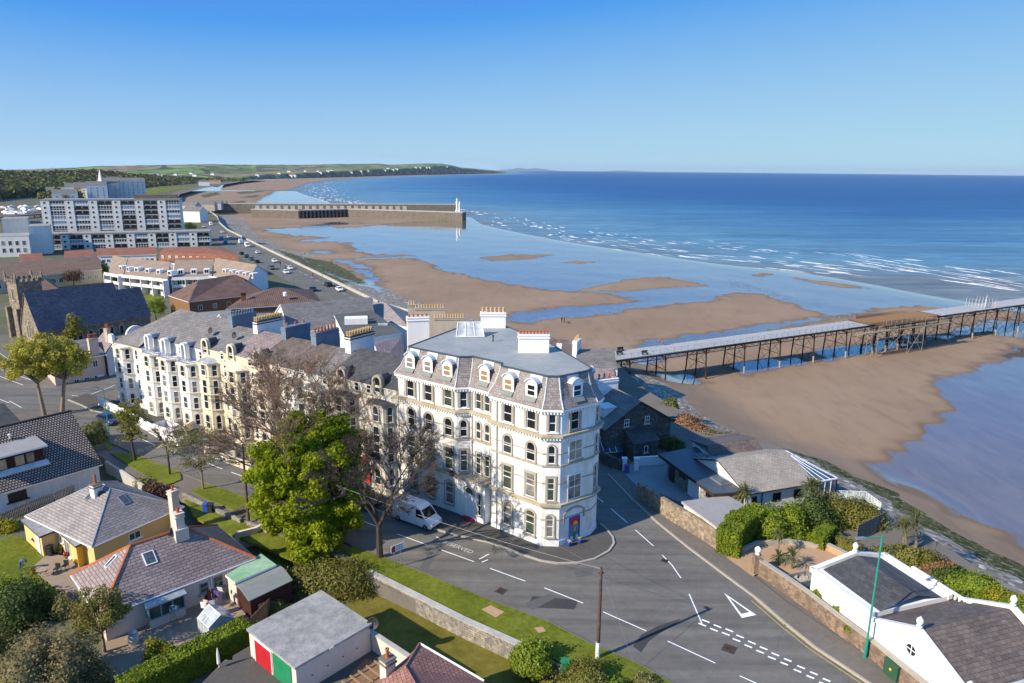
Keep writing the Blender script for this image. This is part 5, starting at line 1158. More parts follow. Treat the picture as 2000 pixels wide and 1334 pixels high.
for s,w_ in((1.3,.65),(4.4,1.1),(7.4,1.15)):win(bg_,BW.M(s,1.15),w_,1.05,0,'pane_dark','dark_brown',sill=None,bars=(0,0))
line_tube('downpipe',[BW.at(2.3,2.8,.08),BW.at(2.3,-.5,.08)],.06,'dark_brown',bg_)
F_=[W(1285.7,887.5,2.9),W(1393,965.5,2.9),W(1457,965,2.9)+nn_*.4,W(1440,925,2.9),W(1424,897,2.9),W(1358,873,2.9)]
m=MB();m.prism([(p.x,p.y)for p in F_],2.6,2.98,1,0);m.build('flat_roof',[M['felt_slate'],M['dark_brown']],bg_)
ins=offset_poly([p.xy for p in F_[::1]],-.6);ins=[p for p in ins]
FW=Wall(F_[0].xy,F_[1].xy);n_in=-FW.n
m=MB();fp=[FW.at(.9,0,-.9),FW.at(FW.L-.2,0,-.7),F_[2]-dd*.2,F_[3],F_[4],F_[5]+Vector((.2,-.8,0))];m.prism([(p.x,p.y)for p in fp],-.2,2.62);m.build('stone_front',M['stone_grey'],bg_)
fw2=Wall(fp[0].xy,fp[1].xy)
m=MB();m.M=fw2.M(6.3,0,.02);m.box(-1.25,1.25,-.06,.01,.05,2.3);m.build('garage_door',M['white_paint'],bg_)
for s,w_ in((3.6,1.5),(10.0,2.6)):win(bg_,fw2.M(s,1.5),w_,.75,0,'pane_dark','dark_brown',bars=(1,0),sill=None)
m=MB();m.M=fw2.M(1.2,0,.03);m.box(-.6,.6,-.05,.01,0,2.4);m.build('timber_panel',M['dark_brown'],bg_)
for px,py in((1376,893),(1408,939)):
 p=W(px,py,3.0);m=MB();m.M=Matrix.Translation(p)@Matrix.Rotation(FW.ang,4,'Z');m.box(-1.1,1.1,-.75,.75,-.05,.12);rl=m.build('rooflight',M['grey_metal'],bg_)
 m=MB();m.M=Matrix.Translation(p)@Matrix.Rotation(FW.ang,4,'Z');m.face([(-1,-.65,.13),(1,-.65,.13),(.5,0,.5),(-.5,0,.5)]);m.face([(1,.65,.13),(-1,.65,.13),(-.5,0,.5),(.5,0,.5)]);m.face([(1,-.65,.13),(1,.65,.13),(.5,0,.5)]);m.face([(-1,.65,.13),(-1,-.65,.13),(-.5,0,.5)]);g_=m.build('glazing',M['skylight_glass'],None);g_.parent=rl;g_.matrix_basis=Matrix.Translation(-bg_.matrix_basis.translation)
D_=[W(1389,895,3.4),W(1491,884,3.4),W(1477.6,855.5,4.6),W(1381,870,4.6)];bk=[D_[3]+Vector((-.8,5.2,-1.3)),D_[2]+Vector((-.8,5.2,-1.3))]
m=MB();m.slab(D_,.15);m.slab([D_[3],D_[2],bk[1],bk[0]],.15);m.build('brown_roof',M['slate_brown'],bg_)
m=MB();m.prism([(p.x,p.y)for p in(D_[0]+Vector((.2,.3,0)),D_[1]+Vector((-.2,.3,0)),bk[1]+Vector((-.3,-.3,0)),bk[0]+Vector((.3,-.3,0)))],-3,3.2);m.face([D_[1]+Vector((-.25,.3,-.2)),bk[1]+Vector((-.3,-.3,-.1)),D_[2]+Vector((-.3,0,-.16))]);m.build('rear_wall',M['white_wall'],bg_)
S0=E1-dd*.2+nn_*.3;S1=Bk1-dd*.2-nn_*.2;S2=S1+dd*3.6-nn_*1.4;S3=S0+dd*3.6+nn_*.1;top_=Rr1-dd*.2
m=MB();m.prism([(p.x,p.y)for p in(S0,S3,S2,S1)],-2.5,.75);m.build('sunroom_wall',M['white_wall'],bg_)
m=MB();
for a,b in((S0,S3),(S3,S2),(S2,S1)):m.face([(a.x,a.y,.75),(b.x,b.y,.75),(b.x,b.y,2.75),(a.x,a.y,2.75)])
t0=Vector((top_.x,top_.y,4.75));h3=Vector((S3.x,S3.y,2.8));h0=Vector((S0.x,S0.y,2.8));h2=Vector((S2.x,S2.y,2.8));h1=Vector((S1.x,S1.y,2.8))
m.face([h0,h3,t0]);m.face([h3,h2,t0]);m.face([h2,h1,t0]);sg=m.build('sunroom_glass',M['conservatory_glass'],bg_)
m=MB()
for a,b in((h0,h3),(h3,h2),(h2,h1)):
 k=max(2,int((b-a).length/.8));m.tube(a,b,.10,n=4)
 for i in range(k+1):q=a.lerp(b,i/k);m.tube((q.x,q.y,.7),q,.06,n=4);m.tube(q,t0.lerp(a.lerp(b,.5),.05)if i not in(0,k)else t0,.05,n=4)
m.build('sunroom_frame',M['white_paint'],bg_)
tr=thing('glass_balustrade','glass and steel balustrade on the terrace wall beside the sunroom','balustrade',S3);m=MB();pg=MB();rp_=[S3+Vector((.1,.3,0)),W(1690,968,.6),W(1720,990,.6)]
for a,b in zip(rp_,rp_[1:]):
 k=5
 for i in range(k+1):q=a.lerp(b,i/k);m.tube((q.x,q.y,-.5),(q.x,q.y,1.1),.035,n=4)
 m.tube((a.x,a.y,1.1),(b.x,b.y,1.1),.035,n=4);pg.face([(a.x,a.y,.1),(b.x,b.y,.1),(b.x,b.y,1.0),(a.x,a.y,1.0)])
m.build('rail',M['white_paint'],tr);pg.build('glass_panel',M['glass_pale'],tr)
pave('terrace',[(1600,985),(1660,972),(1690,985),(1600,1000)],-.0,'felt_pale')
ga=thing('flat_garage','low garage with pale grey flat roof behind the stone roadside wall','garage',(21,69,0));G_=[W(1331,980,2.5),W(1408,1036,2.5),W(1470,995,2.5),W(1420,968,2.5)]
m=MB();m.prism([(p.x,p.y)for p in G_],2.3,2.55,1,0);m.build('roof',[M['felt_pale'],M['concrete_pale']],ga);m=MB();m.prism([(p.x,p.y)for p in offset_poly([p.xy for p in G_],-.2)],-.3,2.31);m.build('wall',M['white_wall'],ga)
sheet('forecourt',[(1186,926),(1236,905),(1300,905),(1400,965),(1340,985),(1255,950),(1232,970)],.015,'forecourt')
wall_run('stone_wall','brown rubble stone wall along the lane in front of the pale flat garage',[(1250,943),(1316,984),(1365,1012),(1416,1043.5)],0,2.15,.45,'stone_tan')
wall_run('forecourt_wall','white rendered wall across the forecourt beside the cottage',[(1246,893),(1300,890)],0,1.2,.3,'white_wall',cap='white_wall')
for px,lb in((1219,'left white gate post with the bins behind'),(1242,'right white gate post joined to the white wall')):
 q=W(px,918,0);t_=thing('gate_post',lb,'pillar',q,'white gate posts');m=MB();m.box(q.x-.28,q.x+.28,q.y-.28,q.y+.28,0,1.6);m.build('shaft',M['white_wall'],t_);m=MB();m.box(q.x-.34,q.x+.34,q.y-.34,q.y+.34,1.602,1.72);m.build('cap',M['white_wall'],t_)
wall_run('cottage_yard_wall','dark rubble yard wall in front of the stone cottage',[(1168,868),(1180,885),(1212,898)],0,1.5,.4,'stone_dark')
q=W(1190,892,0);cf=thing('cold_frame','slanted glazed roof with three white bars by the stone cottage','cold frame',q);m=MB();m.M=Matrix.Translation(q)@Matrix.Rotation(CW.ang-.2,4,'Z');m.face([(-1.6,-.8,.9),(1.6,-.8,.9),(1.6,1.6,2.2),(-1.6,1.6,2.2)]);m.build('glass',M['conservatory_glass'],cf);m=MB();m.M=Matrix.Translation(q)@Matrix.Rotation(CW.ang-.2,4,'Z');m.box(-1.5,1.5,-.7,1.6,-.1,.88);m.build('base',M['stone_dark'],cf);m=MB();m.M=Matrix.Translation(q)@Matrix.Rotation(CW.ang-.2,4,'Z')
for x in(-1.0,-.1,.8):m.tube((x,-.8,.94),(x,1.6,2.24),.05,n=4)
m.tube((-1.0,-.8,.94),(.8,-.8,.94),.04,n=4);m.tube((-1.,1.6,2.24),(.8,1.6,2.24),.04,n=4);m.build('bars',M['white_paint'],cf)
def wheelie(px,py,mat,lb,z=0.,grp=None):
 q=W(px,py,z);b=thing('wheelie_bin',lb,'bin',q,grp);m=MB();m.prism([(q.x+x,q.y+y)for x,y in((-.25,-.28),(.25,-.28),(.25,.28),(-.25,.28))],z+.08,z+.98);o=m.build('body',M[mat],b)
 m=MB();m.box(q.x-.31,q.x+.31,q.y-.36,q.y+.33,z+.982,z+1.06);m.build('lid',M[mat],b)
 for s in(-1,1):m=MB();m.tube((q.x+s*.22,q.y+.3,z+.1),(q.x+s*.28,q.y+.3,z+.1),.1,n=8);m.build('wheel',M['tyre'],b)
 return b
wheelie(1224,923,'purple','purple wheelie bin by the right white gate post')
vb=thing('parapet_villa','white single-storey building with parapets, ball finials and dark slate roofs','building',(33,52,0))
Z=3.3;V0,V1,V2=W(1587,1111,Z),W(1703,1198,Z),W(1721,1215,Z);fd=(V1-V0).normalized();fn=Vector((-fd.y,fd.x,0));U0=W(1674,1064,Z);dW=8.2
B0=V0+fn*dW;B1=B0+fd*15.5;V1b=V0+fd*((V1-V0).length)
m=MB();m.prism([(p.x,p.y)for p in(V0,V1b,V1b+fn*dW,B0)],-1.5,Z);m.face([V0,B0,(V0+fn*dW*.55)+Vector((0,0,.75))])if False else None
m.build('wall',M['white_wall'],vb)
rz=Z+.75;r0=V0+fn*dW*.56+fd*.35;r0.z=rz;r1=V1b+fn*dW*.56;r1.z=rz;z0_=Z-.35
m=MB();f0=V0+fn*.32+fd*.35;f1=V1b+fn*.32;b0=B0-fn*.4+fd*.35;b1=V1b+fn*(dW-.4)
for q in(f0,f1,b0,b1):q.z=Z-.1
m.face([f0,f1,r1,r0]);m.face([b1,b0,r0,r1]);m.face([f0+Vector((0,0,-.5)),f0,r0,b0]);m.build('roof',M['slate_dark'],vb)
m=MB()
for a,b in((V0,V1b),(V0,B0),(B0,V1b+fn*dW)):
 d=b-a;L=d.length;m.obox((a.x,a.y,0),math.atan2(d.y,d.x),-.1,L+.1,-.22,.22,Z-.25,Z+.16)
m.build('parapet',M['flat_white'],vb)
m=MB();m.obox((V0.x,V0.y,0),math.atan2(fn.y,fn.x),0,dW,-.2,.2,Z+.16,Z+.17);
a=V0+fn*.2;b=V0+fn*dW*.56;c=V0+fn*(dW-.2);a.z=c.z=Z+.1;b.z=rz+.25
for p,q in((a,b),(b,c)):m.face([p-fd*.2,q-fd*.2,q+fd*.25,p+fd*.25]);m.face([p+fd*.25,q+fd*.25,Vector((q.x,q.y,Z-.1))+fd*.25,Vector((p.x,p.y,Z-.1))+fd*.25]);m.face([Vector((p.x,p.y,Z-.1))-fd*.2,Vector((q.x,q.y,Z-.1))-fd*.2,q-fd*.2,p-fd*.2])
m.build('gable_coping',M['flat_white'],vb)
X0=V1b-fn*.25;XW=9.0;X1=X0+fd*XW;mid=X0+fd*XW*.5;dW2=9.4;ax=mid.copy();ax.z=Z+1.75;zl=Z-.45
m=MB();m.prism([(p.x,p.y)for p in(X0,X1,X1+fn*dW2,X0+fn*dW2)],-1.5,zl)
for o in(Vector(),fn*dW2):m.face([(X0+o).xy.to_3d()+Vector((0,0,zl)),(X1+o).xy.to_3d()+Vector((0,0,zl)),(mid+o).xy.to_3d()+Vector((0,0,Z+1.6))])
m.build('wing_wall',M['white_wall'],vb)
ra=mid+fn*.4;ra.z=Z+1.62;rb=mid+fn*(dW2-.4);rb.z=Z+1.62
m=MB();
for s,q in((-1,X0),(1,X1)):p0=q+fn*.4;p0.z=zl+.05;p1=q+fn*(dW2-.4);p1.z=zl+.05;m.face([p0,p1,rb,ra]if s<0 else[p1,p0,ra,rb])
m.build('wing_roof',M['slate_brown'],vb)
for o in(0,dW2):
 m=MB();b=mid+fn*o;b.z=Z+1.85
 for q in(X0,X1):a=q+fn*o;a.z=zl+.2;d=(b-a);sd_n=fn*.24;m.face([a-sd_n,b-sd_n,b+sd_n,a+sd_n]);m.face([a-sd_n-Vector((0,0,.3)),b-sd_n-Vector((0,0,.3)),b-sd_n,a-sd_n]);m.face([a+sd_n,b+sd_n,b+sd_n-Vector((0,0,.35)),a+sd_n-Vector((0,0,.35))])
 m.build('gable_coping',M['flat_white'],vb)
def finial(p,parent,r=.26):
 m=MB();m.lathe([(.22,0),(.22,.14),(.1,.2),(r*.75,.3),(r,.48),(r*.85,.68),(r*.35,.82),(.05,.88)],p,12);return m.build('ball_finial',M['white_wall'],parent,smooth=True)
finial(Vector((mid.x,mid.y,Z+1.85)),vb);q=mid+fn*dW2;finial(Vector((q.x,q.y,Z+1.85)),vb);q=V0+fn*dW*.56;finial(Vector((q.x,q.y,rz+.25)),vb);finial(Vector((X1.x,X1.y,zl+.25)),vb)
gw=Wall(X0.xy,X1.xy);m=MB();m.M=gw.M(gw.L*.5-.3,Z-.3,.0);n_=20;m.ring([(.58*math.cos(k*.3142),.58*math.sin(k*.3142))for k in range(n_)],[(.44*math.cos(k*.3142),.44*math.sin(k*.3142))for k in range(n_)],-.1,.02);m.box(-.44,.44,-.06,-.03,-.03,.03);m.box(-.03,.03,-.06,-.03,-.44,-.031);m.box(-.03,.03,-.06,-.03,.031,.44);rw=m.build('round_window',M['white_paint'],vb)
m=MB();m.M=gw.M(gw.L*.5-.3,Z-.3,.0);m.face([(.46*math.cos(k*.3142),-.02,.46*math.sin(k*.3142))for k in range(n_)]);g_=m.build('pane',M['pane_dark'],None);g_.parent=rw;g_.matrix_basis=Matrix.Translation(-vb.matrix_basis.translation)
m=MB();a=V0+fn*dW+fd*3.0;
for k in range(16):q=a+fd*k*.42+fn*.25;m.lathe([(.08,0),(.1,.18),(.05,.32),(.08,.48)],(q.x,q.y,Z-.2),6)
p=a+fn*.25;m.obox((p.x,p.y,0),math.atan2(fd.y,fd.x),-.2,6.6,-.14,.14,Z+.28,Z+.4);m.build('balustrade',M['white_wall'],vb)
rw_px=[(1476,1087),(1530,1122),(1578,1155),(1640,1203),(1698,1245),(1760,1296),(1840,1360)]
rwall=wall_run('roadside_wall','long reddish rubble wall with pale coping below the white parapet building',rw_px,0,1.55,.45,'stone_red',cap='kerb_stone')
q=W(1478,1122,0);gp=thing('ball_pillar','stone gate pillar topped with a white ball at the tan drive','pillar',q);m=MB();m.box(q.x-.35,q.x+.35,q.y-.1,q.y+.6,-.2,2.0);m.build('shaft',M['stone_red'],gp);finial(Vector((q.x,q.y+.25,2.0)),gp,.33)
sheet('drive',[(1418,1088),(1478,1068),(1560,1062),(1640,1072),(1648,1090),(1605,1112),(1560,1140),(1500,1105),(1470,1126)],.13,'drive_tan')
wall_run('drive_wall','low curved pale kerb wall behind the tan drive',[(1440,1074),(1480,1057),(1540,1054),(1600,1062)],.1,.5,.35,'kerb_stone')
wall_run('terrace_wall','short tan wall at the head of the drive',[(1618,1062),(1650,1078)],.1,.7,.4,'drive_tan',cap='kerb_stone')
hedge('hedge','bright green clipped hedge block at the corner of the lane and the drive',[W(1425,1078,0),W(1440,1058,0),W(1475,1040,0)],2.2,2.9,0,'leaf_hedge',110,.09,3)
for i,(px,py,r,mat,lb)in enumerate(((1500,1048,(2.2,1.7,3.0),'leaf_hedge','green shrub just right of the bright hedge block'),(1545,1040,(2.4,1.8,3.1),'leaf_hedge','dense green shrub in the middle of the drive planting'),(1592,1028,(2.6,2.0,3.3),'leaf_dark','dark evergreen shrub behind the square clipped hedge'),(1640,1015,(2.8,2.2,3.0),'leaf_olive','wind-cut olive shrub nearest the glass balustrade'),(1680,1022,(2.2,2.0,2.2),'leaf_olive','olive shrub at the seaward end of the planting'))):
 bush('shrub',lb,W(px,py,0),r,mat,3200,.10,20+i,'shrub','shrubs by the drive')
hedge('hedge','square clipped dark green hedge beside the drive',[W(1598,1068,0),W(1612,1056,0)],1.5,1.7,0,'leaf_hedge',110,.07,8)
hedge('hedge','low brownish hedge strip at the head of the drive',[W(1628,1058,0),W(1668,1080,0)],1.2,1.0,0,'leaf_olive',110,.07,9)
for k,px in enumerate(range(1490,1600,22)):bush('border_plant','low green plant in the flower border along the drive',W(px,1056-abs(k-2)*1.5,.1),(.8,.6,.7),'leaf_hedge',260,.08,60+k,'plant','border plants along the drive')
for k,(px,py,h,r,hd,lb)in enumerate(((1460,1010,3.4,1.5,2,'cordyline palm above the bright hedge block'),(1572,1005,4.0,1.6,4,'many-headed cordyline palm above the shrubs'),(1600,1018,3.0,1.3,2,'cordyline palm right of the many-headed one'),(1520,1102,.9,1.1,1,'small spiky palm left of its pair on the drive'),(1545,1112,1.5,1.3,1,'taller spiky palm right of its pair on the drive'),(1516,1088,2.6,.8,1,'slim palm on a thin stem by the drive gate'))):palm('cordyline_palm',lb,W(px,py,0),h,r,hd,30+k,group='cordyline palms')
for k,(px,py,h,lb)in enumerate(((1768,1078,3.6,'left palm of the pair behind the white parapet building'),(1788,1082,3.9,'right palm of the pair behind the white parapet building'))):palm('cordyline_palm',lb,W(px,py,-.6),h,1.55,2,50+k,group='cordyline palms')
for i,(px,py,r,mat,lb)in enumerate(((1790,1100,(1.8,1.6,1.7),'leaf_olive','rounded shrub under the pair of palms'),(1858,1130,(1.6,1.2,1.1),'leaf_dark','dark clipped dome shrub on the sea bank'),(1830,1112,(2.4,1.2,.8),'leaf_rust','reddish scrub on the sea bank'),(1900,1150,(3.2,1.6,1.2),'leaf_lime','lime green shrub beside the sea wall'),(1950,1172,(2.6,1.4,1.0),'leaf_gold','yellow green shrub beside the sea wall'),(1990,1195,(2.2,1.4,1.0),'leaf_lime','lime shrub at the right edge of the sea bank'),(1880,1172,(2.2,1.2,1.0),'leaf_hedge','green shrub along the balustraded parapet'),(1745,1085,(2.0,1.2,1.0),'leaf_palm','spiky bronze plants behind the ball finial'),(2040,1215,(2.5,1.4,1.0),'leaf_gold','golden shrub beyond the white gable'))):bush('shrub',lb,W(px,py,-.2),r,mat,1800,.10,80+i,'shrub','shrubs on the sea bank')
for k,(px,py,s)in enumerate(((1592,1164,.55),(1633,1192,.5),(1654,1228,.25))):bush('wall_plant',['round green plant sprouting from the roadside wall near the skip','round green plant on the roadside wall below the white building','tuft of green low on the roadside wall'][k],W(px,py+3,1.0),(s,s,s*1.4),'leaf_hedge',420,.07,100+k,'plant')
for i,(px,py,z,r,mat,lb)in enumerate(((1308,800,-1,(1.7,1.4,1.9),'leaf_palm','spiky yellow green shrub behind the stone cottage'),(1340,835,-1,(3.4,1.8,2.0),'leaf_rust','rust brown scrub beside the stone cottage'),(1368,848,-1,(3.2,1.6,1.4),'leaf_rust','pinkish brown scrub on the bank above the beach'),(1400,858,-1,(3.0,1.6,1.2),'leaf_scrub','grey scrub on the bank near the brown roof'),(1304,872,0,(1.4,1.3,1.6),'leaf_olive','dark spiky shrub in the shade beside the lean-to'),(1320,878,0,(1.3,1.2,1.2),'leaf_dark','dark shrub between cottage and bungalow'))):bush('shrub',lb,W(px,py,z),r,mat,1500,.12,120+i,'shrub','shrubs on the bank by the cottage')
def slat_fence(name,label,px,z,h,mat,sl=.12,gap=.06,cat='fence',posts=True):
 pts=[W(x,y,z)for x,y in px];t_=thing(name,label,cat,pts[0]);m=MB();mp=MB()
 for a,b in zip(pts,pts[1:]):
  d=b-a;L=d.length;an=math.atan2(d.y,d.x);k=int(L/(sl+gap))
  for i in range(k):x=i*(sl+gap);m.obox(a,an,x,x+sl,-.02,.02,.05,h+.05*((i*7)%3)/2)
  for zz in(.3,h-.3):m.obox(a,an,0,L,.022,.07,zz,zz+.09)
  for i in range(int(L/2)+1):mp.obox(a,an,min(L,i*2.)-.05,min(L,i*2.)+.05,.072,.17,-.1,h+.1)
 m.build('boards',M[mat],t_);mp.build('posts',M[mat],t_)if False else None;return t_
slat_fence('timber_fence','grey timber fence at the end of the drive planting',[(1672,1058),(1728,1030)],0,1.9,'grey_timber',.14,.03)
q=W(1562,1142,.3);sk=thing('skip_trailer','grey open trailer full of rubbish between wall and white building','trailer',q);m=MB();m.M=Matrix.Translation(q)@Matrix.Rotation(math.atan2(fn.y,fn.x)+.0,4,'Z');m.box(-1.3,1.3,-.75,-.68,0,.8);m.box(-1.3,1.3,.68,.75,0,.8);m.box(-1.3,-1.23,-.68,.68,0,.8);m.box(1.23,1.3,-.68,.68,0,.8);m.box(-1.23,1.23,-.68,.68,0,.1);m.build('body',M['grey_metal'],sk);m=MB();m.M=Matrix.Translation(q)@Matrix.Rotation(math.atan2(fn.y,fn.x),4,'Z');r_=random.Random(2)
for k in range(30):m.obox((r_.uniform(-1,1),r_.uniform(-.5,.5),.1+r_.random()*.35),r_.random()*3,0,.5,0,.25,0,.2)
m.build('rubbish',M['trim_stone'],sk)
cb=W(1737,1325,0);cab=thing('utility_cabinet','dark green street utility cabinet against the roadside wall','cabinet',cb);ca=math.atan2(fd.y,fd.x);m=MB();m.obox(cb,ca,-.65,.65,-.05,.65,0,1.35);m.build('body',M['green_cabinet'],cab);m=MB();m.obox(cb,ca,-.70,.70,-.1,.70,1.352,1.43);m.build('lid',M['green_cabinet'],cab);m=MB();m.obox(cb,ca,-.09,.09,-.06,-.051,.72,.92);m.build('warning_sign',M['sun_yellow'],cab)
def lamp_post(label,base,h,arm,ang,grp='street lamps',mat='lamp_green'):
 base=Vector(base);t_=thing('street_lamp',label,'street lamp',base,grp);m=MB();m.tube(base,base+Vector((0,0,h*.16)),.13,.12,n=8);m.tube(base+Vector((0,0,h*.16)),base+Vector((0,0,h)),.085,.065,n=8);m.build('pole',M[mat],t_)
 d=Vector((math.cos(ang),math.sin(ang),0));top=base+Vector((0,0,h-.1));m=MB();m.tube(top,top+d*arm+Vector((0,0,.05)),.05,n=6);m.build('arm',M[mat],t_)
 m=MB();e=top+d*(arm+.25);m.M=Matrix.Translation(e)@Matrix.Rotation(ang,4,'Z');m.box(-.35,.4,-.14,.14,-.02,.1);m.build('lamp_head',M['grey_metal'],t_);return t_
lb_=W(1689,1284,.1);lamp_post('tall green street lamp on the right pavement by the roadside wall',lb_,10.8,1.6,math.radians(190))
def utility_pole(label,base,h,r=.16,white=0.):
 t_=thing('telegraph_pole',label,'telegraph pole',base,'wooden telegraph poles');base=Vector(base);m=MB();m.tube(base-Vector((0,0,.3)),base+Vector((0,0,h)),r,r*.7,n=9);p=m.build('pole',M['pole_wood'],t_)
 m=MB();m.tube(base+Vector((-.25,0,h-.35)),base+Vector((.25,0,h-.35)),.05,n=5);m.tube(base+Vector((0,0,h-.05)),base+Vector((0,0,h+.15)),.06,n=6);m.build('insulators',M['plastic_dark'],t_)
 if white:m=MB();m.tube(base,base+Vector((0,0,white)),r*1.06,r*1.04,n=9);m.build('white_band',M['white_paint'],t_)
 return base+Vector((0,0,h))
pb=W(1167,1284,.1);ptop=utility_pole('weathered telegraph pole with white painted foot on the near verge',pb,7.9,.17,1.4)
pb2=W(486,1018,.1);p2top=utility_pole('dark telegraph pole on the verge left of the bright green tree',pb2,8.9,.15)
def wire(a,b,sag,label,r=.012):
 m=MB();pv=None
 for k in range(15):t_=k/14;p=Vector(a).lerp(Vector(b),t_)-Vector((0,0,sag*4*t_*(1-t_)));(m.tube(pv,p,r,n=3,caps=False)if pv else None);pv=p
 tag(m.build('overhead_wire',M['grey_metal'],None,uv=False),label,'wire','overhead wires')
wire(ptop,p2top,.9,'overhead wire running from the near telegraph pole to the one by the tree');wire(ptop,walls['AB'].at(6,4.4,.3),.3,'overhead wire from the near telegraph pole to the corner building');gy=W(1243,1312,.1);wire(ptop-Vector((0,0,.2)),gy,0,'stay wire slanting from the near telegraph pole to the verge',.016)
gs=thing('road_sign','white direction sign with red symbol on two posts under the bare tree','sign',W(775,1107,.1));p0=W(771,1108,.1);p1=W(783,1103,.1);m=MB()
for p,h in((p0,2.3),(p1,2.4)):m.tube(p,p+Vector((0,0,h)),.035,n=5)
m.build('posts',M['grey_metal'],gs);sw_=Wall(p0.xy,p1.xy);m=MB();m.M=sw_.M(sw_.L/2,1.75,.05);m.box(-.75,.75,-.03,0,0,.75);m.build('sign_plate',M['white_paint'],gs);m=MB();m.M=sw_.M(sw_.L/2,1.75,.05);m.face([(-.72,-.034,.04),(-.28,-.034,.04),(-.28,-.034,.7),(-.5,-.034,.7),(-.72,-.034,.45)]);m.build('red_symbol',M['red_paint'],gs);m=MB();m.M=sw_.M(sw_.L/2,1.75,.05)
for z in(.15,.35,.55):m.box(-.2,.6,-.035,-.031,z,z+.07)
m.build('lettering',M['plastic_dark'],gs)
pA=Vector((33.8,150.9));pdir=Vector((114.9,56.4)).normalized();pn=Vector((-pdir.y,pdir.x));PWID=6.4
def pz(s):return-.85+.0085*s
def pp(s,o,z):v=pA+pdir*s+pn*o;return Vector((v.x,v.y,z))
plain('timber_old',(.12,.072,.038),.85,.2,0,.4,3)
pier=thing('iron_pier','long iron pier on dark braced legs with pale deck crossing the beach','pier',pp(0,0,-8));pa_=math.atan2(pdir.y,pdir.x)
S0_,S1_=-13.5,260.
def deckseg(name,s0,s1,z0,z1,mat,o0=0,o1=PWID):
 m=MB();c=[pp(s0,o0,0),pp(s1,o0,0),pp(s1,o1,0),pp(s0,o1,0)];za,zb=pz(s0),pz(s1);m.prism([(p.x,p.y)for p in c],[za+z0,zb+z0,zb+z0,za+z0],[za+z1,zb+z1,zb+z1,za+z1]);return m.build(name,M[mat],pier)
deckseg('deck',S0_,66,-.18,0,'deck_grey');deckseg('deck',92,S1_,-.18,0,'deck_grey')
m=MB();c=[pp(-13.5,0,0),pp(-13.5,PWID,0),Vector((20.5,152,0)),Vector((14,149,0)),Vector((16,139,0)),Vector((21.5,141.5,0))];m.prism([(p.x,p.y)for p in c],-1.3,-.98);m.build('deck',M['deck_grey'],pier)
m=MB();m.prism([(p.x,p.y)for p in c],-9,-1.32);m.build('abutment',M['concrete_dark'],pier)
for o in(0.0,PWID):
 m=MB();seg=2.2;k=int((S1_-S0_)/seg)
 for i in range(k):
  s=S0_+i*seg;a,b=pp(s,o,pz(s)),pp(s+seg,o,pz(s+seg));dz=Vector((0,0,-.25));dl=Vector((0,0,-1.15));m.tube(a+dl,b+dl,.09,n=4,caps=False);m.tube(a+dz,b+dl,.045,n=3,caps=False);m.tube(a+dl,b+dz,.045,n=3,caps=False)
 for i in range(k):s=S0_+i*seg;a,b=pp(s,o,pz(s)),pp(s+seg,o,pz(s+seg));m.face([a+Vector((0,0,-.5)),b+Vector((0,0,-.5)),b,a])
 m.build('lattice_girder',M['iron'],pier)
def bent(s,extra=False):
 zt=pz(s)-1.0;m=MB();off=(.15,PWID/2,PWID-.15);bat=(-.55,0,.55);zb=-9.
 for i,(o,bt)in enumerate(zip(off,bat)):m.tube(pp(s,o+bt,zb),pp(s,o,zt+.4),.17,.15,n=6)
 for i in(0,1):
  for zz0,zz1 in((-8.2,-4.6),(-4.6,zt)):
   f=lambda o,bt,z:pp(s,o+bt*(zt-z)/(zt-zb),z)
   m.tube(f(off[i],bat[i],zz0),f(off[i+1],bat[i+1],zz1),.045,n=3);m.tube(f(off[i],bat[i],zz1),f(off[i+1],bat[i+1],zz0),.045,n=3)
 m.tube(pp(s,off[0]+bat[0]*.55,-4.6),pp(s,off[2]+bat[2]*.55,-4.6),.08,n=4);m.tube(pp(s,off[0],zt),pp(s,off[2],zt),.14,n=4)
 for d in(-1,1):
  for o in(off[0],off[2]):m.tube(pp(s,o,zt-.8),pp(s+d*1.0,o,zt+.4),.06,n=4)
 b=m.build('trestle',M['iron'],pier,uv=False)
 m=MB();m.tube(pp(s,off[0]+bat[0]*1.0,-9),pp(s,off[0]+bat[0]*.72,-6.3),.215,.2,n=7);c_=m.build('pile_casing',M['pile_pale' if s>18 else 'rusty_iron'],None);c_.parent=b;c_.matrix_basis=Matrix.Translation(-pier.matrix_basis.translation)
 return b
for s in(-9.5,0,11.4,22.9,34.2,45.5,57,67,72,77,82.5,88,98,109,120,131,142,153,164,175,186,197,208,219,230):bent(s)
m=MB()
for a,b in((88,98),(98,109),(109,120),(120,131),(131,142),(142,153),(153,164)):
 for o in(.1,PWID-.1):m.tube(pp(a,o,-8),pp(b,o,pz(b)-1.2),.04,n=3);m.tube(pp(a,o,pz(a)-1.2),pp(b,o,-8),.04,n=3)
m.build('long_braces',M['iron'],pier,uv=False)
for o in(.08,PWID-.08):
 m=MB()
 for s in np.arange(-13,66,1.9):m.tube(pp(s,o,pz(s)),pp(s,o,pz(s)+1.1),.04,n=4)
 for h in(.4,.75,1.1):m.tube(pp(-13,o,pz(-13)+h),pp(66,o,pz(66)+h),.022,n=3)
 m.build('railing',M['rail_green'],pier,uv=False)
deckseg('timber_deck',65,93,.02,.2,'timber_old',-.2,PWID+.2);m=MB();c=[pp(70,-2.6,0),pp(88,-2.6,0),pp(92,.4,0),pp(66,.4,0)]
m.prism([(p.x,p.y)for p in c],-.4,[.1]*4);m.prism([(p.x,p.y)for p in(pp(68,PWID,0),pp(90,PWID,0),pp(87,PWID+2.6,0),pp(71,PWID+2.6,0))],-.4,.1);m.build('timber_platform',M['timber_old'],pier)
m=MB();r_=random.Random(4)
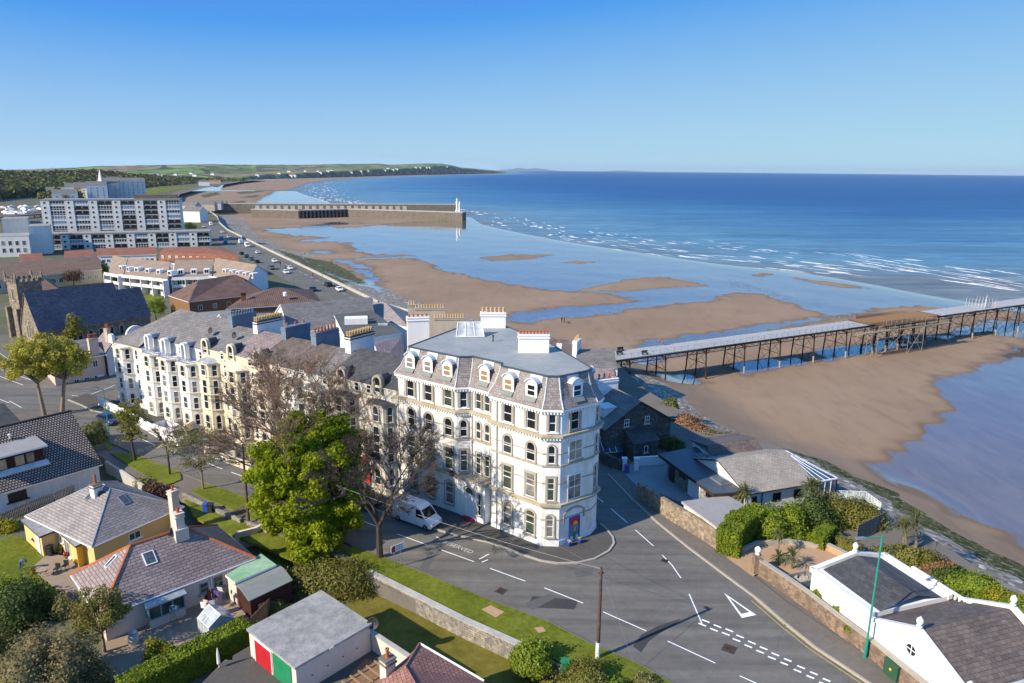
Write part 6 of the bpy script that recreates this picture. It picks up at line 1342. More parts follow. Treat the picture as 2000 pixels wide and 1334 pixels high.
for i in range(28):s=66+i*.95;a=pp(s,-.1+(-2.4 if 70<s<88 else 0),pz(s)+.22);b=pp(s,PWID+(2.4 if 71<s<87 else .1),pz(s)+.22);m.tube(a,b,.08,n=4)
m.build('joists',M['new_timber'],pier,uv=False)
sc_f=thing('scaffold','scaffold of pale tubes and boards hung round the timber platform of the pier','scaffold',pp(78,-4,-8));m=MB()
for s in(58,64,70,76,82,88,94):
 for o in(-3.6,-2.2,-.6):m.tube(pp(s,o,-8.6 if s in(76,82,64)else-3.6),pp(s,o,.4 if o<-3 else-.6),.055,n=4)
for z in(-1.2,-.4,.3):m.tube(pp(58,-3.6,z),pp(94,-3.6,z),.05,n=4)
for z in(-5.5,-3):m.tube(pp(64,-3.6,z),pp(82,-3.6,z),.05,n=4);m.tube(pp(64,-.6,z),pp(82,-.6,z),.05,n=4)
for a,b in((64,76),(76,82)):m.tube(pp(a,-3.6,-8.4),pp(b,-3.6,-1),.05,n=4);m.tube(pp(b,-3.6,-8.4),pp(a,-3.6,-1),.05,n=4)
m.build('tubes',M['pile_pale'],sc_f,uv=False);m=MB()
for o in(-3.4,-2.8,-2.2):m.prism([(p.x,p.y)for p in(pp(58,o,0),pp(94,o,0),pp(94,o+.45,0),pp(58,o+.45,0))],-1.5,-1.4)
m.build('boards',M['pale_timber'],sc_f)
m=MB()
for s in np.arange(68,90,2.):m.tube(pp(s,-2.5,.1),pp(s,-2.5,1.2),.04,n=4)
m.tube(pp(68,-2.5,1.2),pp(90,-2.5,1.2),.04,n=4)
for s in np.arange(60,70,2.):m.tube(pp(s,PWID+.5,.1),pp(s,PWID+.5,1.4),.04,n=4)
m.tube(pp(60,PWID+.5,1.3),pp(70,PWID+.5,1.3),.04,n=4);m.build('guard_rail',M['pile_pale'],sc_f,uv=False)
scr=thing('barrier_screen','pale see-through mesh fence panel standing across the pier deck','barrier',pp(116,PWID,pz(116)));m=MB()
for i in range(7):
 for j in range(2):a=pp(114+j*5,.6+i*.9,pz(116));m.tube(a,a+Vector((0,0,2.6)),.03,n=4)
for h in np.arange(.1,2.7,.12):
 m.tube(pp(114,.6,pz(116)+h),pp(124,PWID-.3,pz(116)+h),.012,n=3);
for i in range(40):a=pp(114+i*.25,.6+(PWID-.9)*i/40,pz(116));m.tube(a,a+Vector((0,0,2.6)),.012,n=3)
m.build('mesh_panel',M['flat_white'],scr,uv=False)
for s,o,lb in((3,PWID-.4,'orange life buoy stand on the pier railing'),):
 a=pp(s,o,pz(s));lbz=thing('life_buoy',lb,'life buoy',a);m=MB();m.tube(a,a+Vector((0,0,1.4)),.05,n=5);m.build('post',M['rail_green'],lbz);m=MB();n=14
 for i in range(n):t0,t1=6.283*i/n,6.283*(i+1)/n;m.tube(a+Vector((.4*math.cos(t0),-.12,1.3+.4*math.sin(t0))),a+Vector((.4*math.cos(t1),-.12,1.3+.4*math.sin(t1))),.12,n=5)
 m.build('ring',M['pot_red'],lbz)
for k,(s,o)in enumerate(((-8,PWID-.6),(-5,1.0),(-10,3.2))):
 a=pp(s,o,pz(s));b=thing('bench',['dark bench by the seaward rail at the pier entrance','dark bench by the near rail at the pier entrance','dark bench in the middle of the pier entrance'][k],'bench',a,'benches at the pier entrance');m=MB();m.obox(a,pa_,-.8,.8,-.25,.25,.4,.46);m.build('seat',M['plastic_dark'],b);m=MB();m.obox(a,pa_,-.8,.8,.2,.26,.5,.95);m.build('backrest',M['plastic_dark'],b)
 for x in(-.6,.6):m=MB();m.obox(a,pa_,x-.05,x+.05,-.22,.22,0,.4);m.build('leg',M['plastic_dark'],b)
bw=thing('breakwater','long stone harbour breakwater with paired arms and small white lights at the end','breakwater',W(700,425,-8))
def pxbar(name,p0,p1,zb,z0,z1,wd,mat):
 a=W(*p0,zb);b=W(*p1,zb);a=Vector((a.x,a.y,0));b=Vector((b.x,b.y,0));d=b-a;m=MB();m.obox(a,math.atan2(d.y,d.x),0,d.length,0,wd,z0,z1);return m.build(name,M[mat],bw)
for p0,p1,nm in(((491,424.5),(585,427),'landing'),((585,427),(680,424),'open_section'),((680,424),(903,431.5),'pier_head')):
 z1=-.3
 if nm=='open_section':
  a=W(*p0,-8);b=W(*p1,-8);d=b-a;an=math.atan2(d.y,d.x);m=MB();k=13
  for i in range(k+1):m.obox((a.x,a.y,0),an,d.length*i/k-.9,d.length*i/k+.9,0,3,-9,-1.3)
  m.obox((a.x,a.y,0),an,0,d.length,4,7,-9,-1.3);m.build('piles',M['concrete_dark'],bw);pxbar('deck',p0,p1,-8,-1.29,-.3,9,'concrete_pale')
 else:pxbar(nm,p0,p1,-8,-9,z1-.5,9,'concrete_dark');pxbar('deck',p0,p1,-8,z1-.49,z1,9.2,'concrete_pale')
pxbar('far_wall',(400,417),(900,418.5),-8,-9,1.6,5,'concrete_dark');pxbar('far_deck',(400,417),(900,418.5),-8,1.61,2.3,6,'concrete_pale')
a=W(500,418,-8);b=W(800,419,-8);d=b-a
m=MB()
for i in range(22):m.obox((a.x,a.y,0),math.atan2(d.y,d.x),d.length*i/22,d.length*i/22+4,-1.2,0,-5,.4)
m.build('buttresses',M['concrete_pale'],bw)
for px,h in((890.5,11.5),(895.5,8.5)):
 q=W(px,408,-.3 if False else 0);q=W(px,430,-8)+Vector((0,14,0));m=MB();m.lathe([(1.6,-1),(1.5,.2),(1.0,.4),(.85,h*.6),(1.25,h*.62),(1.25,h*.68),(.8,h*.7),(.8,h*.85),(.1,h)],(q.x,q.y,0),10);m.build('harbour_light',M['white_paint'],bw)
YZ=-1.5
def fwin(p,wl,s,z,w,h,pane='pane_dark',frame='white_paint',bars=(1,0),sill='white_paint'):return win(p,wl.M(s,z),w,h,0,pane,frame,sur=None,sill=sill,bars=bars)
def hip_house(t,wl,dep,z0,ze,zr,ra,rb,wallm,roofm,ov=.35,deep_ridge=False,flash='lead',fr=.06):
 L=wl.L;m=MB();m.prism([(p.x,p.y)for p in(wl.at(ov,0,-ov),wl.at(L-ov,0,-ov),wl.at(L-ov,0,-dep+ov),wl.at(ov,0,-dep+ov))],z0,ze-.1);m.build('wall',M[wallm],t)
 FL,FR,BR,BL=wl.at(0,ze),wl.at(L,ze),wl.at(L,ze,-dep),wl.at(0,ze,-dep);a,b=wl.at(ra[0],zr,-ra[1]),wl.at(rb[0],zr,-rb[1])
 if deep_ridge:hip_roof('roof',[BL,FL,FR,BR],[b,a],t,roofm);edges=[(FL,a),(FR,a),(BR,b),(BL,b),(a,b)]
 else:hip_roof('roof',[FL,FR,BR,BL],[a,b],t,roofm);edges=[(FL,a),(BL,a),(FR,b),(BR,b),(a,b)]
 for p,q in edges:m=MB();m.tube(p,q,fr,n=5);m.build('ridge_tiles',M[flash],t)
 m=MB();pts=[FL,FR,BR,BL,FL]
 for p,q in zip(pts,pts[1:]):m.tube(p+Vector((0,0,-.08)),q+Vector((0,0,-.08)),.065,n=5)
 m.build('gutter',M['white_paint'],t);return FL,FR,BR,BL,a,b
def roof_light(t,P0,P1,P2,px,py,w=.8,h=1.2,mat='grey_metal',nm='rooflight'):
 P0,P1,P2=Vector(P0),Vector(P1),Vector(P2);n=(P1-P0).cross(P2-P0).normalized();n=n if n.z>0 else-n;r=Vector(ray(px,py));o=Vector((0,0,CAMH));c=o+r*((P0-o).dot(n)/r.dot(n));u=(P1-P0).normalized();v=n.cross(u)
 if v.z<0:v=-v
 m=MB();B_=Matrix((u,v,n)).transposed().to_4x4();m.M=Matrix.Translation(c)@B_;m.box(-w/2,w/2,-h/2,h/2,-.05,.09);f=m.build(nm,M[mat],t)
 m=MB();m.M=Matrix.Translation(c)@B_;m.box(-w/2+.09,w/2-.09,-h/2+.09,h/2-.09,.08,.095);g=m.build('pane',M['skylight_glass'],None);g.parent=f;g.matrix_basis=Matrix.Translation(-t.matrix_basis.translation);return c
def flat(name,px,z,mat,th=.25):return verge(px,z,mat,name)
flat('lawn',[(480,1040),(545,1030),(640,1090),(600,1150),(560,1120),(500,1070)],YZ+.05,'grass_lush')
flat('lawn',[(730,1140),(1015,1275),(1180,1400),(900,1420),(700,1300),(640,1210)],YZ+.05,'grass_mown')
flat('lawn',[(-60,1075),(20,1045),(80,1060),(130,1100),(110,1170),(-60,1180)],YZ+.05,'grass_lush');flat('lawn',[(360,975),(436,1003),(522,1036),(610,1075),(585,1098),(500,1062),(440,1040),(380,1010)],-.25,'grass_lush',1.3)
flat('patio',[(60,1110),(95,1080),(150,1090),(185,1110),(150,1160),(110,1150)],YZ+.09,'patio');flat('yard',[(200,1240),(260,1220),(430,1140),(520,1180),(420,1270),(300,1330),(200,1330)],YZ+.07,'patio')
flat('tarmac',[(440,1290),(500,1285),(570,1330),(640,1420),(380,1440),(330,1400)],.02,'pavement_dark');verge([(330,1400),(440,1288),(500,1300),(560,1420),(480,1470)],-.02,'pavement','tarmac_base')
m=MB();m.prism([(W(x,y,0).x,W(x,y,0).y)for x,y in((455,1280),(628,1180),(740,1262),(1000,1430),(420,1450))],-1.6,-.02);structure(m.build('garage_ground',M['pavement_dark']))
flat('driveway',[(205,905),(280,945),(290,975),(230,950)],YZ+.1,'pavement_dark')
cb_=thing('cream_bungalow','cream bungalow with purple slate hipped roof and orange ridge tiles','bungalow',(-33,60,YZ));CWl=Wall((-34.3,52.4),(-24.6,62.0))
FL,FR,BR,BL,ra,rb=hip_house(cb_,CWl,9.0,YZ-.2,1.2,4.45,(4.1,4.5),(8.9,4.5),'cream_wall','slate_purple',flash='orange_tile',fr=.13)
bq=[o for o in cb_.children if o.name.startswith('roof')][0]
roof_light(cb_,FL,FR,rb,292,1090,1.0,1.35,'white_paint');roof_light(cb_,BL,FL,ra,217,1097,.55,1.3,'white_paint')
cw=CWl.off(-.35)
fwin(cb_,cw,8.7,-.5,.8,1.0,'pane_mid','teal_frame',(0,1),'teal_frame');fwin(cb_,cw,10.0,-.5,.9,1.15,'pane_mid','teal_frame',(0,1),'teal_frame');fwin(cb_,cw,12.2,-.4,1.7,1.1,'pane_mid','teal_frame',(1,0),'teal_frame')
m=MB();a=cw.at(3.6,0);m.obox((a.x,a.y,0),cw.ang,0,3.0,-.9,.05,YZ,-.55);bx=m.build('bay_base',M['cream_wall'],cb_);m=MB();m.obox((a.x,a.y,0),cw.ang,.05,2.95,-.85,0,-.54,.72);m.build('bay_glass',M['pane_green'],cb_);m=MB()
for x in(0,1,2,3):m.obox((a.x,a.y,0),cw.ang,x-.06,x+.06,-.92,-.82,-.56,.75)
m.obox((a.x,a.y,0),cw.ang,-.1,3.1,-.98,-.8,-.62,-.54);m.obox((a.x,a.y,0),cw.ang,-.06,.06,-.82,0,-.54,.74);m.obox((a.x,a.y,0),cw.ang,2.94,3.06,-.82,0,-.54,.74);m.build('bay_frame',M['teal_frame'],cb_);m=MB();A_,B_=cw.at(3.4,.78,1.1),cw.at(6.8,.78,1.1);m.slab([A_,B_,cw.at(6.8,1.05,.1),cw.at(3.4,1.05,.1)],.12);m.build('bay_roof',M['lead'],cb_)
for s in(9.35,10.9):line_tube('downpipe',[cw.at(s,1.1,.08),cw.at(s,YZ,.08)],.05,'white_paint',cb_)
ch=lambda px,py,z:W(px,py,z)
q=CWl.at(8.3,0,-4.0);ck=chimney(cb_,(q.x,q.y),CWl.ang,.75,.75,2.5,6.3,'cream_wall','cream_wall',1,'pot_red',.55);m=MB();m.obox((q.x,q.y,0),CWl.ang,-.6,.6,-.6,.6,2.5,4.9);m.build('chimney_base',M['cream_wall'],cb_)
dish(cb_,Vector((q.x-.7,q.y-.3,4.6)),math.radians(-60),.4)
m=MB();G4=[W(440,1124,1.0),W(459,1139,1.0),W(540,1104,1.0),W(510,1082,1.0)];m.prism([(p.x,p.y)for p in G4],.85,1.05,1,0);m.build('extension_roof',[M['felt_green'],M['white_paint']],cb_);m=MB();m.prism([(p.x,p.y)for p in offset_poly([p.xy for p in G4],-.15)],YZ,.86);m.build('extension',M['cream_wall'],cb_)
yb=thing('yellow_bungalow','yellow bungalow with grey slate hipped roof and flat-roofed porch','bungalow',(-44,72,YZ));YW=Wall((-41.5,63.7),(-36.3,72.6))
FLy,FRy,BRy,BLy,ya,yb_r=hip_house(yb,YW,12.6,YZ-.2,1.2,4.15,(5.3,5.1),(5.6,7.7),'yellow_wall','slate_light',deep_ridge=True)
roof_light(yb,FLy,FRy,ya,242,976,.8,1.3);roof_light(yb,BLy,FLy,ya,176,968,.55,1.2)
fwin(yb,YW.off(-.35),4.6,-.2,1.3,.85,'pane_mid',bars=(1,0))
lwY=Wall(YW.at(0,0,-12.6).xy,YW.at(0,0).xy)
q=W(192,985,2.4);chimney(yb,(q.x,q.y),YW.ang,.95,.8,1.4,4.75,'white_wall','concrete_dark',1,'pot_red',1.0)
dish(yb,Vector((q.x+.7,q.y-.2,3.7)),math.radians(20),.4)
q=W(338,1018,1.0);chimney(yb,(q.x+.1,q.y+.4),YW.ang,.8,.7,-1.0,4.3,'cream_wall','cream_wall',1,'pot_red',.6)
F4_=[W(40,1016,.95),W(77,1049,.95),W(110,1036,.95),W(147,1068,.95),W(160,1062,.95),W(82,1000,.95)]
m=MB();m.prism([(p.x,p.y)for p in F4_],.8,1.0,1,0);m.build('flat_roof',[M['flat_roof_grey'],M['slate_dark']],yb)
ip=offset_poly([p.xy for p in F4_],-.2);m=MB();m.prism([(p.x,p.y)for p in ip],YZ,.81);m.build('porch_wall',M['yellow_wall'],yb)
pw1=Wall(ip[2],ip[3]);fwin(yb,pw1,pw1.L*.45,-1.2,1.5,1.7,'pane_curtain',bars=(1,0));fwin(yb,pw1,pw1.L*.15,-.2,.6,.8,'pane_mid',bars=(0,0))
pw2=Wall(ip[0],ip[1]);door(yb,pw2.M(pw2.L*.8,YZ+.1),.8,1.9,'white_paint')
m=MB();m.M=Wall(ip[3],ip[4]).M(.0,0,.02);m.box(-.1,1.3,-.06,.02,YZ,.8);m.build('gold_panel',M['deep_yellow'],yb)
tb=thing('pantiled_house','white house with big brown and cream chequered pantile roof and flat dormer','house',(-58,84,YZ));PW=Wall((-66.0,65.9),(-51.7,83.8));ze,zr,hd=1.2,6.6,8.0;L=PW.L
m=MB();m.prism([(p.x,p.y)for p in(PW.at(0,0,-.5),PW.at(L-.3,0,-.5),PW.at(L-.3,0,-2*hd+.5),PW.at(0,0,-2*hd+.5))],YZ-.3,ze);m.face([PW.at(L-.3,ze,-.5),PW.at(L-.3,ze,-2*hd+.5),PW.at(L-.3,zr-.2,-hd)]);m.build('wall',M['white_stain'],tb)
gable_roof('roof',PW.at(-3,ze),PW.at(L,ze),PW.at(L,ze,-2*hd),PW.at(-3,ze,-2*hd),PW.at(-3,zr,-hd),PW.at(L,zr,-hd),tb,'tile_concrete',.14,'white_paint')
line_tube('ridge_tiles',[PW.at(-3,zr+.02,-hd),PW.at(L,zr+.02,-hd)],.13,'pole_wood',tb)
fwin(tb,PW.off(-.5),13.6,-.35,1.9,1.1,'pane_dark','black_paint',(1,0),'black_paint')
zs_=lambda y:ze+(zr-ze)*y/hd
d0,d1,yf,yb2=10.3,17.4,2.4,5.6;zt_=4.9
m=MB();m.prism([(p.x,p.y)for p in(PW.at(d0,0,-yf),PW.at(d1,0,-yf),PW.at(d1,0,-yb2),PW.at(d0,0,-yb2))],2.3,zt_-.15);dm=m.build('dormer',M['dark_timber'],tb)
offm=Matrix.Translation(-tb.matrix_basis.translation)
m=MB();m.slab([PW.at(d0-.45,zt_,-yf+.5),PW.at(d1+.45,zt_,-yf+.5),PW.at(d1+.45,zt_+.25,-yb2-.2),PW.at(d0-.45,zt_+.25,-yb2-.2)],.2,0,1);o=m.build('dormer_roof',[M['felt_pale'],M['white_paint']],None);o.parent=dm;o.matrix_basis=offm
m=MB();m.slab([PW.at(d0-.4,zs_(1.9)+.12,-1.75),PW.at(d1+.4,zs_(1.9)+.12,-1.75),PW.at(d1+.3,zs_(2.4)+.2,-yf),PW.at(d0-.3,zs_(2.4)+.2,-yf)],.1);o=m.build('dormer_apron',M['lead_light'],None);o.parent=dm;o.matrix_basis=offm
dwl=PW.off(-yf)
for s,w_,pn in((12.5,2.2,'pane_tan'),(14.9,1.1,'pane_tan'),(16.0,.95,'pane_curtain')):win(dm,offm@dwl.M(s,3.05),w_,1.35,0,pn,'black_paint',sill=None,bars=(0,0))
p=PW.at(15.3,zs_(6.2),-6.2);m=MB();m.tube(p,p+Vector((0,0,.55)),.13,n=7);m.lathe([(.22,0),(.22,.15),(.05,.25)],p+Vector((0,0,.45)),8);m.build('vent_cowl',M['lead_light'],tb)
lt=[W(-40,1000,-.2),W(0,985,-.2),W(48,962,-.2),W(30,953,-.2),W(-50,985,-.2)];m=MB();m.prism([(p.x,p.y)for p in lt],-.4,-.2,1,0);m.build('lean_to_roof',[M['felt_dark'],M['white_paint']],tb);m=MB();m.prism([(p.x,p.y)for p in offset_poly([p.xy for p in lt],-.15)],YZ,-.39);m.build('lean_to',M['white_stain'],tb)
slat_fence('timber_fence','weathered grey picket fence between the white and yellow houses',[(0,1030),(60,1003),(110,985),(150,968)],YZ,1.6,'grey_timber',.12,.07)
slat_fence('timber_fence','upright grey board fence by the corner of the pantiled house',[(184,893),(212,888)],-.9,1.7,'grey_timber',.14,.04)
slat_fence('timber_fence','low picket fence between the two chimneyed bungalows and the verge',[(418,1030),(445,1022)],YZ+.3,1.1,'grey_timber',.08,.06)
wall_run('retaining_wall','grey retaining wall between the sunk driveway and the far verge',[(207,900),(243,922),(279,947)],YZ,1.6,.3,'concrete_pale')
wall_run('verge_wall','low stone wall along the verge by the yellow bungalow',[(358,962),(436,999),(470,1013)],-.4,.6,.3,'stone_grey')
wall_run('verge_wall','low stone wall along the verge beside the dark telegraph pole',[(484,1018),(522,1033)],-.4,.6,.3,'stone_grey')
wall_run('garden_wall','rounded cream garden wall by the lawn under the bright green tree',[(460,1040),(500,1030),(518,1020)],YZ,1.9,.25,'cream_wall',cap='cream_wall')
wall_run('stone_wall','long grey stone wall with lichen along the verge below the mown lawn',[(722,1116),(800,1155),(900,1206),(1012,1256)],YZ,1.75,.55,'stone_grey',cap='concrete_pale')
gr=thing('twin_garage','cream double garage with pale flat roof, one red and one green door','garage',(-16,50,0));GP=[Vector(p)for p in((-20.8,49.3),(-15.6,44.8),(-11.0,50.1),(-16.3,54.7))]
m=MB();m.prism([(p.x,p.y)for p in GP],2.32,2.52,1,0);m.build('roof',[M['flat_roof_grey'],M['lead']],gr);gi=offset_poly(GP,-.13);m=MB();m.prism([(p.x,p.y)for p in gi],-1.6,2.33);m.build('wall',M['cream_wall'],gr)
gw1=Wall(gi[0],gi[1])
for s,mt in((2.05,'red_paint'),(4.75,'green_paint')):
 m=MB();m.M=gw1.M(s,0,.02);m.ring(outline(2.5,2.1),outline(2.36,2.0),-.05,.02);d_=m.build('garage_door',M['white_paint' if mt=='red_paint' else mt],gr);m=MB();m.M=gw1.M(s,0,.02);m.box(-1.18,1.18,-.03,.0,.02,2.0)
 for z in(.4,.8,1.2,1.6):m.box(-1.17,1.17,-.045,-.031,z-.17,z+.17)
 o=m.build('door_panel',M[mt],None);o.parent=d_;o.matrix_basis=Matrix.Translation(-gr.matrix_basis.translation)
gw2=Wall(gi[1],gi[2])
for s in(1.3,2.7,4.1,5.4):m=MB();m.M=gw2.M(s,1.0,.0);m.tube((0,-.03,0),(0,.02,0),.06,n=8);m.build('vent',M['plastic_dark'],gr)
m=MB();m.M=gw2.M(3.0,2.3,.1);m.box(-.2,.2,-.1,.05,-.1,.2);m.build('floodlight',M['cream'],gr)
dish(gr,Vector((GP[2].x+.1,GP[2].y+.1,2.5)),math.radians(-10),.5)
wall_run('garden_wall','cream rendered wall running from the garage to the pink tiled roof',[(718,1228),(770,1262),(815,1292)],0,1.6,.3,'cream_wall',cap='concrete_pale',zb=-1.6)
pg_=thing('pergola','orange timber pergola over dark decking beside the garage','pergola',W(700,1305,0));m=MB();a=W(655,1345,2.0);b=W(735,1295,2.0);d=(b-a);an=math.atan2(d.y,d.x)
m.obox(a,an,0,d.length,-.05,.05,-.15,0);m.obox(a,an,0,d.length,-1.3,-1.2,-.15,0)
for i in range(6):m.obox(a,an,d.length*i/5-.05,d.length*i/5+.05,-1.5,.25,.002,.12)
for i in(0,5):m.obox(a,an,d.length*i/5-.06,d.length*i/5+.06,-1.3,-1.18,-2,-.16)
m.build('beams',M['new_timber'],pg_);sheet('decking',[(640,1360),(715,1285),(760,1310),(720,1400)],.03,'timber')
pk_=thing('pink_tiled_house','house with pinkish red tiled hipped roof at the bottom of the view','house',(-6,43,0));tp=W(820,1257,4.0);e1=W(930,1322,2.6)
Ra=tp;m=MB();p_e=[W(700,1345,2.3),W(770,1420,2.0),W(960,1338,2.4),W(1090,1440,2.0)]
Rb=W(860,1420,4.4);f1=W(725,1330,2.2);f2=W(640,1440,2.0);g1=W(945,1330,2.3);g2=W(1040,1440,2.1)
r2=W(792,1303,4.0);m.face([W(795,1284,3.0),Ra,r2,W(720,1345,2.3)],0);m.face([Ra,g1,g2,Rb,r2],0);m.face([r2,Rb,W(740,1450,2.4),W(718,1346,2.3)],0);m.face([W(795,1284,3.0),W(940,1325,2.3),Ra],0)
m.build('roof',[M['tile_pinkred']],pk_)
line_tube('ridge_tiles',[g1,Ra],.1,'white_paint',pk_);line_tube('ridge_tiles',[Ra,r2,Rb],.11,'tile_pinkred',pk_)
m=MB();m.prism([(p.x,p.y)for p in(W(812,1300,2.0),W(935,1335,2.0),W(1030,1440,2.0),W(760,1440,2.0),W(735,1350,2.0))],-1.5,2.2);m.build('wall',M['cream_wall'],pk_)
q=W(758,1322,2.6);chimney(pk_,(q.x,q.y),PW.ang*.9,.85,.75,0,4.1,'cream_wall','concrete_dark',1,'pot_red',.75)
sh=thing('garden_shed','dark red timber shed with grey felt pitched roof behind the garage','shed',(-22,57,YZ));S4=[W(469,1150,1.0),W(486,1174,.75),W(572,1133,.75),W(556,1111,1.0)];bk_=[S4[0]+(S4[0]-S4[1])*.9,S4[3]+(S4[3]-S4[2])*.9]
for q in bk_:q.z=.7
m=MB();m.slab([S4[1],S4[2],S4[3],S4[0]],.08);m.slab([S4[0],S4[3],bk_[1],bk_[0]],.08);m.build('roof',M['felt_shed'],sh);ins=[S4[1].lerp(S4[2],.03),S4[1].lerp(S4[2],.97),bk_[0].lerp(bk_[1],.97),bk_[0].lerp(bk_[1],.03)];m=MB();m.prism([(p.x,p.y)for p in ins],YZ,.68);m.face([ins[0]*1,ins[3]*1,S4[0].lerp(S4[3],.03)-Vector((0,0,.08))]);m.build('wall',M['dark_timber'],sh);sw2=Wall(ins[0].xy,ins[1].xy);fwin(sh,sw2,1.0,-.6,.8,.7,'pane_tan','dark_timber',(0,0),None)
gh=thing('greenhouse','small glass greenhouse with pale roof panes beside the clipped hedge','greenhouse',W(410,1240,YZ));R_=[W(407.5,1180,.9),W(431,1201,.9),W(407.5,1226.6,.15),W(385.6,1206.6,.15)];bb=[R_[0]*2-R_[3],R_[1]*2-R_[2]]
for q in bb:q.z=.15
m=MB();m.face([R_[3],R_[2],R_[1],R_[0]]);m.face([R_[0],R_[1],bb[1],bb[0]]);lo=lambda p:Vector((p.x,p.y,YZ))
for a,b in((R_[3],R_[2]),(bb[1],bb[0])):m.face([lo(a),lo(b),b,a])
m.face([lo(R_[2]),lo(bb[1]),bb[1],R_[1],R_[2]]);m.face([lo(bb[0]),lo(R_[3]),R_[3],R_[0],bb[0]]);m.build('glass',M['glass_pale'],gh);m=MB()
for t_ in(0,.5,1):
 a,b,c=R_[3].lerp(R_[2],t_),R_[0].lerp(R_[1],t_),bb[0].lerp(bb[1],t_);m.tube(a,b,.03,n=4);m.tube(b,c,.03,n=4);m.tube(lo(a),a,.03,n=4);m.tube(lo(c),c,.03,n=4)
m.tube(R_[0],R_[1],.035,n=4);m.tube(R_[3],R_[2],.035,n=4);m.tube(bb[0],bb[1],.035,n=4);m.tube(R_[3].lerp(R_[0],.5),R_[2].lerp(R_[1],.5),.02,n=4);m.build('frame',M['white_paint'],gh)
q=W(344,1222,YZ+.08);ld=thing('step_ladder','aluminium step ladder with a blue cloth against the cream bungalow','ladder',q);m=MB()
for s in(-.22,.22):m.tube(q+Vector((s-.3,-.2,0)),q+Vector((s*.6,0,1.9)),.03,n=4);m.tube(q+Vector((s+.35,.3,0)),q+Vector((s*.6,0,1.9)),.03,n=4)
for k in range(5):m.tube(q+Vector((-.45+.05*k,-.17+.03*k,.3*k+.3)),q+Vector((-.1+.04*k,-.17+.03*k,.3*k+.3)),.025,n=4)
m.build('frame',M['rim'],ld);bush('garment','teal cloth bundle hung on the step ladder',q+Vector((0,0,1.6)),(.35,.3,.35),'teal_frame',160,.1,4,'cloth',None,'teal_frame')
q=W(417,1195,YZ+.08);rd=thing('rotary_drier','rotary clothes drier hung with pink and white washing in the yard','clothes drier',q);m=MB();m.tube(q,q+Vector((0,0,1.9)),.03,n=5)
for k in range(4):a=1.57*k+.5;m.tube(q+Vector((0,0,1.0)),q+Vector((1.3*math.cos(a),1.3*math.sin(a),1.9)),.02,n=4)
m.build('pole',M['rim'],rd);r_=random.Random(8)
for k in range(13):
 a=r_.random()*6.28;rr_=.4+r_.random()*.85;c=q+Vector((rr_*math.cos(a),rr_*math.sin(a),1.75));w_=.25;t2=Vector((-math.sin(a),math.cos(a),0))*w_;dz=Vector((r_.gauss(0,.08),r_.gauss(0,.08),-.45-.5*r_.random()));mm=MB();mm.face([c-t2,c+t2,c+t2*.9+dz,c-t2*.9+dz]);mm.face([c-t2*.9+dz+Vector((.02,.02,0)),c+t2*.9+dz+Vector((.02,.02,0)),c+t2+Vector((.02,.02,0)),c-t2+Vector((.02,.02,0))]);mm.build('garment',M[r_.choice(['clothes_dark','flat_white','pink_wall','purple','clothes_red'])],rd)
q=W(262,1255,YZ+.08);cpb=thing('compost_bin','pale grey-green compost bin beside the bay window','compost bin',q);m=MB();m.lathe([(.48,0),(.42,.6),(.33,.95),(.36,.96),(.3,1.1),(.1,1.14)],q,12);m.build('body',M['lead_light'],cpb,smooth=True)
wheelie(403,1000,'blue_paint','blue wheelie bin by the verge wall',-.25);wheelie(412,1000,'plastic_dark','black wheelie bin next to the blue one',-.25)
wheelie(98,1084,'plastic_dark','dark green bin under the purple cloth at the yellow porch',YZ+.1)
q=W(100,1068,YZ);cl=bush('purple_cloth','purple cover thrown over things beside the yellow porch',q+Vector((0,0,.9)),(1.5,.55,.35),'purple',500,.16,5,'cover',None,'purple')
q=W(85,1125,YZ+.1);tbq=thing('garden_table','round pale garden table on the patio','table',q);m=MB();m.lathe([(.5,.7),(.52,.74)],q,16);m.build('tabletop',M['pale_timber'],tbq);
for k in range(3):m=MB();a=2.1*k;m.tube(q+Vector((.4*math.cos(a),.4*math.sin(a),0)),q+Vector((.2*math.cos(a),.2*math.sin(a),.7)),.025,n=4);m.build('leg',M['pale_timber'],tbq)
for k,(px,py,lb)in enumerate(((112,1118,'dark mesh garden chair on the patio by the table'),(128,1112,'metal garden chair nearest the gold wall panel'))):
 q=W(px,py,YZ+.1);gc=thing('garden_chair',lb,'chair',q,'garden chairs on the patio');m=MB();m.box(q.x-.25,q.x+.25,q.y-.25,q.y+.25,q.z+.42,q.z+.46);m.build('seat',M['plastic_dark'],gc);m=MB();m.box(q.x-.25,q.x+.25,q.y+.22,q.y+.26,q.z+.46,q.z+.9);m.build('backrest',M['plastic_dark'],gc)
 for sx_ in(-.22,.22):
  for sy_ in(-.22,.22):m=MB();m.tube(q+Vector((sx_,sy_,0)),q+Vector((sx_,sy_,.42)),.02,n=4);m.build('leg',M['plastic_dark'],gc)
for k,(px,py,mt,lb)in enumerate(((65,1120,'leaf_gold','pot of yellow flowers at the lawn edge of the patio'),(150,1105,'leaf_gold','pot of yellow flowers below the gold wall panel'),(130,1090,'pot_red','red flower pot by the white patio door'),(85,1152,'leaf_hedge','white bowl planter at the front of the patio'),(118,1080,'leaf_hedge','tall green pot plant by the yellow wall'))):
 q=W(px,py,YZ+.1);pt=thing('plant_pot',lb,'plant pot',q,'pots on the patio');m=MB();m.lathe([(.16,0),(.24,.3),(.26,.34)],q,12);m.build('pot',M['terracotta' if k!=3 else 'flat_white'],pt);v,f=leaf_cloud([q+Vector((0,0,.5))],[.3],90,.07,k);mesh_np('plant',v,f,M[mt],pt)
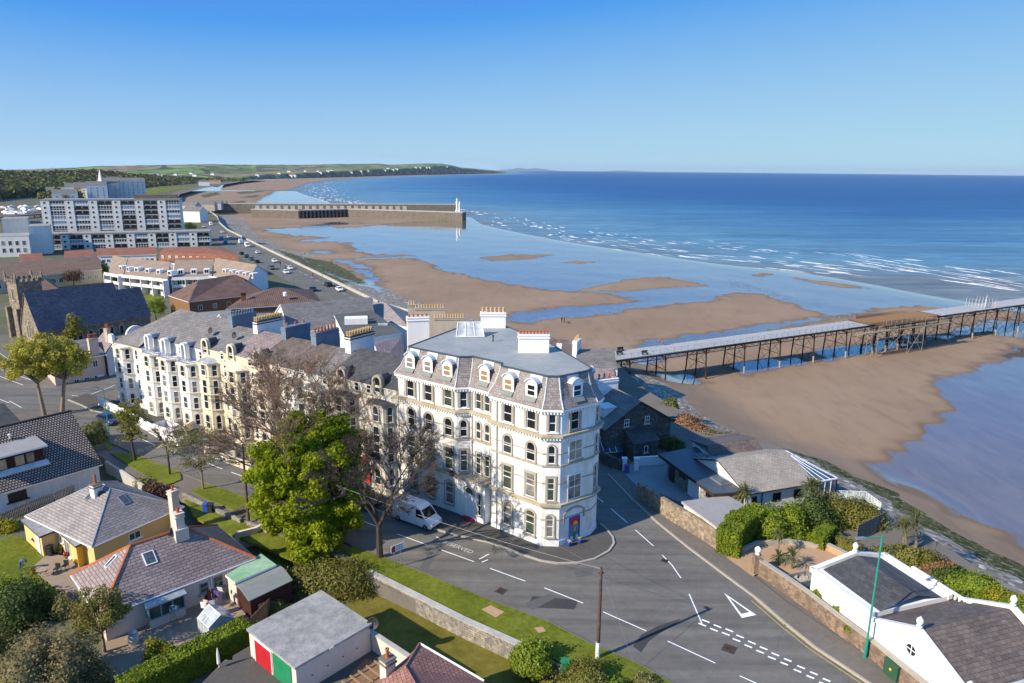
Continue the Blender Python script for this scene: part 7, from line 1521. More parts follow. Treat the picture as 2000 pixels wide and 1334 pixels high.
def person(label,base,rz,pose,top,bottom,scale=1.,group=None,uniq=True):
 t_=thing('person',label,'person',base,group,rz)
 if pose=='bend':
  J={'pel':(0,0,.92),'sp':(0,-.25,1.12),'ch':(0,-.46,1.15),'nk':(0,-.62,1.10),'hd':(0,-.74,1.02),'ls':(-.19,-.48,1.12),'rs':(.19,-.48,1.12),'le':(-.24,-.52,.82),'re':(.24,-.52,.82),'lh':(-.14,-.66,.56),'rh':(.14,-.66,.56),'lk':(-.13,-.08,.5),'rk':(.14,.02,.5),'lf':(-.14,.0,.07),'rf':(.16,.14,.07),'lt':(-.15,-.2,.04),'rt':(.17,-.06,.04)}
 else:
  J={'pel':(0,0,.94),'sp':(0,0,1.15),'ch':(0,.01,1.38),'nk':(0,0,1.52),'hd':(0,-.03,1.66),'ls':(-.2,0,1.42),'rs':(.2,0,1.42),'le':(-.25,.04,1.13),'re':(.25,-.04,1.13),'lh':(-.24,-.08,.88),'rh':(.24,-.14,.9),'lk':(-.1,-.06,.5),'rk':(.1,.05,.5),'lf':(-.1,.0,.07),'rf':(.1,.18,.09),'lt':(-.1,-.2,.03),'rt':(.1,0,.03)}
 R_={'pel':.16,'sp':.14,'ch':.16,'nk':.06,'hd':.105,'ls':.07,'rs':.07,'le':.045,'re':.045,'lh':.04,'rh':.04,'lk':.062,'rk':.062,'lf':.045,'rf':.045,'lt':.035,'rt':.035}
 ks=list(J);E_=[('pel','sp'),('sp','ch'),('ch','nk'),('nk','hd'),('ch','ls'),('ch','rs'),('ls','le'),('rs','re'),('le','lh'),('re','rh'),('pel','lk'),('pel','rk'),('lk','lf'),('rk','rf'),('lf','lt'),('rf','rt')]
 me=bpy.data.meshes.new('body');me.from_pydata([J[k]for k in ks],[(ks.index(a),ks.index(b))for a,b in E_],[]);o=bpy.data.objects.new('body',me);C.link(o);o.parent=t_
 sm=o.modifiers.new('skin','SKIN')
 for i,k in enumerate(ks):me.skin_vertices[0].data[i].radius=(R_[k],R_[k]*.9)
 me.skin_vertices[0].data[0].use_root=True
 o.modifiers.new('sub','SUBSURF').levels=1;o.modifiers['sub'].render_levels=2
 dg=bpy.context.evaluated_depsgraph_get();em=bpy.data.meshes.new_from_object(o.evaluated_get(dg));o.modifiers.clear();o.data=em
 em.materials.clear()
 for mt in(top,bottom,'skin','hair'):em.materials.append(M[mt])
 hd=Vector(J['hd']);hips=Vector(J['pel'])
 for p in em.polygons:
  c=p.center;p.use_smooth=True
  if(c-hd).length<.17:p.material_index=3 if(c-hd).z>.02 or c.y>hd.y+.03 else 2
  elif min((c-Vector(J['lh'])).length,(c-Vector(J['rh'])).length)<.1:p.material_index=2
  elif c.z<hips.z-.02 and c.y>-.35 and not(pose!='bend' and abs(c.x)>.2):p.material_index=1
  else:p.material_index=0
 o.scale=(scale,)*3;return t_
person('person in dark blue top and jeans bending over on the lawn by the patio',W(42,1113,YZ+.06),math.radians(75),'bend','shirt','denim',1.02)
b_=W(612,1098,YZ);tree('broadleaf_tree','large bright green spring tree in front of the terrace',b_,(b_.x-.3,b_.y+1.5,7.2),(5.2,5.2,8.0),300,.95,300,.13,'leaf_spring','bark',.34,11,nl=24,inner=.45,bottom=-.98,skirt=70)
b_=W(742,1087,.1);bare_tree('bare_tree','dark bare tree on the verge in front of the corner building',b_,12.5,1.3,21,'bark','bark',.30,8,fork=.27,stems=4)
b_=W(604,1012,.1);bare_tree('bare_tree','tall bare brown tree rising behind the bright green tree',b_,18.5,1.2,33,'bark_pale','twig',.34,8,fork=.22,stems=4)
b_=W(540,985,.1);bare_tree('bare_tree','bare brown tree spreading in front of the cream terrace houses',b_,13,1.3,41,'bark_pale','twig',.26,6,(-.25,.0),fork=.2,stems=4)
b_=W(264,899,.1);tree('street_tree','young yellow-green street tree by the bus stop lettering',b_,(b_.x-.2,b_.y,5.4),(2.6,2.4,3.7),60,.62,70,.085,'leaf_young','bark',.17,13,nl=20,inner=.3)
b_=W(332,926,.1);bare_tree('street_tree','thin bare young tree between the two leafing street trees',b_,6.2,.9,51,'bark','twig',.12,5,fork=.45,stems=3)
b_=W(397,955,.1);bare_tree('street_tree','hazy street tree with pale trunk and first leaves on the second verge',b_,7.4,1.25,61,'bark_pale','bark_pale',.13,6,leaf='leaf_haze',nleaf=2600,fork=.28,stems=4)
for px,py,sd_,lb in((88,815,71,'yellow-leaved tree at the far junction, left of the two'),(121,806,72,'yellow-leaved tree at the far junction, right of the two')):
 b_=W(px,py,0);tree('street_tree',lb,b_,(b_.x-(.8 if sd_==71 else-1.0),b_.y+.5,8.6),(5.4,4.4,4.3),100,.85,95,.12,'leaf_yellow','bark_pale',.28,sd_,group='yellow-leaved trees at the junction',nl=22,inner=.3)
hedge('hedge','long bright clipped hedge along the foreground yard',[W(466,1268,YZ),W(380,1312,YZ),W(262,1372,YZ)],1.7,2.3,YZ,'leaf_hedge',150,.075,3,wob=.06)
bush('shrub','big dark rounded hedge behind the garage',W(648,1148,YZ),(4.3,2.6,2.9),'leaf_olive',9000,.085,5,'shrub',lump=.1)
bush('shrub','light green bush at the near end of the stone wall',W(1040,1300,-.5),(1.75,1.5,2.3),'leaf_lime',4200,.075,6,'shrub',lump=.08)
bush('shrub','olive and brown hedge bush at the foot of the near telegraph pole',W(1140,1345,-.3),(2.4,1.7,1.9),'leaf_olive',5200,.075,7,'shrub');bush('shrub','low lime bush right of the olive hedge at the bottom edge',W(1205,1362,-.2),(1.7,1.3,1.1),'leaf_lime',2600,.075,8,'shrub');bush('shrub','pale grey-leaved bush on the verge at the bottom edge',W(1262,1340,-.1),(1.2,.9,.8),'leaf_haze',1500,.07,9,'shrub')
bush('shrub','yellow variegated bush in the foreground yard',W(312,1288,YZ),(1.1,1.0,1.7),'leaf_gold',1900,.085,10,'shrub');bush('shrub','small yellow bush at the bottom edge',W(130,1345,YZ),(1.3,.9,.9),'leaf_gold',900,.09,19,'shrub')
bush('shrub','dark green rhododendron by the lawn of the yellow bungalow',W(42,1205,YZ),(3.2,2.6,2.9),'leaf_dark',5200,.1,14,'shrub');bush('shrub','lighter green shrub beside the dark rhododendron',W(10,1190,YZ),(2.0,1.8,2.6),'leaf_hedge',2600,.1,15,'shrub')
bush('shrub','reddish brown round shrub at the end of the sunk driveway',W(312,975,YZ+.3),(2.1,1.7,1.9),'leaf_brown',3000,.09,16,'shrub');bush('shrub','feathery pale green shrub at the end of the retaining wall',W(285,958,YZ+.2),(1.2,1.0,1.9),'leaf_haze',1200,.08,17,'shrub')
bush('shrub','palm-like bush on the near corner by the blue car',W(183,862,0),(1.6,1.5,3.0),'leaf_palm',1800,.12,18,'shrub')
for k,(px,py,r,mt,lb)in enumerate(((60,1330,(3.6,2.4,4.2),'leaf_scrub','large brownish overgrown shrub filling the bottom left corner'),(150,1325,(3.0,2.2,4.0),'leaf_scrub','brown-green overgrown shrub right of the bottom left corner'),(-10,1290,(3,2.4,3.6),'leaf_olive','olive overgrown shrub at the left edge'))):bush('shrub',lb,W(px,py+25,YZ),r,mt,6500,.085,26+k,'shrub',None,None,.25)
b_=W(205,1275,YZ);tree('garden_tree','thinly leaved grey-green garden tree overlapping the cream bungalow',b_,(b_.x,b_.y,2.2),(3.1,2.4,2.7),70,.55,75,.075,'leaf_olive','bark_pale',.12,27,nl=24,inner=.2)
for k,(px,py,r,mt,lb)in enumerate(((540,1020,(1.4,1.0,1.1),'leaf_brown','mixed shrub behind the rounded cream wall'),(575,1050,(1.6,1.2,1.5),'leaf_lime','lime shrub at the foot of the bright green tree'),(590,1085,(1.2,1.0,1.6),'leaf_hedge','suckers at the base of the bright green tree'),(500,1240,(1.0,.7,1.0),'leaf_lime','climbing shrub on the trellis by the garage'),(545,1195,(1.4,.8,1.1),'leaf_olive','shrub between the shed and the garage'),(130,1200,(1.2,1.0,1.6),'leaf_haze','white flowering shrub by the cream bungalow corner'),(10,1035,(1.3,1.0,1.4),'leaf_gold','yellow shrub by the picket fence'),(5,845,(1.6,1.2,1.4),'leaf_gold','orange-yellow shrub at the left edge by the junction'))):bush('shrub',lb,W(px,py,YZ if k!=7 else-.5),r,mt,1300,.085,36+k,'shrub')
slat_fence('trellis_fence','wavy brown trellis fence between greenhouse and garage',[(458,1250),(492,1240),(530,1200)],YZ,1.7,'timber',.12,.03)
q=W(428,1305,0);pl_=thing('folded_parasol','closed white parasol standing on the tarmac','parasol',q);m=MB();m.lathe([(.03,0),(.03,.3),(.14,.45),(.1,1.3),(.03,1.8)],q,8);m.build('canopy',M['flat_white'],pl_)
q=W(1105,1310,-.3);wheelie(1103,1312,'green_paint','bright green bin between the bushes at the bottom',-.3)
b_=W(20,880,-1);nb=thing('grey_roofed_house','house corner with dark slate roof at the left edge behind the pantiled roof','house',W(0,880,0));A1,A2,A3,A4=[W(x,y,2.0)for x,y in((-60,870),(46,828),(10,806),(-60,812))];m=MB();m.slab([A1,A2,A3+Vector((0,0,1.5)),A4+Vector((0,0,1.5))],.15);m.build('roof',M['slate_dark'],nb);m=MB();m.prism([(p.x,p.y)for p in(A1,A2,A3,A4)],-2,1.9);m.build('wall',M['pink_wall'],nb)
KIND={'hatch':(4.0,1.72,1.46,.92,[(.95,.92),(1.65,1.42),(3.1,1.46),(3.85,.98)]),'saloon':(4.5,1.76,1.44,.92,[(1.2,.92),(1.95,1.40),(3.1,1.44),(3.95,1.0)]),'suv':(4.6,1.86,1.72,1.08,[(1.15,1.08),(1.8,1.66),(3.9,1.72),(4.5,1.12)]),'van':(5.6,2.0,2.4,1.18,[(.75,1.18),(1.55,2.15),(2.1,2.4),(5.55,2.4),(5.6,1.18)])}
_car={}
def car_meshes(k):
 if k in _car:return _car[k]
 L,Wd,H,hb,cab=KIND[k];w=Wd/2;d={}
 def loft(rows,mi=0):
  m=MB();pv=None
  for x,z0,z1,a in rows:
   r=[m.pt((x,y,z))for y,z in((-a,z0),(-a,z1-.1),(-a*.9,z1),(a*.9,z1),(a,z1-.1),(a,z0))]
   if pv:
    for i in range(6):m.idx((pv[i],r[i],r[(i+1)%6],pv[(i+1)%6]))
   else:m.idx(r)
   pv=r
  m.idx(pv[::-1]);return m
 d['body']=loft([(0,.38,hb*.72,w*.86),(.12,.28,hb*.82,w*.95),(.5,.26,hb*.93,w),(cab[0][0],.26,hb,w),(L-.7,.26,hb+.02,w),(L-.1,.3,hb,w*.95),(L,.42,hb*.85,w*.88)])
 m=MB();pv=None
 for x,z in cab:
  a=w*.97-(z-hb)*.20*(1 if k!='van' else .5);r=[m.pt((x,-a,z)),m.pt((x,a,z))];lo=[m.pt((x,-w*.97,hb-.02)),m.pt((x,w*.97,hb-.02))]
  if pv:m.idx((pv[0],r[0],r[1],pv[1]));m.idx((pv[2],lo[0],r[0],pv[0]));m.idx((pv[1],r[1],lo[1],pv[3]))
  pv=r+lo
 d['cabin']=m
 g=MB();
 def strip(p,q,f0,f1,o=.015):
  (x0,z0),(x1,z1)=p,q;
  for_=[]
  for f in(f0,f1):
   x,z=x0+(x1-x0)*f,z0+(z1-z0)*f;a=(w*.97-(z-hb)*.20*(1 if k!='van' else .5))*.88;n=Vector((z0-z1,0,x1-x0)).normalized()*o;n=n if n.z>0 else-n;for_+=[(x+n.x,-a,z+n.z),(x+n.x,a,z+n.z)]
  g.face([for_[0],for_[1],for_[3],for_[2]])
 strip(cab[0],cab[1],.08,.92);d['windscreen']=g
 if k!='van':g=MB();strip(cab[-1],cab[-2],.15,.9);d['rear_window']=g
 zt=cab[1][1]-.06
 for s in(-1,1):
  g=MB();sl=.20*(1 if k!='van' else .5);y=lambda z:s*(w*.97-(z-hb)*sl+.012)
  def q_(xa,xb,xc,xd):g.face([(xa,y(hb+.06),hb+.06),(xb,y(hb+.06),hb+.06),(xc,y(zt),zt),(xd,y(zt),zt)])
  x0,x1=cab[0][0]+.28,cab[1][0]+.06
  if k=='van':q_(x0,2.15,2.15,x1-.0)
  else:mid=(cab[1][0]+cab[2][0])/2+.05;q_(x0,mid-.05,mid-.05,x1);q_(mid+.05,cab[-1][0]-.3,cab[2][0]-.02,mid+.05)
  d['side_window'+('' if s<0 else '_')]=g
 for s in(-1,1):g=MB();g.box(-.012,.2,s*w*.62-.17,s*w*.62+.17,hb*.58,hb*.72);d['headlight'+('' if s<0 else '_')]=g
 for s in(-1,1):g=MB();g.box(L-.12,L+.012,s*w*.7-.1,s*w*.7+.1,hb*.62,hb*.85);d['tail_light'+('' if s<0 else '_')]=g
 g=MB();g.box(-.03,.1,-w*.84,w*.84,.3,.46);d['bumper']=g
 g=MB();g.tube((0,-.11,0),(0,.11,0),.33,n=14);d['tyre']=g;g=MB();g.tube((0,-.125,0),(0,.125,0),.2,n=10);d['rim']=g
 mats={'body':'car_white','cabin':'car_white','headlight':'glass_pale','tail_light':'bright_red','bumper':'plastic_dark','tyre':'tyre','rim':'rim'}
 r={}
 for nm,mb in d.items():n0=nm.strip('_');r[nm]=(n0,mesh_of(mb,n0,M[mats.get(n0,'car_glass')],uv=False))
 _car[k]=r;return r
def car(kind,label,p,heading,col='white',group=None,z=0.,cat=None,small=False):
 L,Wd=KIND[kind][:2];t=thing('parked_'+('van' if kind=='van' else 'car'),label,cat or('van' if kind=='van' else 'car'),p,group,heading+math.pi);r=car_meshes(kind)
 for nm,(n0,me)in r.items():
  if nm in('tyre','rim')or(small and n0 in('bumper','headlight','tail_light')):continue
  o=link_part(n0,me,t,Matrix.Translation((-L/2,0,0)))
  if n0 in('body','cabin')and col!='white':o.material_slots[0].link='OBJECT';o.material_slots[0].material=M['car_'+col]
 for x in(-L/2+.8,L/2-.85):
  for y in(-Wd/2+.1,Wd/2-.1):w_=link_part('wheel',r['tyre'][1],t,Matrix.Translation((x,y,.33)));(link_part('rim',r['rim'][1],w_)if not small else None)
 return t
RA=ROAD_ANG;q=W(817,1030,0);car('van','white panel van parked in front of the corner building',W(815,1019,0),RA)
car('suv','black car parked under the big green tree by the kerb',W(706,986,0),RA,'black');car('hatch','grey car parked by the cream front wall behind the bare branches',W(430,893,0),RA,'grey');car('hatch','dark blue car parked near the left green street lamp',W(212,826,0),RA,'navy')
car('hatch','silver car parked in front of the white terrace house',W(560,945,0),RA,'silver');car('hatch','bright red car seen through the leaves of the big green tree',W(607,958,0),RA,'red');m=MB();m.M=TW.M(58.2,0,1.3);m.box(-.55,.55,-.1,0,.9,4.3);m.build('painted_panel',M['bright_red'],red)
tp_=thing('tipper_truck','white tipper truck with high-sided body full of waste by the garden wall','truck',W(338,862,0),None,RA+math.pi);cm_=car_meshes('van');L=5.6
def loc(mb,nm,mat):return mb.build(nm,M[mat],tp_,local=True)
for nm in('body','windscreen','headlight','headlight_','bumper','side_window','side_window_'):link_part(cm_[nm][0],cm_[nm][1],tp_,Matrix.Translation((-2.9,0,0))if nm!='body' else Matrix.Translation((-2.9,0,0))@Matrix.Diagonal((.44,1,1,1)))
m=MB();r0=[(-2.15,1.15),(-1.35,2.1),(-.9,2.25),(-.6,2.25),(-.55,1.0)];pv=None
for x,z in r0:
 r=[m.pt((x,-.94,z)),m.pt((x,.94,z)),m.pt((x,-.96,1.0)),m.pt((x,.96,1.0))]
 if pv:m.idx((pv[0],r[0],r[1],pv[1]));m.idx((pv[2],r[2],r[0],pv[0]));m.idx((pv[1],r[1],r[3],pv[3]))
 pv=r
loc(m,'cab','car_white');m=MB()
for a in((-.4,3.0,-1.02,-.96),(-.4,3.0,.96,1.02),(-.4,-.34,-.959,.959),(2.94,3.0,-.959,.959)):m.box(*a,.85,2.35)
m.box(-.34,2.93,-.95,.95,.85,.95);loc(m,'tipper_body','car_white');m=MB();m.box(-2.6,2.9,-.4,.4,.5,.84);loc(m,'chassis','plastic_dark');m=MB();r_=random.Random(3)
for k in range(40):m.obox((r_.uniform(-.1,2.5),r_.uniform(-.7,.6),1.0+r_.random()*.7),r_.random()*3,0,.7,0,.3,0,.2)
loc(m,'waste','timber');m=MB();m.obox((.2,.2,1.7),.4,0,.8,0,.5,0,.3);loc(m,'orange_bag','pot_red');m=MB();m.box(-1.0,-.8,-.5,.5,2.27,2.36);loc(m,'beacon','pot_red')
for x in(-2.1,1.9):
 for y in(-.88,.88):w_=link_part('wheel',cm_['tyre'][1],tp_,Matrix.Translation((x,y,.34)));link_part('rim',cm_['rim'][1],w_)
prom_l=[(790,612),(716,590),(640,556),(560,512),(470,470),(440,455)]
pa=W(715,590,-3);pb_=W(480,474,-3);PA=math.atan2(pb_.y-pa.y,pb_.x-pa.x)
plist=[(663,565,'hatch','white','white car furthest along the nearest end of the promenade, sea side'),(641,556,'suv','black','dark car on the sea side between two white ones'),(612,565,'saloon','black','black car driving on the town lane nearest the care home'),(567,523,'hatch','white','white car parked by the sea wall beside the stony patch'),(559,531,'hatch','white','white car driving beside another white one'),(531,523,'suv','grey','grey car behind the gable of the dormered terrace'),(536,509,'hatch','white','white car parked by the sea wall with people near'),(503,492,'hatch','white','lone white car midway on the promenade sea side'),(502,510,'saloon','black','nearest of the row of dark cars behind the red mansard house'),(491,505,'hatch','green','second of the row of dark cars behind the red mansard house'),(481,500,'suv','green','third of the row of dark cars behind the red mansard house'),(472,494,'hatch','black','last of the row of dark cars behind the red mansard house'),(483,479,'van','white','white camper van by the sea wall'),(470,472,'van','white','second white van by the sea wall'),(447,461,'hatch','silver','silver car by the low white flats'),(440,472,'suv','blue','blue car by the low white flats'),(432,466,'van','blue','blue van at the end of the low white flats'),(434,452,'hatch','white','white car near the breakwater corner'),(398,441,'hatch','silver','silver car in the car park by the cottages'),(412,437,'van','white','white van in the car park by the breakwater')]
sheet('promenade_road',[(800,622),(745,604),(690,577),(640,553),(590,529),(540,505),(480,475),(445,457),(425,440),(396,436),(404,450),(430,478),(470,505),(520,528),(570,552),(640,586),(720,615),(770,640)],-2.97,'asphalt')
sheet('promenade',[(745,598),(690,571),(640,546.5),(540,498.5),(480,469),(443,450.5),(445,456),(480,474),(540,504),(640,552),(690,576),(745,603.5)],-2.85,'pavement')
for px,py,k,c,lb in plist:car(k,lb,W(px,py+3,-2.95),PA+(math.pi if py%2 else 0),c,'cars along the promenade',small=True)
m=MB();
for k in range(26):t0=k/26;a=pa.lerp(pb_,t0*1.05-.05);b=pa.lerp(pb_,t0*1.05-.03);n=Vector((-(b-a).y,(b-a).x,0)).normalized()*.09;off=Vector((2.0,0,0));m.face([a+n-off,a-n-off,b-n-off,b+n-off])
for v in range(len(m.v)):m.v[v]=(m.v[v][0],m.v[v][1],-2.94)
o=m.build('road_markings',M['worn_white']);fix_up(o);structure(o)
sw=thing('sea_wall','pale concrete sea wall along the promenade above the beach','wall',edge[17]);m=MB();es=edge[13:]
for a,b in zip(es,es[1:]):d=b-a;z1=(a.z+b.z)/2+.9;m.obox((a.x,a.y,0),math.atan2(d.y,d.x),0,d.length,-.5,.0,-9,z1)
m.build('wall',M['concrete_pale'],sw)
wk=[(727,606,'pale'),(604,548),(660,574),(582,528)]
for k,(px,py,lb)in enumerate(((631,561,'green lamp post on the promenade by the care home roof'),(573,549,'green lamp post on the promenade by the white gable'),(522,520,'lamp post behind the dormered terrace'),(449,486,'lamp post at the end of the low white flats'),(427,434,'lamp post by the breakwater corner'))):lamp_post(lb,W(px,py+6,-3),8.5,1.0,2.6,'promenade lamps')
lamp_post('green street lamp on the far verge near the bus stop lettering',W(216,870,.1),8.2,1.6,math.radians(200));lamp_post('grey street lamp at the far left junction with its head over the road',W(-20,780,0),8.6,2.0,math.radians(-5),mat='grey_metal')
ppl=[(1097,630,-8,'clothes_dark','couple member in dark clothes on the wet sand, left one'),(1102,630.5,-8,'clothes_dark','person in dark clothes on the sand right beside another'),(709,496,-8,'clothes_red','lone person in red far out on the wet sand'),(548,519,-2.8,'clothes_dark','person in dark clothes on the promenade by the parked white car'),(558,525,-2.8,'clothes_dark','person walking on the promenade between two white cars'),(611,540,-2.8,'clothes_red','person in red by the beach hoarding on the promenade'),(716,590,-2.8,'clothes_dark','person on the promenade behind the grey slate roofs'),(727,593,-2.8,'clothes_dark','second person on the promenade behind the grey slate roofs'),(740,597,-2.8,'clothes_red','person in red on the promenade close to the slate roof')]
for k,(px,py,z,c,lb)in enumerate(ppl):person(lb,W(px,py,z),k*1.3,'stand',c,'clothes_dark',1.03,'people on the beach and promenade')
q=W(1111,633,-8);dg=thing('dog','small dark dog beside the couple on the sand','dog',q);m=MB();m.tube(q+Vector((-.28,0,.42)),q+Vector((.25,0,.45)),.12,.15,n=7);m.tube(q+Vector((.25,0,.5)),q+Vector((.45,0,.68)),.09,.08,n=6);m.tube(q+Vector((.42,0,.68)),q+Vector((.62,0,.62)),.08,.05,n=6);m.tube(q+Vector((-.28,0,.48)),q+Vector((-.5,0,.62)),.03,.02,n=4)
for x in(-.25,.22):
 for y in(-.08,.08):m.tube(q+Vector((x,y,.42)),q+Vector((x+.02,y,.2)),.05,.035,n=5);m.tube(q+Vector((x+.02,y,.2)),q+Vector((x-.01,y,0)),.035,.03,n=5)
m.build('body',M['clothes_dark'],dg)
def block(name,label,px,z,z0,roofm,wallm,rise=None,ridge='x',group=None,cat='building',ov=.3,pitch_ends='gable',side=None):
 """px: eave corners FL, FR, BR, BL at height z; rise: ridge height above the eaves"""
 P=[W(x,y,z)for x,y in px]if not isinstance(px[0],Vector)else px;t=thing(name,label,cat,(P[0].x,P[0].y,z0),group);m=MB();c=[offset_poly([p.xy for p in P],-ov)[k]for k in range(4)];m.prism([(p.x,p.y)for p in c],z0,z-.1)
 if rise:
  if ridge=='x':a,b=(P[0]+P[3])/2,(P[1]+P[2])/2;Q=P
  else:a,b=(P[0]+P[1])/2,(P[3]+P[2])/2;Q=[P[1],P[2],P[3],P[0]];a,b=a,b
  if pitch_ends=='hip':d=(b-a).normalized();hw=min(((P[0]-P[3]).length if ridge=='x' else(P[0]-P[1]).length)/2,(b-a).length*.45);a,b=a+d*hw,b-d*hw
  a.z=b.z=z+rise
  if pitch_ends=='hip':hip_roof('roof',Q,[a,b],t,roofm)
  else:
   ca=[Vector((p.x,p.y,z-.1))for p in c];e0=(ca[0],ca[3])if ridge=='x' else(ca[0],ca[1]);e1=(ca[1],ca[2])if ridge=='x' else(ca[3],ca[2]);dd=(b-a).normalized()*ov
   for(p,q),r in((e0,a+dd),(e1,b-dd)):m.face([p,q,r-Vector((0,0,.15))])
   gable_roof('roof',Q[0],Q[1],Q[2],Q[3],a,b,t,roofm,.18,side or 'white_paint')
 else:
  mm=MB();mm.prism([(p.x,p.y)for p in P],z-.1,z+.12,1,0);mm.build('roof',[M[roofm],M[side or wallm]],t)
 m.build('wall',M[wallm],t);t_w=Wall(c[0],c[1]);return t,t_w,P
rt=random.Random(12)
def rows(t,wl,zs,n,w=1.0,h=1.2,s0=.8,s1=None,bars=(1,0)):
 s1=wl.L-.8 if s1 is None else s1
 for z in zs:
  for k in range(n):win(t,wl.M(s0+(s1-s0)*(k+.5)/n,z),w,h,0,rt.choice(['pane_dark','pane_dark','pane_mid','pane_curtain']),sur=None,sill=None,bars=bars)
A=[W(563,645,6),W(720,640,6),W(700,590,6),W(548,612,6)]
t,wl,P=block('slate_roofed_hall','large hall with long dark slate roof and white barge boards behind the terrace',[(566,650),(735,632),(720,598),(535,612)],5.5,-3,'slate_grey','white_wall',4.0)
t,wl,P=block('slate_roofed_house','pale slate roofed house end towards the promenade behind the hall',[(700,618),(800,640),(800,610),(712,590)],5.2,-3,'slate_light','white_wall',2.6,pitch_ends='hip')
t,wl,P=block('flat_roofed_house','white house with grey-green felt flat roof and roof terrace behind the terrace',[(678,668),(786,651),(726,607),(652,616)],8.2,-3,'felt_dark','white_wall');rows(t,Wall(P[3].xy,P[0].xy),(5.6,),3,1.1,1.7);c=(P[0]+P[1]+P[2]+P[3])/4
m=MB();m.obox((c.x-1.5,c.y+.5,0),.2,-2.2,2.2,-1.3,1.3,8.3,9.5);m.build('roof_box',M['white_wall'],t);m=MB();m.obox((c.x+4,c.y-1,0),.2,-.9,.9,-.5,.5,8.3,8.6);m.build('rooflight',M['glass_pale'],t);dish(t,Vector((c.x,c.y+4,8.8)),-.4,.5)
t,wl,P=block('rear_extension','low white rear extension with balcony beside the flat felt roof',[(636,655),(668,648),(660,632),(634,636)],6.2,-3,'felt_pale','white_wall')
t,wl,P=block('rear_range','grey slated rear range behind the cream houses',[(440,640),(560,640),(545,615),(420,622)],7.2,-3,'slate_grey','grey_render',1.8)
t,wl,P=block('flat_rear_range','flat grey felt roofs behind the long white house',[(330,632),(440,622),(452,606),(350,614)],6.4,-3,'felt_shed','grey_render')
t,wl,P=block('rear_range','purple slate rear roof beside the tall corner building',[(745,712),(790,690),(782,660),(720,672)],8.6,-1,'slate_purple','white_wall',1.6)
t,wl,P=block('care_home','brown brick care home wing with big ribbed brown hipped roof, left of the two',[(368,590),(516,572),(560,560),(420,553)]if False else[(368,590),(520,573),(480,545),(328,577)],3.2,-3,'ribbed_brown','brown_brick',4.2,pitch_ends='hip',side='dark_brown');rows(t,wl,(-1.9,.7),5,1.1,1.3);rows(t,Wall(wl.p+wl.n*-14,wl.p),(-1.9,.7),2,1.0,1.8)
t,wl,P=block('care_home','brown brick care home wing with ribbed brown hipped roof, right and nearer',[(440,604),(630,592),(610,566),(478,578)],3.0,-3,'ribbed_brown','brown_brick',3.2,pitch_ends='hip',side='dark_brown');q=W(476,586,4.2);chimney(t,(q.x,q.y),.4,1.2,.9,2,6,'brown_brick','dark_brown',2,'pot_red',.3);q=W(557,574,5.5);m=MB();m.lathe([(.6,-.5),(.6,.3),(.4,.5)],q,8);m.build('vent',M['white_paint'],t)
def dormer_row(label,px,z,rise,nd,back):
 t,wl,P=block('dormered_terrace',label,px,z,-3,'tile_beige','white_wall',rise,group='dormered white terrace blocks');w2=Wall(P[0].xy,P[1].xy)
 for k in range(nd):
  s=w2.L*(k+.5)/nd;yo=-3.0;m=MB();p=w2.at(s,0,yo);m.obox((p.x,p.y,0),w2.ang,-.9,.9,0,2.2,z+.6,z+2.3);d=m.build('dormer',M['white_paint'],t);win(d,Matrix.Translation(-t.matrix_basis.translation)@w2.M(s,z+.95,yo),1.4,1.15,0,'pane_dark',sur=None,sill=None,bars=(1,0))
 for k in range(nd+1):
  s=w2.L*k/nd;p=w2.at(s,0);m=MB();m.obox((p.x,p.y,0),w2.ang,-.12,.12,-1.8,.3,-3,z-.2);m.build('party_wall',M['white_wall'],t)
 for z_ in(-.25,2.2):
  p=w2.at(0,0);m=MB();m.obox((p.x,p.y,0),w2.ang,.13,w2.L-.13,-1.6,.3,z_-.15,z_);m.obox((p.x,p.y,0),w2.ang,.13,w2.L-.13,-1.6,-1.52,z_+.001,z_+.85);m.build('balcony',M['white_wall'],t)
 rows(t,wl,(-2.6,.05),nd*2,1.3,1.9)
dormer_row('white balconied terrace block with beige roof, far left and smallest',[(212,533),(240,538),(262,512),(232,505)],2.6,3.6,2,9);dormer_row('white balconied terrace block with beige roof and four dormers',[(241,537),(327,546),(340,519),(262,512)],2.6,3.6,4,9)
dormer_row('white balconied terrace block with beige roof in the middle of the curve',[(337,543),(414,541),(420,514),(350,515)],2.6,3.6,3,9);dormer_row('white balconied terrace block with a white gable facing the promenade',[(416,540),(482,551),(524,531),(428,513)],2.6,4.0,5,9)
t,wl,P=block('mansard_house','red tiled mansard building with roof windows near the promenade',[(313,492),(464,498),(432,482),(322,483)],5.4,3,'tile_brownred','tile_brownred',1.0,pitch_ends='hip');a=offset_poly([p.xy for p in P],.9)
m=MB()
for k in range(4):l=(k+1)%4;m.face([(a[k].x,a[k].y,2.0),(a[l].x,a[l].y,2.0),(P[l].x,P[l].y,5.4),(P[k].x,P[k].y,5.4)])
m.build('mansard',M['tile_brownred'],t);m=MB();m.prism([(p.x,p.y)for p in P],-3,2.0);m.build('ground_floor',M['flat_white'],t);w3=Wall(a[0],a[1])
for k in range(11):win(t,w3.M(w3.L*(k+.6)/11.4,2.8,-.25),1.1,1.4,0,'glass_pale',sur=None,sill=None,bars=(0,0))
t,wl,P=block('long_low_hall','long low building with brown tiled roof behind the church',[(-20,547),(200,526),(188,505),(-20,515)],1.8,-3,'tile_brown','buff_wall',2.6,side='flat_white');rows(t,wl,(-1.4,),14,1.4,1.6)
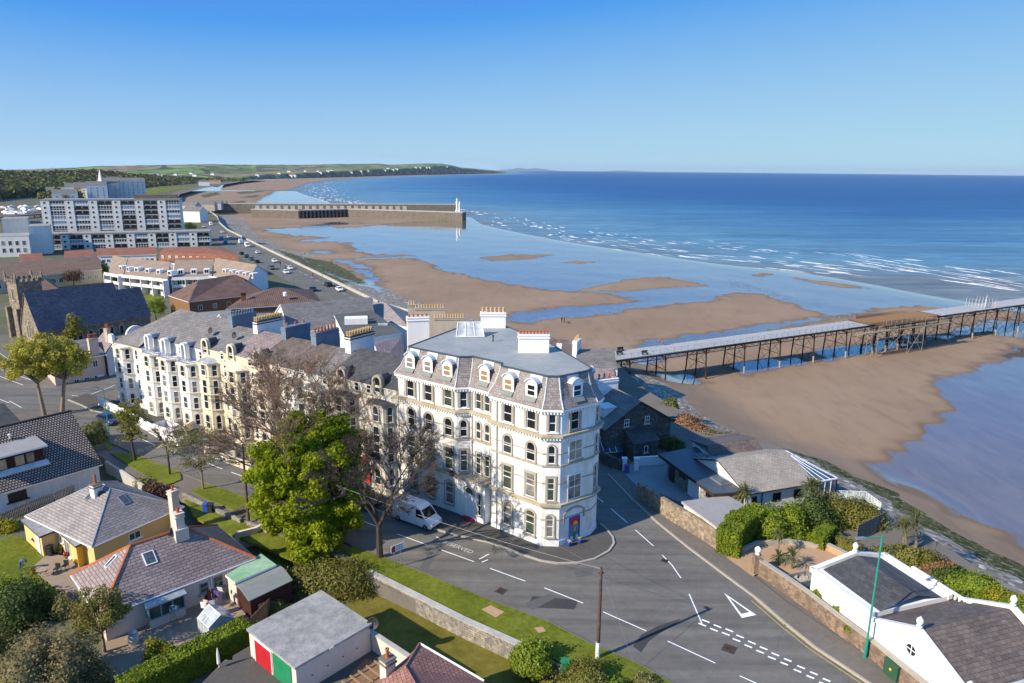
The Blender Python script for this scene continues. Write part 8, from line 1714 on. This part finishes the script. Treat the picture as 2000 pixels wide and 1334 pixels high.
for k,(pp_,rs,lb)in enumerate((([(40,512),(86,508),(80,497),(36,500)],1.8,'white gabled house with orange roof, left of the small group'),([(125,505),(186,500),(180,490),(128,493)],1.8,'orange roofed gabled house in the middle of the group'),([(190,500),(306,497),(304,484),(188,487)],1.8,'long house with orange roof in front of the low flats'))):t,wl,P=block('orange_roofed_house',lb,pp_,2.2,-3,'tile_brownred','white_wall',rs);rows(t,wl,(-.4,),3+k*4,1.2,1.1)
t,wl,P=block('brown_roofed_house','brown roofed house touching the church tower',[(60,572),(118,566),(100,545),(58,550)],2.6,-3,'tile_brown','buff_wall',2.2,pitch_ends='hip')
def flats(name,label,R0,L0,z0,z1,nb,nf,dep,group=None):
 t=thing(name,label,'apartment block',(L0.x,L0.y,z0));wl=Wall(L0.xy,R0.xy);L=wl.L;m=MB();m.prism([(p.x,p.y)for p in(wl.at(0,0,-1.4),wl.at(L,0,-1.4),wl.at(L,0,-dep),wl.at(0,0,-dep))],z0,z1-.6);m.build('wall',M['flat_white'],t)
 m=MB();m.prism([(p.x,p.y)for p in(wl.at(-.2,0,.1),wl.at(L+.2,0,.1),wl.at(L+.2,0,-dep-.2),wl.at(-.2,0,-dep-.2))],z1-.59,z1);m.build('roof',M['felt_pale'],t);fh=(z1-.6-z0)/nf;pb=L/nb
 for k in range(nb):
  s=k*pb;m=MB();p=wl.at(s,0);m.obox((p.x,p.y,0),wl.ang,.0,pb*.36,-1.39,0,z0,z1-.6)if False else m.prism([(q.x,q.y)for q in(wl.at(s,0,0),wl.at(s+pb*.36,0,0),wl.at(s+pb*.36,0,-1.42),wl.at(s,0,-1.42))],z0,z1-.61);m.build('stair_bay',M['flat_white'],t)
  for f in range(nf):
   z=z0+f*fh
   if len([c for c in t.children if c.name.startswith('window')])<100 and f>=nf-8:win(t,wl.M(s+pb*.16,z+fh*.35,0),1.1,1.2,0,'pane_dark',sur=None,sill=None,bars=(0,0))
   if f<nf-8:continue
   m=MB();m.prism([(q.x,q.y)for q in(wl.at(s+pb*.37,0,-.2),wl.at(s+pb*.98,0,-.2),wl.at(s+pb*.98,0,-1.39),wl.at(s+pb*.37,0,-1.39))],z-.1,z+.1);rl=rt.random();bal=m.build('balcony',M['flat_white'],t)
   def sub(mm,nm,mat):o=mm.build(nm,M[mat],None);o.parent=bal;o.matrix_basis=Matrix.Translation(-t.matrix_basis.translation)
   m=MB();m.M=wl.M(s+pb*.37,z,-.22);w_=pb*.61
   if rl<.55:m.box(0,w_,0,.05,.11,1.0);sub(m,'rail_panel','plastic_dark');m=MB();m.M=wl.M(s+pb*.37,z,-1.36);m.box(.4,w_*.45,-.02,.03,.11,fh-.5);m.box(w_*.55,w_-.4,-.02,.03,.11,fh-.5);sub(m,'glazing','pane_dark')
   else:
    m.box(0,w_,.02,.06,.11,fh-.12);sub(m,'glazing','pane_blue' if rl<.75 else 'pane_dark');m=MB();m.M=wl.M(s+pb*.37,z,-.22)
    for i in range(6):m.box(w_*i/5-.07,w_*i/5+.07,0,.05,.11,fh-.12)
    m.box(0,w_,-.005,.055,.9,1.05);m.box(0,w_,-.005,.055,fh-.3,fh-.12);m.box(0,w_,-.01,.06,.11,.55 if rl<.9 else .2);sub(m,'screen_frame','white_paint')
 return t,wl
lR,lL=W(408,477,-3),W(72,493.5,-3);mid_=(lR+lL)/2;hv=(lR-mid_).length;fa=math.radians(19);lR=mid_+Vector((math.cos(fa),math.sin(fa),0))*hv;lL=mid_*2-lR;t,lw_=flats('low_flats','long low white balconied flats in front of the tall slab block',lR,lL,-3,5.0,8,3,12)
dvec=Vector((-lw_.n.x,-lw_.n.y,0));tb0=lL+dvec*24;tb1=lR+dvec*24
f_=lambda px:Wall(tb0.xy,tb1.xy).hit(px,420)[0];tw0=Wall(tb0.xy,tb1.xy);TL,TR=tw0.at(f_(82),-3),tw0.at(f_(353),-3);ztop=tw0.hit(215,389)[1]
t,_=flats('tall_flats','tall white slab of balconied flats above the low white wing',TR,TL,-3,ztop,6,9,13);m=MB();q=tw0.at(f_(300),0,-6);m.obox((q.x,q.y,0),tw0.ang,-9,12,-2.5,2.5,ztop,ztop+2.2);m.build('plant_room',M['concrete_dark'],t)
for px0,px1,y,h,lb in((-15,62,503,9.5,'white rendered building left of the low flats'),(62,104,497,13,'white stair tower at the left end of the low flats'),(10,60,476,13,'plain white block behind the white rendered building')):
 t,wl,P=block('white_block',lb,[W(px0,y,-3)+Vector((0,0,h)),W(px1,y-2,-3)+Vector((0,0,h)),W(px1,y-2,-3)+Vector((-8,14,h)),W(px0,y,-3)+Vector((-8,14,h))],h-3,-3,'felt_pale','flat_white',ov=.1)
 if px0==-15:rows(t,wl,(-1,2.3),5,1.4,2.0)
ch_=thing('stone_church','brown stone church with steep purple slate roof and battlemented tower','church',(-105,148,-2));e0=W(75,651,3);e1=W(249.5,623,3);NW_=Wall(e0.xy,e1.xy);hw=4.8;apx=NW_.at(0,0,-hw);zr=10.8;L=NW_.L
m=MB();m.prism([(p.x,p.y)for p in(NW_.at(.3,0,-.3),NW_.at(L-.3,0,-.3),NW_.at(L-.3,0,-2*hw+.3),NW_.at(.3,0,-2*hw+.3))],-4,3);zr=Vz(41,572,apx.x,apx.y)
for s in(.3,L-.3):m.face([NW_.at(s,3,-.3),NW_.at(s,3,-2*hw+.3),NW_.at(s,zr-.1,-hw)])
m.build('wall',M['stone_church'],ch_);gable_roof('roof',NW_.at(.1,3),NW_.at(L,3),NW_.at(L,3,-2*hw),NW_.at(.1,3,-2*hw),NW_.at(.1,zr,-hw),NW_.at(L,zr,-hw),ch_,'slate_church',.2,'stone_church')
GWl=Wall(NW_.at(.3,0,-2*hw).xy,NW_.at(.3,0,0).xy)
for s,h in((3.6,2.6),(4.8,3.8),(6.0,2.6)):win(ch_,GWl.M(s,1.2),.55,h,.27,'pane_dark','trim_stone',sur='trim_stone',sw=.18,bars=(0,0))
for k in range(8):win(ch_,NW_.off(-.3).M(1.5+k*(L-3)/7,-1.4),.9,3.2,.45,'pane_dark','trim_stone',sur='trim_stone',sw=.2,bars=(0,0))
CH=[NW_.at(L-.2,0,-1.3),NW_.at(L+6,0,-1.3),NW_.at(L+6,0,-2*hw+1.3),NW_.at(L-.2,0,-2*hw+1.3)];m=MB();m.prism([(p.x,p.y)for p in CH],-4,2.6);m.face([NW_.at(L+6,2.6,-1.3),NW_.at(L+6,2.6,-2*hw+1.3),NW_.at(L+6,zr-2.1,-hw)]);m.build('chancel',M['stone_church'],ch_);gable_roof('chancel_roof',NW_.at(L,2.7,-1.1),NW_.at(L+6.2,2.7,-1.1),NW_.at(L+6.2,2.7,-2*hw+1.1),NW_.at(L,2.7,-2*hw+1.1),NW_.at(L,zr-1.9,-hw),NW_.at(L+6.2,zr-1.9,-hw),ch_,'slate_church',.2,'stone_church')
tq=GWl.at(-3.2,0,.3);q=W(17,690,-3);TW_=Wall(GWl.at(-5.4,0,-.5).xy,GWl.at(-.3,0,-.5).xy);ztw=TW_.hit(30,552)[1];c4=[TW_.at(0,0),TW_.at(TW_.L,0),TW_.at(TW_.L,0,-5),TW_.at(0,0,-5)]
m=MB();m.prism([(p.x,p.y)for p in c4],-4,ztw);m.build('tower',M['stone_church'],ch_);m=MB();oc=offset_poly([p.xy for p in c4],.12);
for k in range(4):
 a,b=oc[k],oc[(k+1)%4];d=b-a
 for i in range(5):p=a.lerp(b,(i+.5)/5);m.obox((p.x,p.y,0),math.atan2(d.y,d.x),-.28,.28,-.2,.2,ztw-.1,ztw+.75)
m.build('battlements',M['stone_church'],ch_)
for p in oc:m=MB();m.tube((p.x,p.y,ztw-.2),(p.x,p.y,ztw+1.0),.35,n=4);m.tube((p.x,p.y,ztw+1.0),(p.x,p.y,ztw+2.4),.35,.03,n=4);m.build('pinnacle',M['stone_church'],ch_)
for s in(0,TW_.L):p=TW_.at(s,0,.3);m=MB();m.obox((p.x,p.y,0),TW_.ang,-.5,.5,-.6,.6,-4,ztw*.55);m.build('buttress',M['stone_church'],ch_)
win(ch_,TW_.M(TW_.L/2,ztw-4.2),.9,2.6,.4,'pane_dark','trim_stone',sur='trim_stone',sw=.2,bars=(1,0))
t,wl,P=block('pink_house','pink rendered house with slate gable roof behind the yellow-leaved trees',[(100,712),(207,692),(160,664),(66,676)],4.0,-2,'slate_grey','pink_wall',1.8);rows(t,wl,(-.9,1.9),4,.9,1.3);door(t,wl.M(wl.L-1,-1.9),.95,2.1);q=W(183,682,5.2);chimney(t,(q.x,q.y),wl.ang,1.6,.7,3,7.2,'pink_wall','buff_wall',4,'pot_red',.8)
t,wl,P=block('grey_house','grey-blue house with pinkish slate roof between pink house and white terrace',[(207,694),(236,686),(226,656),(186,668)],4.0,-2,'slate_purple','grey_blue_wall',1.8,ridge='y');q=W(212,668,5.2);chimney(t,(q.x,q.y),wl.ang,.8,.7,3,7.8,'buff_wall','buff_wall',2,'pot_red',.8)
wall_run('churchyard_wall','dark stone churchyard wall along the shaded side road',[(0,690),(60,710),(90,722)],-2,1.8,.4,'stone_dark')
for k,(px,py,z,h,r,mt,lb)in enumerate(((150,690,-2,9,2.3,'leaf_young','yellow-green tree in front of the church wall'),(305,625,-3,6,3.0,'leaf_hedge','green tree beyond the church chancel'),(145,560,-3,6,4.2,'leaf_brown','brown leafless garden tree behind the church roof'),(205,535,-3,4,1.6,'leaf_hedge','small round green tree behind the church'),(232,567,-3,5,1.9,'leaf_dark','dark round tree at the end of the church roof'),(427,600,-3,5,1.2,'leaf_lime','lime shrub tree against the care home wall'),(190,548,-3,3.4,3.0,'leaf_lime','light green bushes behind the church roof'),(115,545,-3,3.6,2.6,'leaf_olive','olive bushes behind the church roof'),(372,452,-3,5,4,'leaf_dark','dark trees at the right end of the tall flats'),(30,470,-3,5,6,'leaf_haze','pale trees left of the tall flats'))):b_=W(px,py,z);tree('garden_tree',lb,b_,(b_.x,b_.y,z+h*.62),(r,r,h*.42),26,r*.38,60,.16 if k<4 else .2,mt,'bark',.16,200+k,nl=8)
flat('lawn',[(100,570),(230,560),(300,590),(330,575),(260,545),(120,548)],-2.9,'grass_lush')
rf=random.Random(9)
def far_house(name,label,px,py,w,d,h,rise,wallm,roofm,rz=.6,group=None,z=-3,nwin=0):
 p=W(px,py,z);t=thing(name,label,'building',p,group);ux,uy=Vector((math.cos(rz),math.sin(rz),0)),Vector((-math.sin(rz),math.cos(rz),0));c=[p-ux*w/2,p+ux*w/2,p+ux*w/2+uy*d,p-ux*w/2+uy*d];m=MB();m.prism([(q.x,q.y)for q in c],z-1,z+h)
 a,b=(c[0]+c[3])/2,(c[1]+c[2])/2
 for q in c+[a,b]:q.z=z+h
 a.z=b.z=z+h+rise;m.face([c[0],c[3],a]);m.face([c[1],c[2],b]);m.build('wall',M[wallm],t);gable_roof('roof',c[0],c[1],c[2],c[3],a,b,t,roofm,.2)
 if nwin:rows(t,Wall(c[0].xy,c[1].xy),[z+1+3*k for k in range(int(h/3))],nwin,1.3,1.6)
 return t
for k,(px,py,w,h,wm,lb)in enumerate(((152,388,26,14,'white_wall','white old-town house at the left of the group over the flats'),(166,388,22,15,'buff_wall','ochre old-town house over the tall flats'),(180,389,24,13,'pale_green','pale green old-town house over the tall flats'),(192,390,22,17,'white_wall','tall white old-town house beside the spire'),(214,389,24,19,'grey_blue_wall','tall grey-blue old-town house right of the spire'),(128,392,26,8,'white_wall','low white old-town house with grey roof'),(112,388,22,9,'pale_green','turquoise tinted old-town house'),(226,388,14,22,'white_wall','tall narrow white house left of the grand terrace'))):far_house('town_house',lb,px,py,w,18,h,5,wm,'slate_grey',.5,'old-town houses',nwin=3 if w>20 else 0)
t=far_house('grand_terrace','grey-white grand seafront terrace of the old town',244,388,50,20,22,4,'flat_white','slate_grey',.55,nwin=9)
p=W(201,389,-3);t=thing('church_spire','slim white church steeple of the old town','church',p);m=MB();m.prism([(p.x+x,p.y+y)for x,y in((-3,-3),(3,-3),(3,3),(-3,3))],-4,17);m.build('tower',M['flat_white'],t);m=MB();m.tube(p+Vector((0,0,20)),p+Vector((0,0,37)),3.6,.1,n=4);m.build('spire',M['flat_white'],t)
for k,(px,py,w,h,wm,rz,lb)in enumerate(((368,418,14,7,'grey_blue_wall',-.2,'white gabled cottage near the breakwater root, further one'),(374,434,15,8,'white_wall',-.2,'grey gabled cottage beside the car park'),(399,363,22,8,'white_wall',.3,'white villa on the far shore road'),(300,357,24,6,'white_wall',.3,'white house on the wooded far shore'),(420,359,26,6,'pink_wall',.3,'brick house at the far end of the shore road'),(74,345,26,9,'cream',.4,'cream house among the hillside trees'),(8,362,40,7,'flat_white',.4,'white sheds by the harbour water'),(418,408,14,5,'grey_blue_wall',.1,'dark blue hut at the root of the breakwater'),(432,406,9,4,'sun_yellow',.1,'yellow hut at the root of the breakwater'),(407,410,12,5,'buff_wall',.1,'brown hut by the breakwater road'),(82,470,10,7,'white_wall',.5,'white gabled house at the left end of the flats'))):far_house('house',lb,px,py,w,10,h,3.5,wm,'slate_grey' if k not in(4,)else 'tile_brownred',rz)
for k in range(34):
 px=rf.uniform(240,900);py=np.interp(px,[240,430,600,900],[347,346,341,331])+rf.uniform(-6,3);c0=ray(px,py);
 hit,loc_,_,_=hills.ray_cast(Vector((0,0,CAMH)),Vector(c0).normalized())
 if hit:w=rf.uniform(10,22);t=thing('farmhouse','tiny white farmhouse on the distant green hills','house',loc_,'white farmhouses on the hills');m=MB();m.box(loc_.x-w/2,loc_.x+w/2,loc_.y-5,loc_.y+5,loc_.z-6,loc_.z+6);m.build('wall',M['white_wall'],t);m=MB();x0,x1,y,z=loc_.x-w/2,loc_.x+w/2,loc_.y,loc_.z+6;m.slab([(x0,y-5.5,z),(x1,y-5.5,z),(x1,y,z+4),(x0,y,z+4)],.4);m.slab([(x1,y+5.5,z),(x0,y+5.5,z),(x0,y,z+4),(x1,y,z+4)],.4);m.build('roof',M['slate_grey'],t)
sheet('park_green',[(262,383),(300,379),(345,371),(392,365),(300,366),(255,371)],-2.9,'grass_lush');sheet('harbour_water',[(-60,398),(44,397),(96,384),(60,378),(-60,380)],-2.8,'car_navy')if False else None
m=MB();m.face([W(x,y,-2.85)for x,y in((-80,392),(30,391),(92,387),(60,380),(-80,381))]);o=m.build('harbour_water',M['sea_water_flat']if 'sea_water_flat' in M else sea.data.materials[0]);fix_up(o);structure(o)
sheet('mudflat',[(-80,432),(90,420),(95,398),(-80,400)],-2.9,'earth');sheet('shore_road',[(345,389),(352,379),(400,367),(440,360),(470,355),(462,353.5),(395,363.5),(340,375),(326,389)],-2.88,'pavement')
vi=thing('viaduct','low dark jetty on posts across the harbour mud','jetty',W(40,425,-3));m=MB();a,b=W(-30,428,-1),W(100,418,-1);d=b-a;m.obox(a,math.atan2(d.y,d.x),0,d.length,0,6,0,.8);m.build('deck',M['concrete_dark'],vi);m=MB()
for i in range(12):q=a+d*i/11;m.tube(q,q-Vector((0,0,3)),.5,n=5)
m.build('posts',M['concrete_dark'],vi)
hull=MB();hull.prism([(-4,0),(-2.5,-1.3),(3.5,-1.2),(3.5,1.2),(-2.5,1.3)],0,1.4);hme=mesh_of(hull,'hull',M['white_paint']);mst=MB();mst.tube((0,0,1.4),(0,0,12),.12,.06,n=5);mst.tube((0,0,2.4),(3,0,2.4),.1,n=4);mme=mesh_of(mst,'mast',M['rim']);cbm=MB();cbm.box(-1.4,1.4,-.8,.8,1.41,2.1);cme=mesh_of(cbm,'cabin',M['flat_white'])
for k in range(22):
 q=W(rf.uniform(4,80),rf.uniform(404,419),-2.6);t=thing('yacht','small white boat laid up on the harbour mud','boat',q,'boats in the harbour',rf.uniform(-.4,.8));link_part('hull',hme,t);link_part('cabin',cme,t)
 if k%3==0:link_part('mast',mme,t)
pts=[];
for px in np.arange(-60,480,1.6):
 top=np.interp(px,[-60,0,60,150,200,290,380,480],[337,337,340,335,336,344,348,350]);bot=np.interp(px,[-60,0,100,200,290,330,400,480],[374,374,371,368,364,361,358,353])
 for _ in range(int((bot-top)*.55)+1):
  f=rf.random();dist=np.interp(px,[-60,200,480],[1000,1250,2300])+420*f;y=bot+(top-bot)*f;r=ray(px,y+rf.uniform(-1.5,1.5));L=dist/math.hypot(r[0],r[1]);pts.append((r[0]*L,r[1]*L,CAMH+r[2]*L))
pts=np.array(pts);ng=np.random.default_rng(4);rad=ng.uniform(5,10,len(pts));v,f=leaf_cloud(pts-np.array([0,0,3.]),rad,26,2.6,5,.9,.7);nv=len(v)
mats=['leaf_far','leaf_dark','leaf_olive'];mi=np.repeat(ng.choice(3,len(pts),p=[.55,.2,.25]),26);wd=mesh_np('woods',v,f,[M[x]for x in mats],None,mi=mi);tag(wd,'dark mass of woods on the hillside across the harbour','woods',kind='stuff')
m=MB();gp=[]
for px in np.arange(-80,500,20):
 top=np.interp(px,[-60,0,60,150,200,290,380,480],[337,337,340,335,336,344,348,350])+2;bot=np.interp(px,[-60,0,100,200,290,330,400,480],[374,374,371,368,364,361,358,353]);d0=np.interp(px,[-60,200,480],[1000,1250,2300]);r=ray(px,bot);row=[]
 for f in np.linspace(0,1.25,8):
  y=bot+(top+3-bot)*min(f,1);r=ray(px,y);L=(d0+420*f)/math.hypot(r[0],r[1]);z=CAMH+r[2]*L-6-(f>1)*20;row.append(m.pt((r[0]*L,r[1]*L,max(z,-9))))
 gp.append(row)
for a,b in zip(gp,gp[1:]):
 for k in range(7):m.idx((a[k],b[k],b[k+1],a[k+1]))
structure(m.build('hills',M['town_mat']))
for k in range(26):
 px,py=rf.uniform(84,150),rf.uniform(376,392);b_=W(px,py,-3);bush('town_tree','round tree in the harbourside gardens left of the old town',b_,(7+4*rf.random(),7,8+5*rf.random()),rf.choice(['leaf_olive','leaf_dark','leaf_haze']),240,1.4,300+k,'tree','trees by the harbour')
for k in range(7):car('hatch','car parked on the green by the far shore road',W(rf.uniform(262,305),rf.uniform(369,371),-2.8),.5,rf.choice(['white','silver','blue']),'cars parked by the far green',small=True)
m=MB();m.box(-9000,28000,-700,27500,-60,160);hz=m.build('haze',[],None,uv=False);hm=bpy.data.materials.new('haze_air');hm.use_nodes=True;ht=hm.node_tree;ht.nodes.clear();ho=ht.nodes.new('ShaderNodeOutputMaterial');hv_=ht.nodes.new('ShaderNodeVolumePrincipled')
hv_.inputs['Color'].default_value=(.72,.86,1,1);hv_.inputs['Density'].default_value=2.6e-5;hv_.inputs['Anisotropy'].default_value=.2;ht.links.new(hv_.outputs[0],ho.inputs['Volume']);hz.data.materials.append(hm);tag(hz,'thin pale blue haze over the bay','haze',kind='stuff')
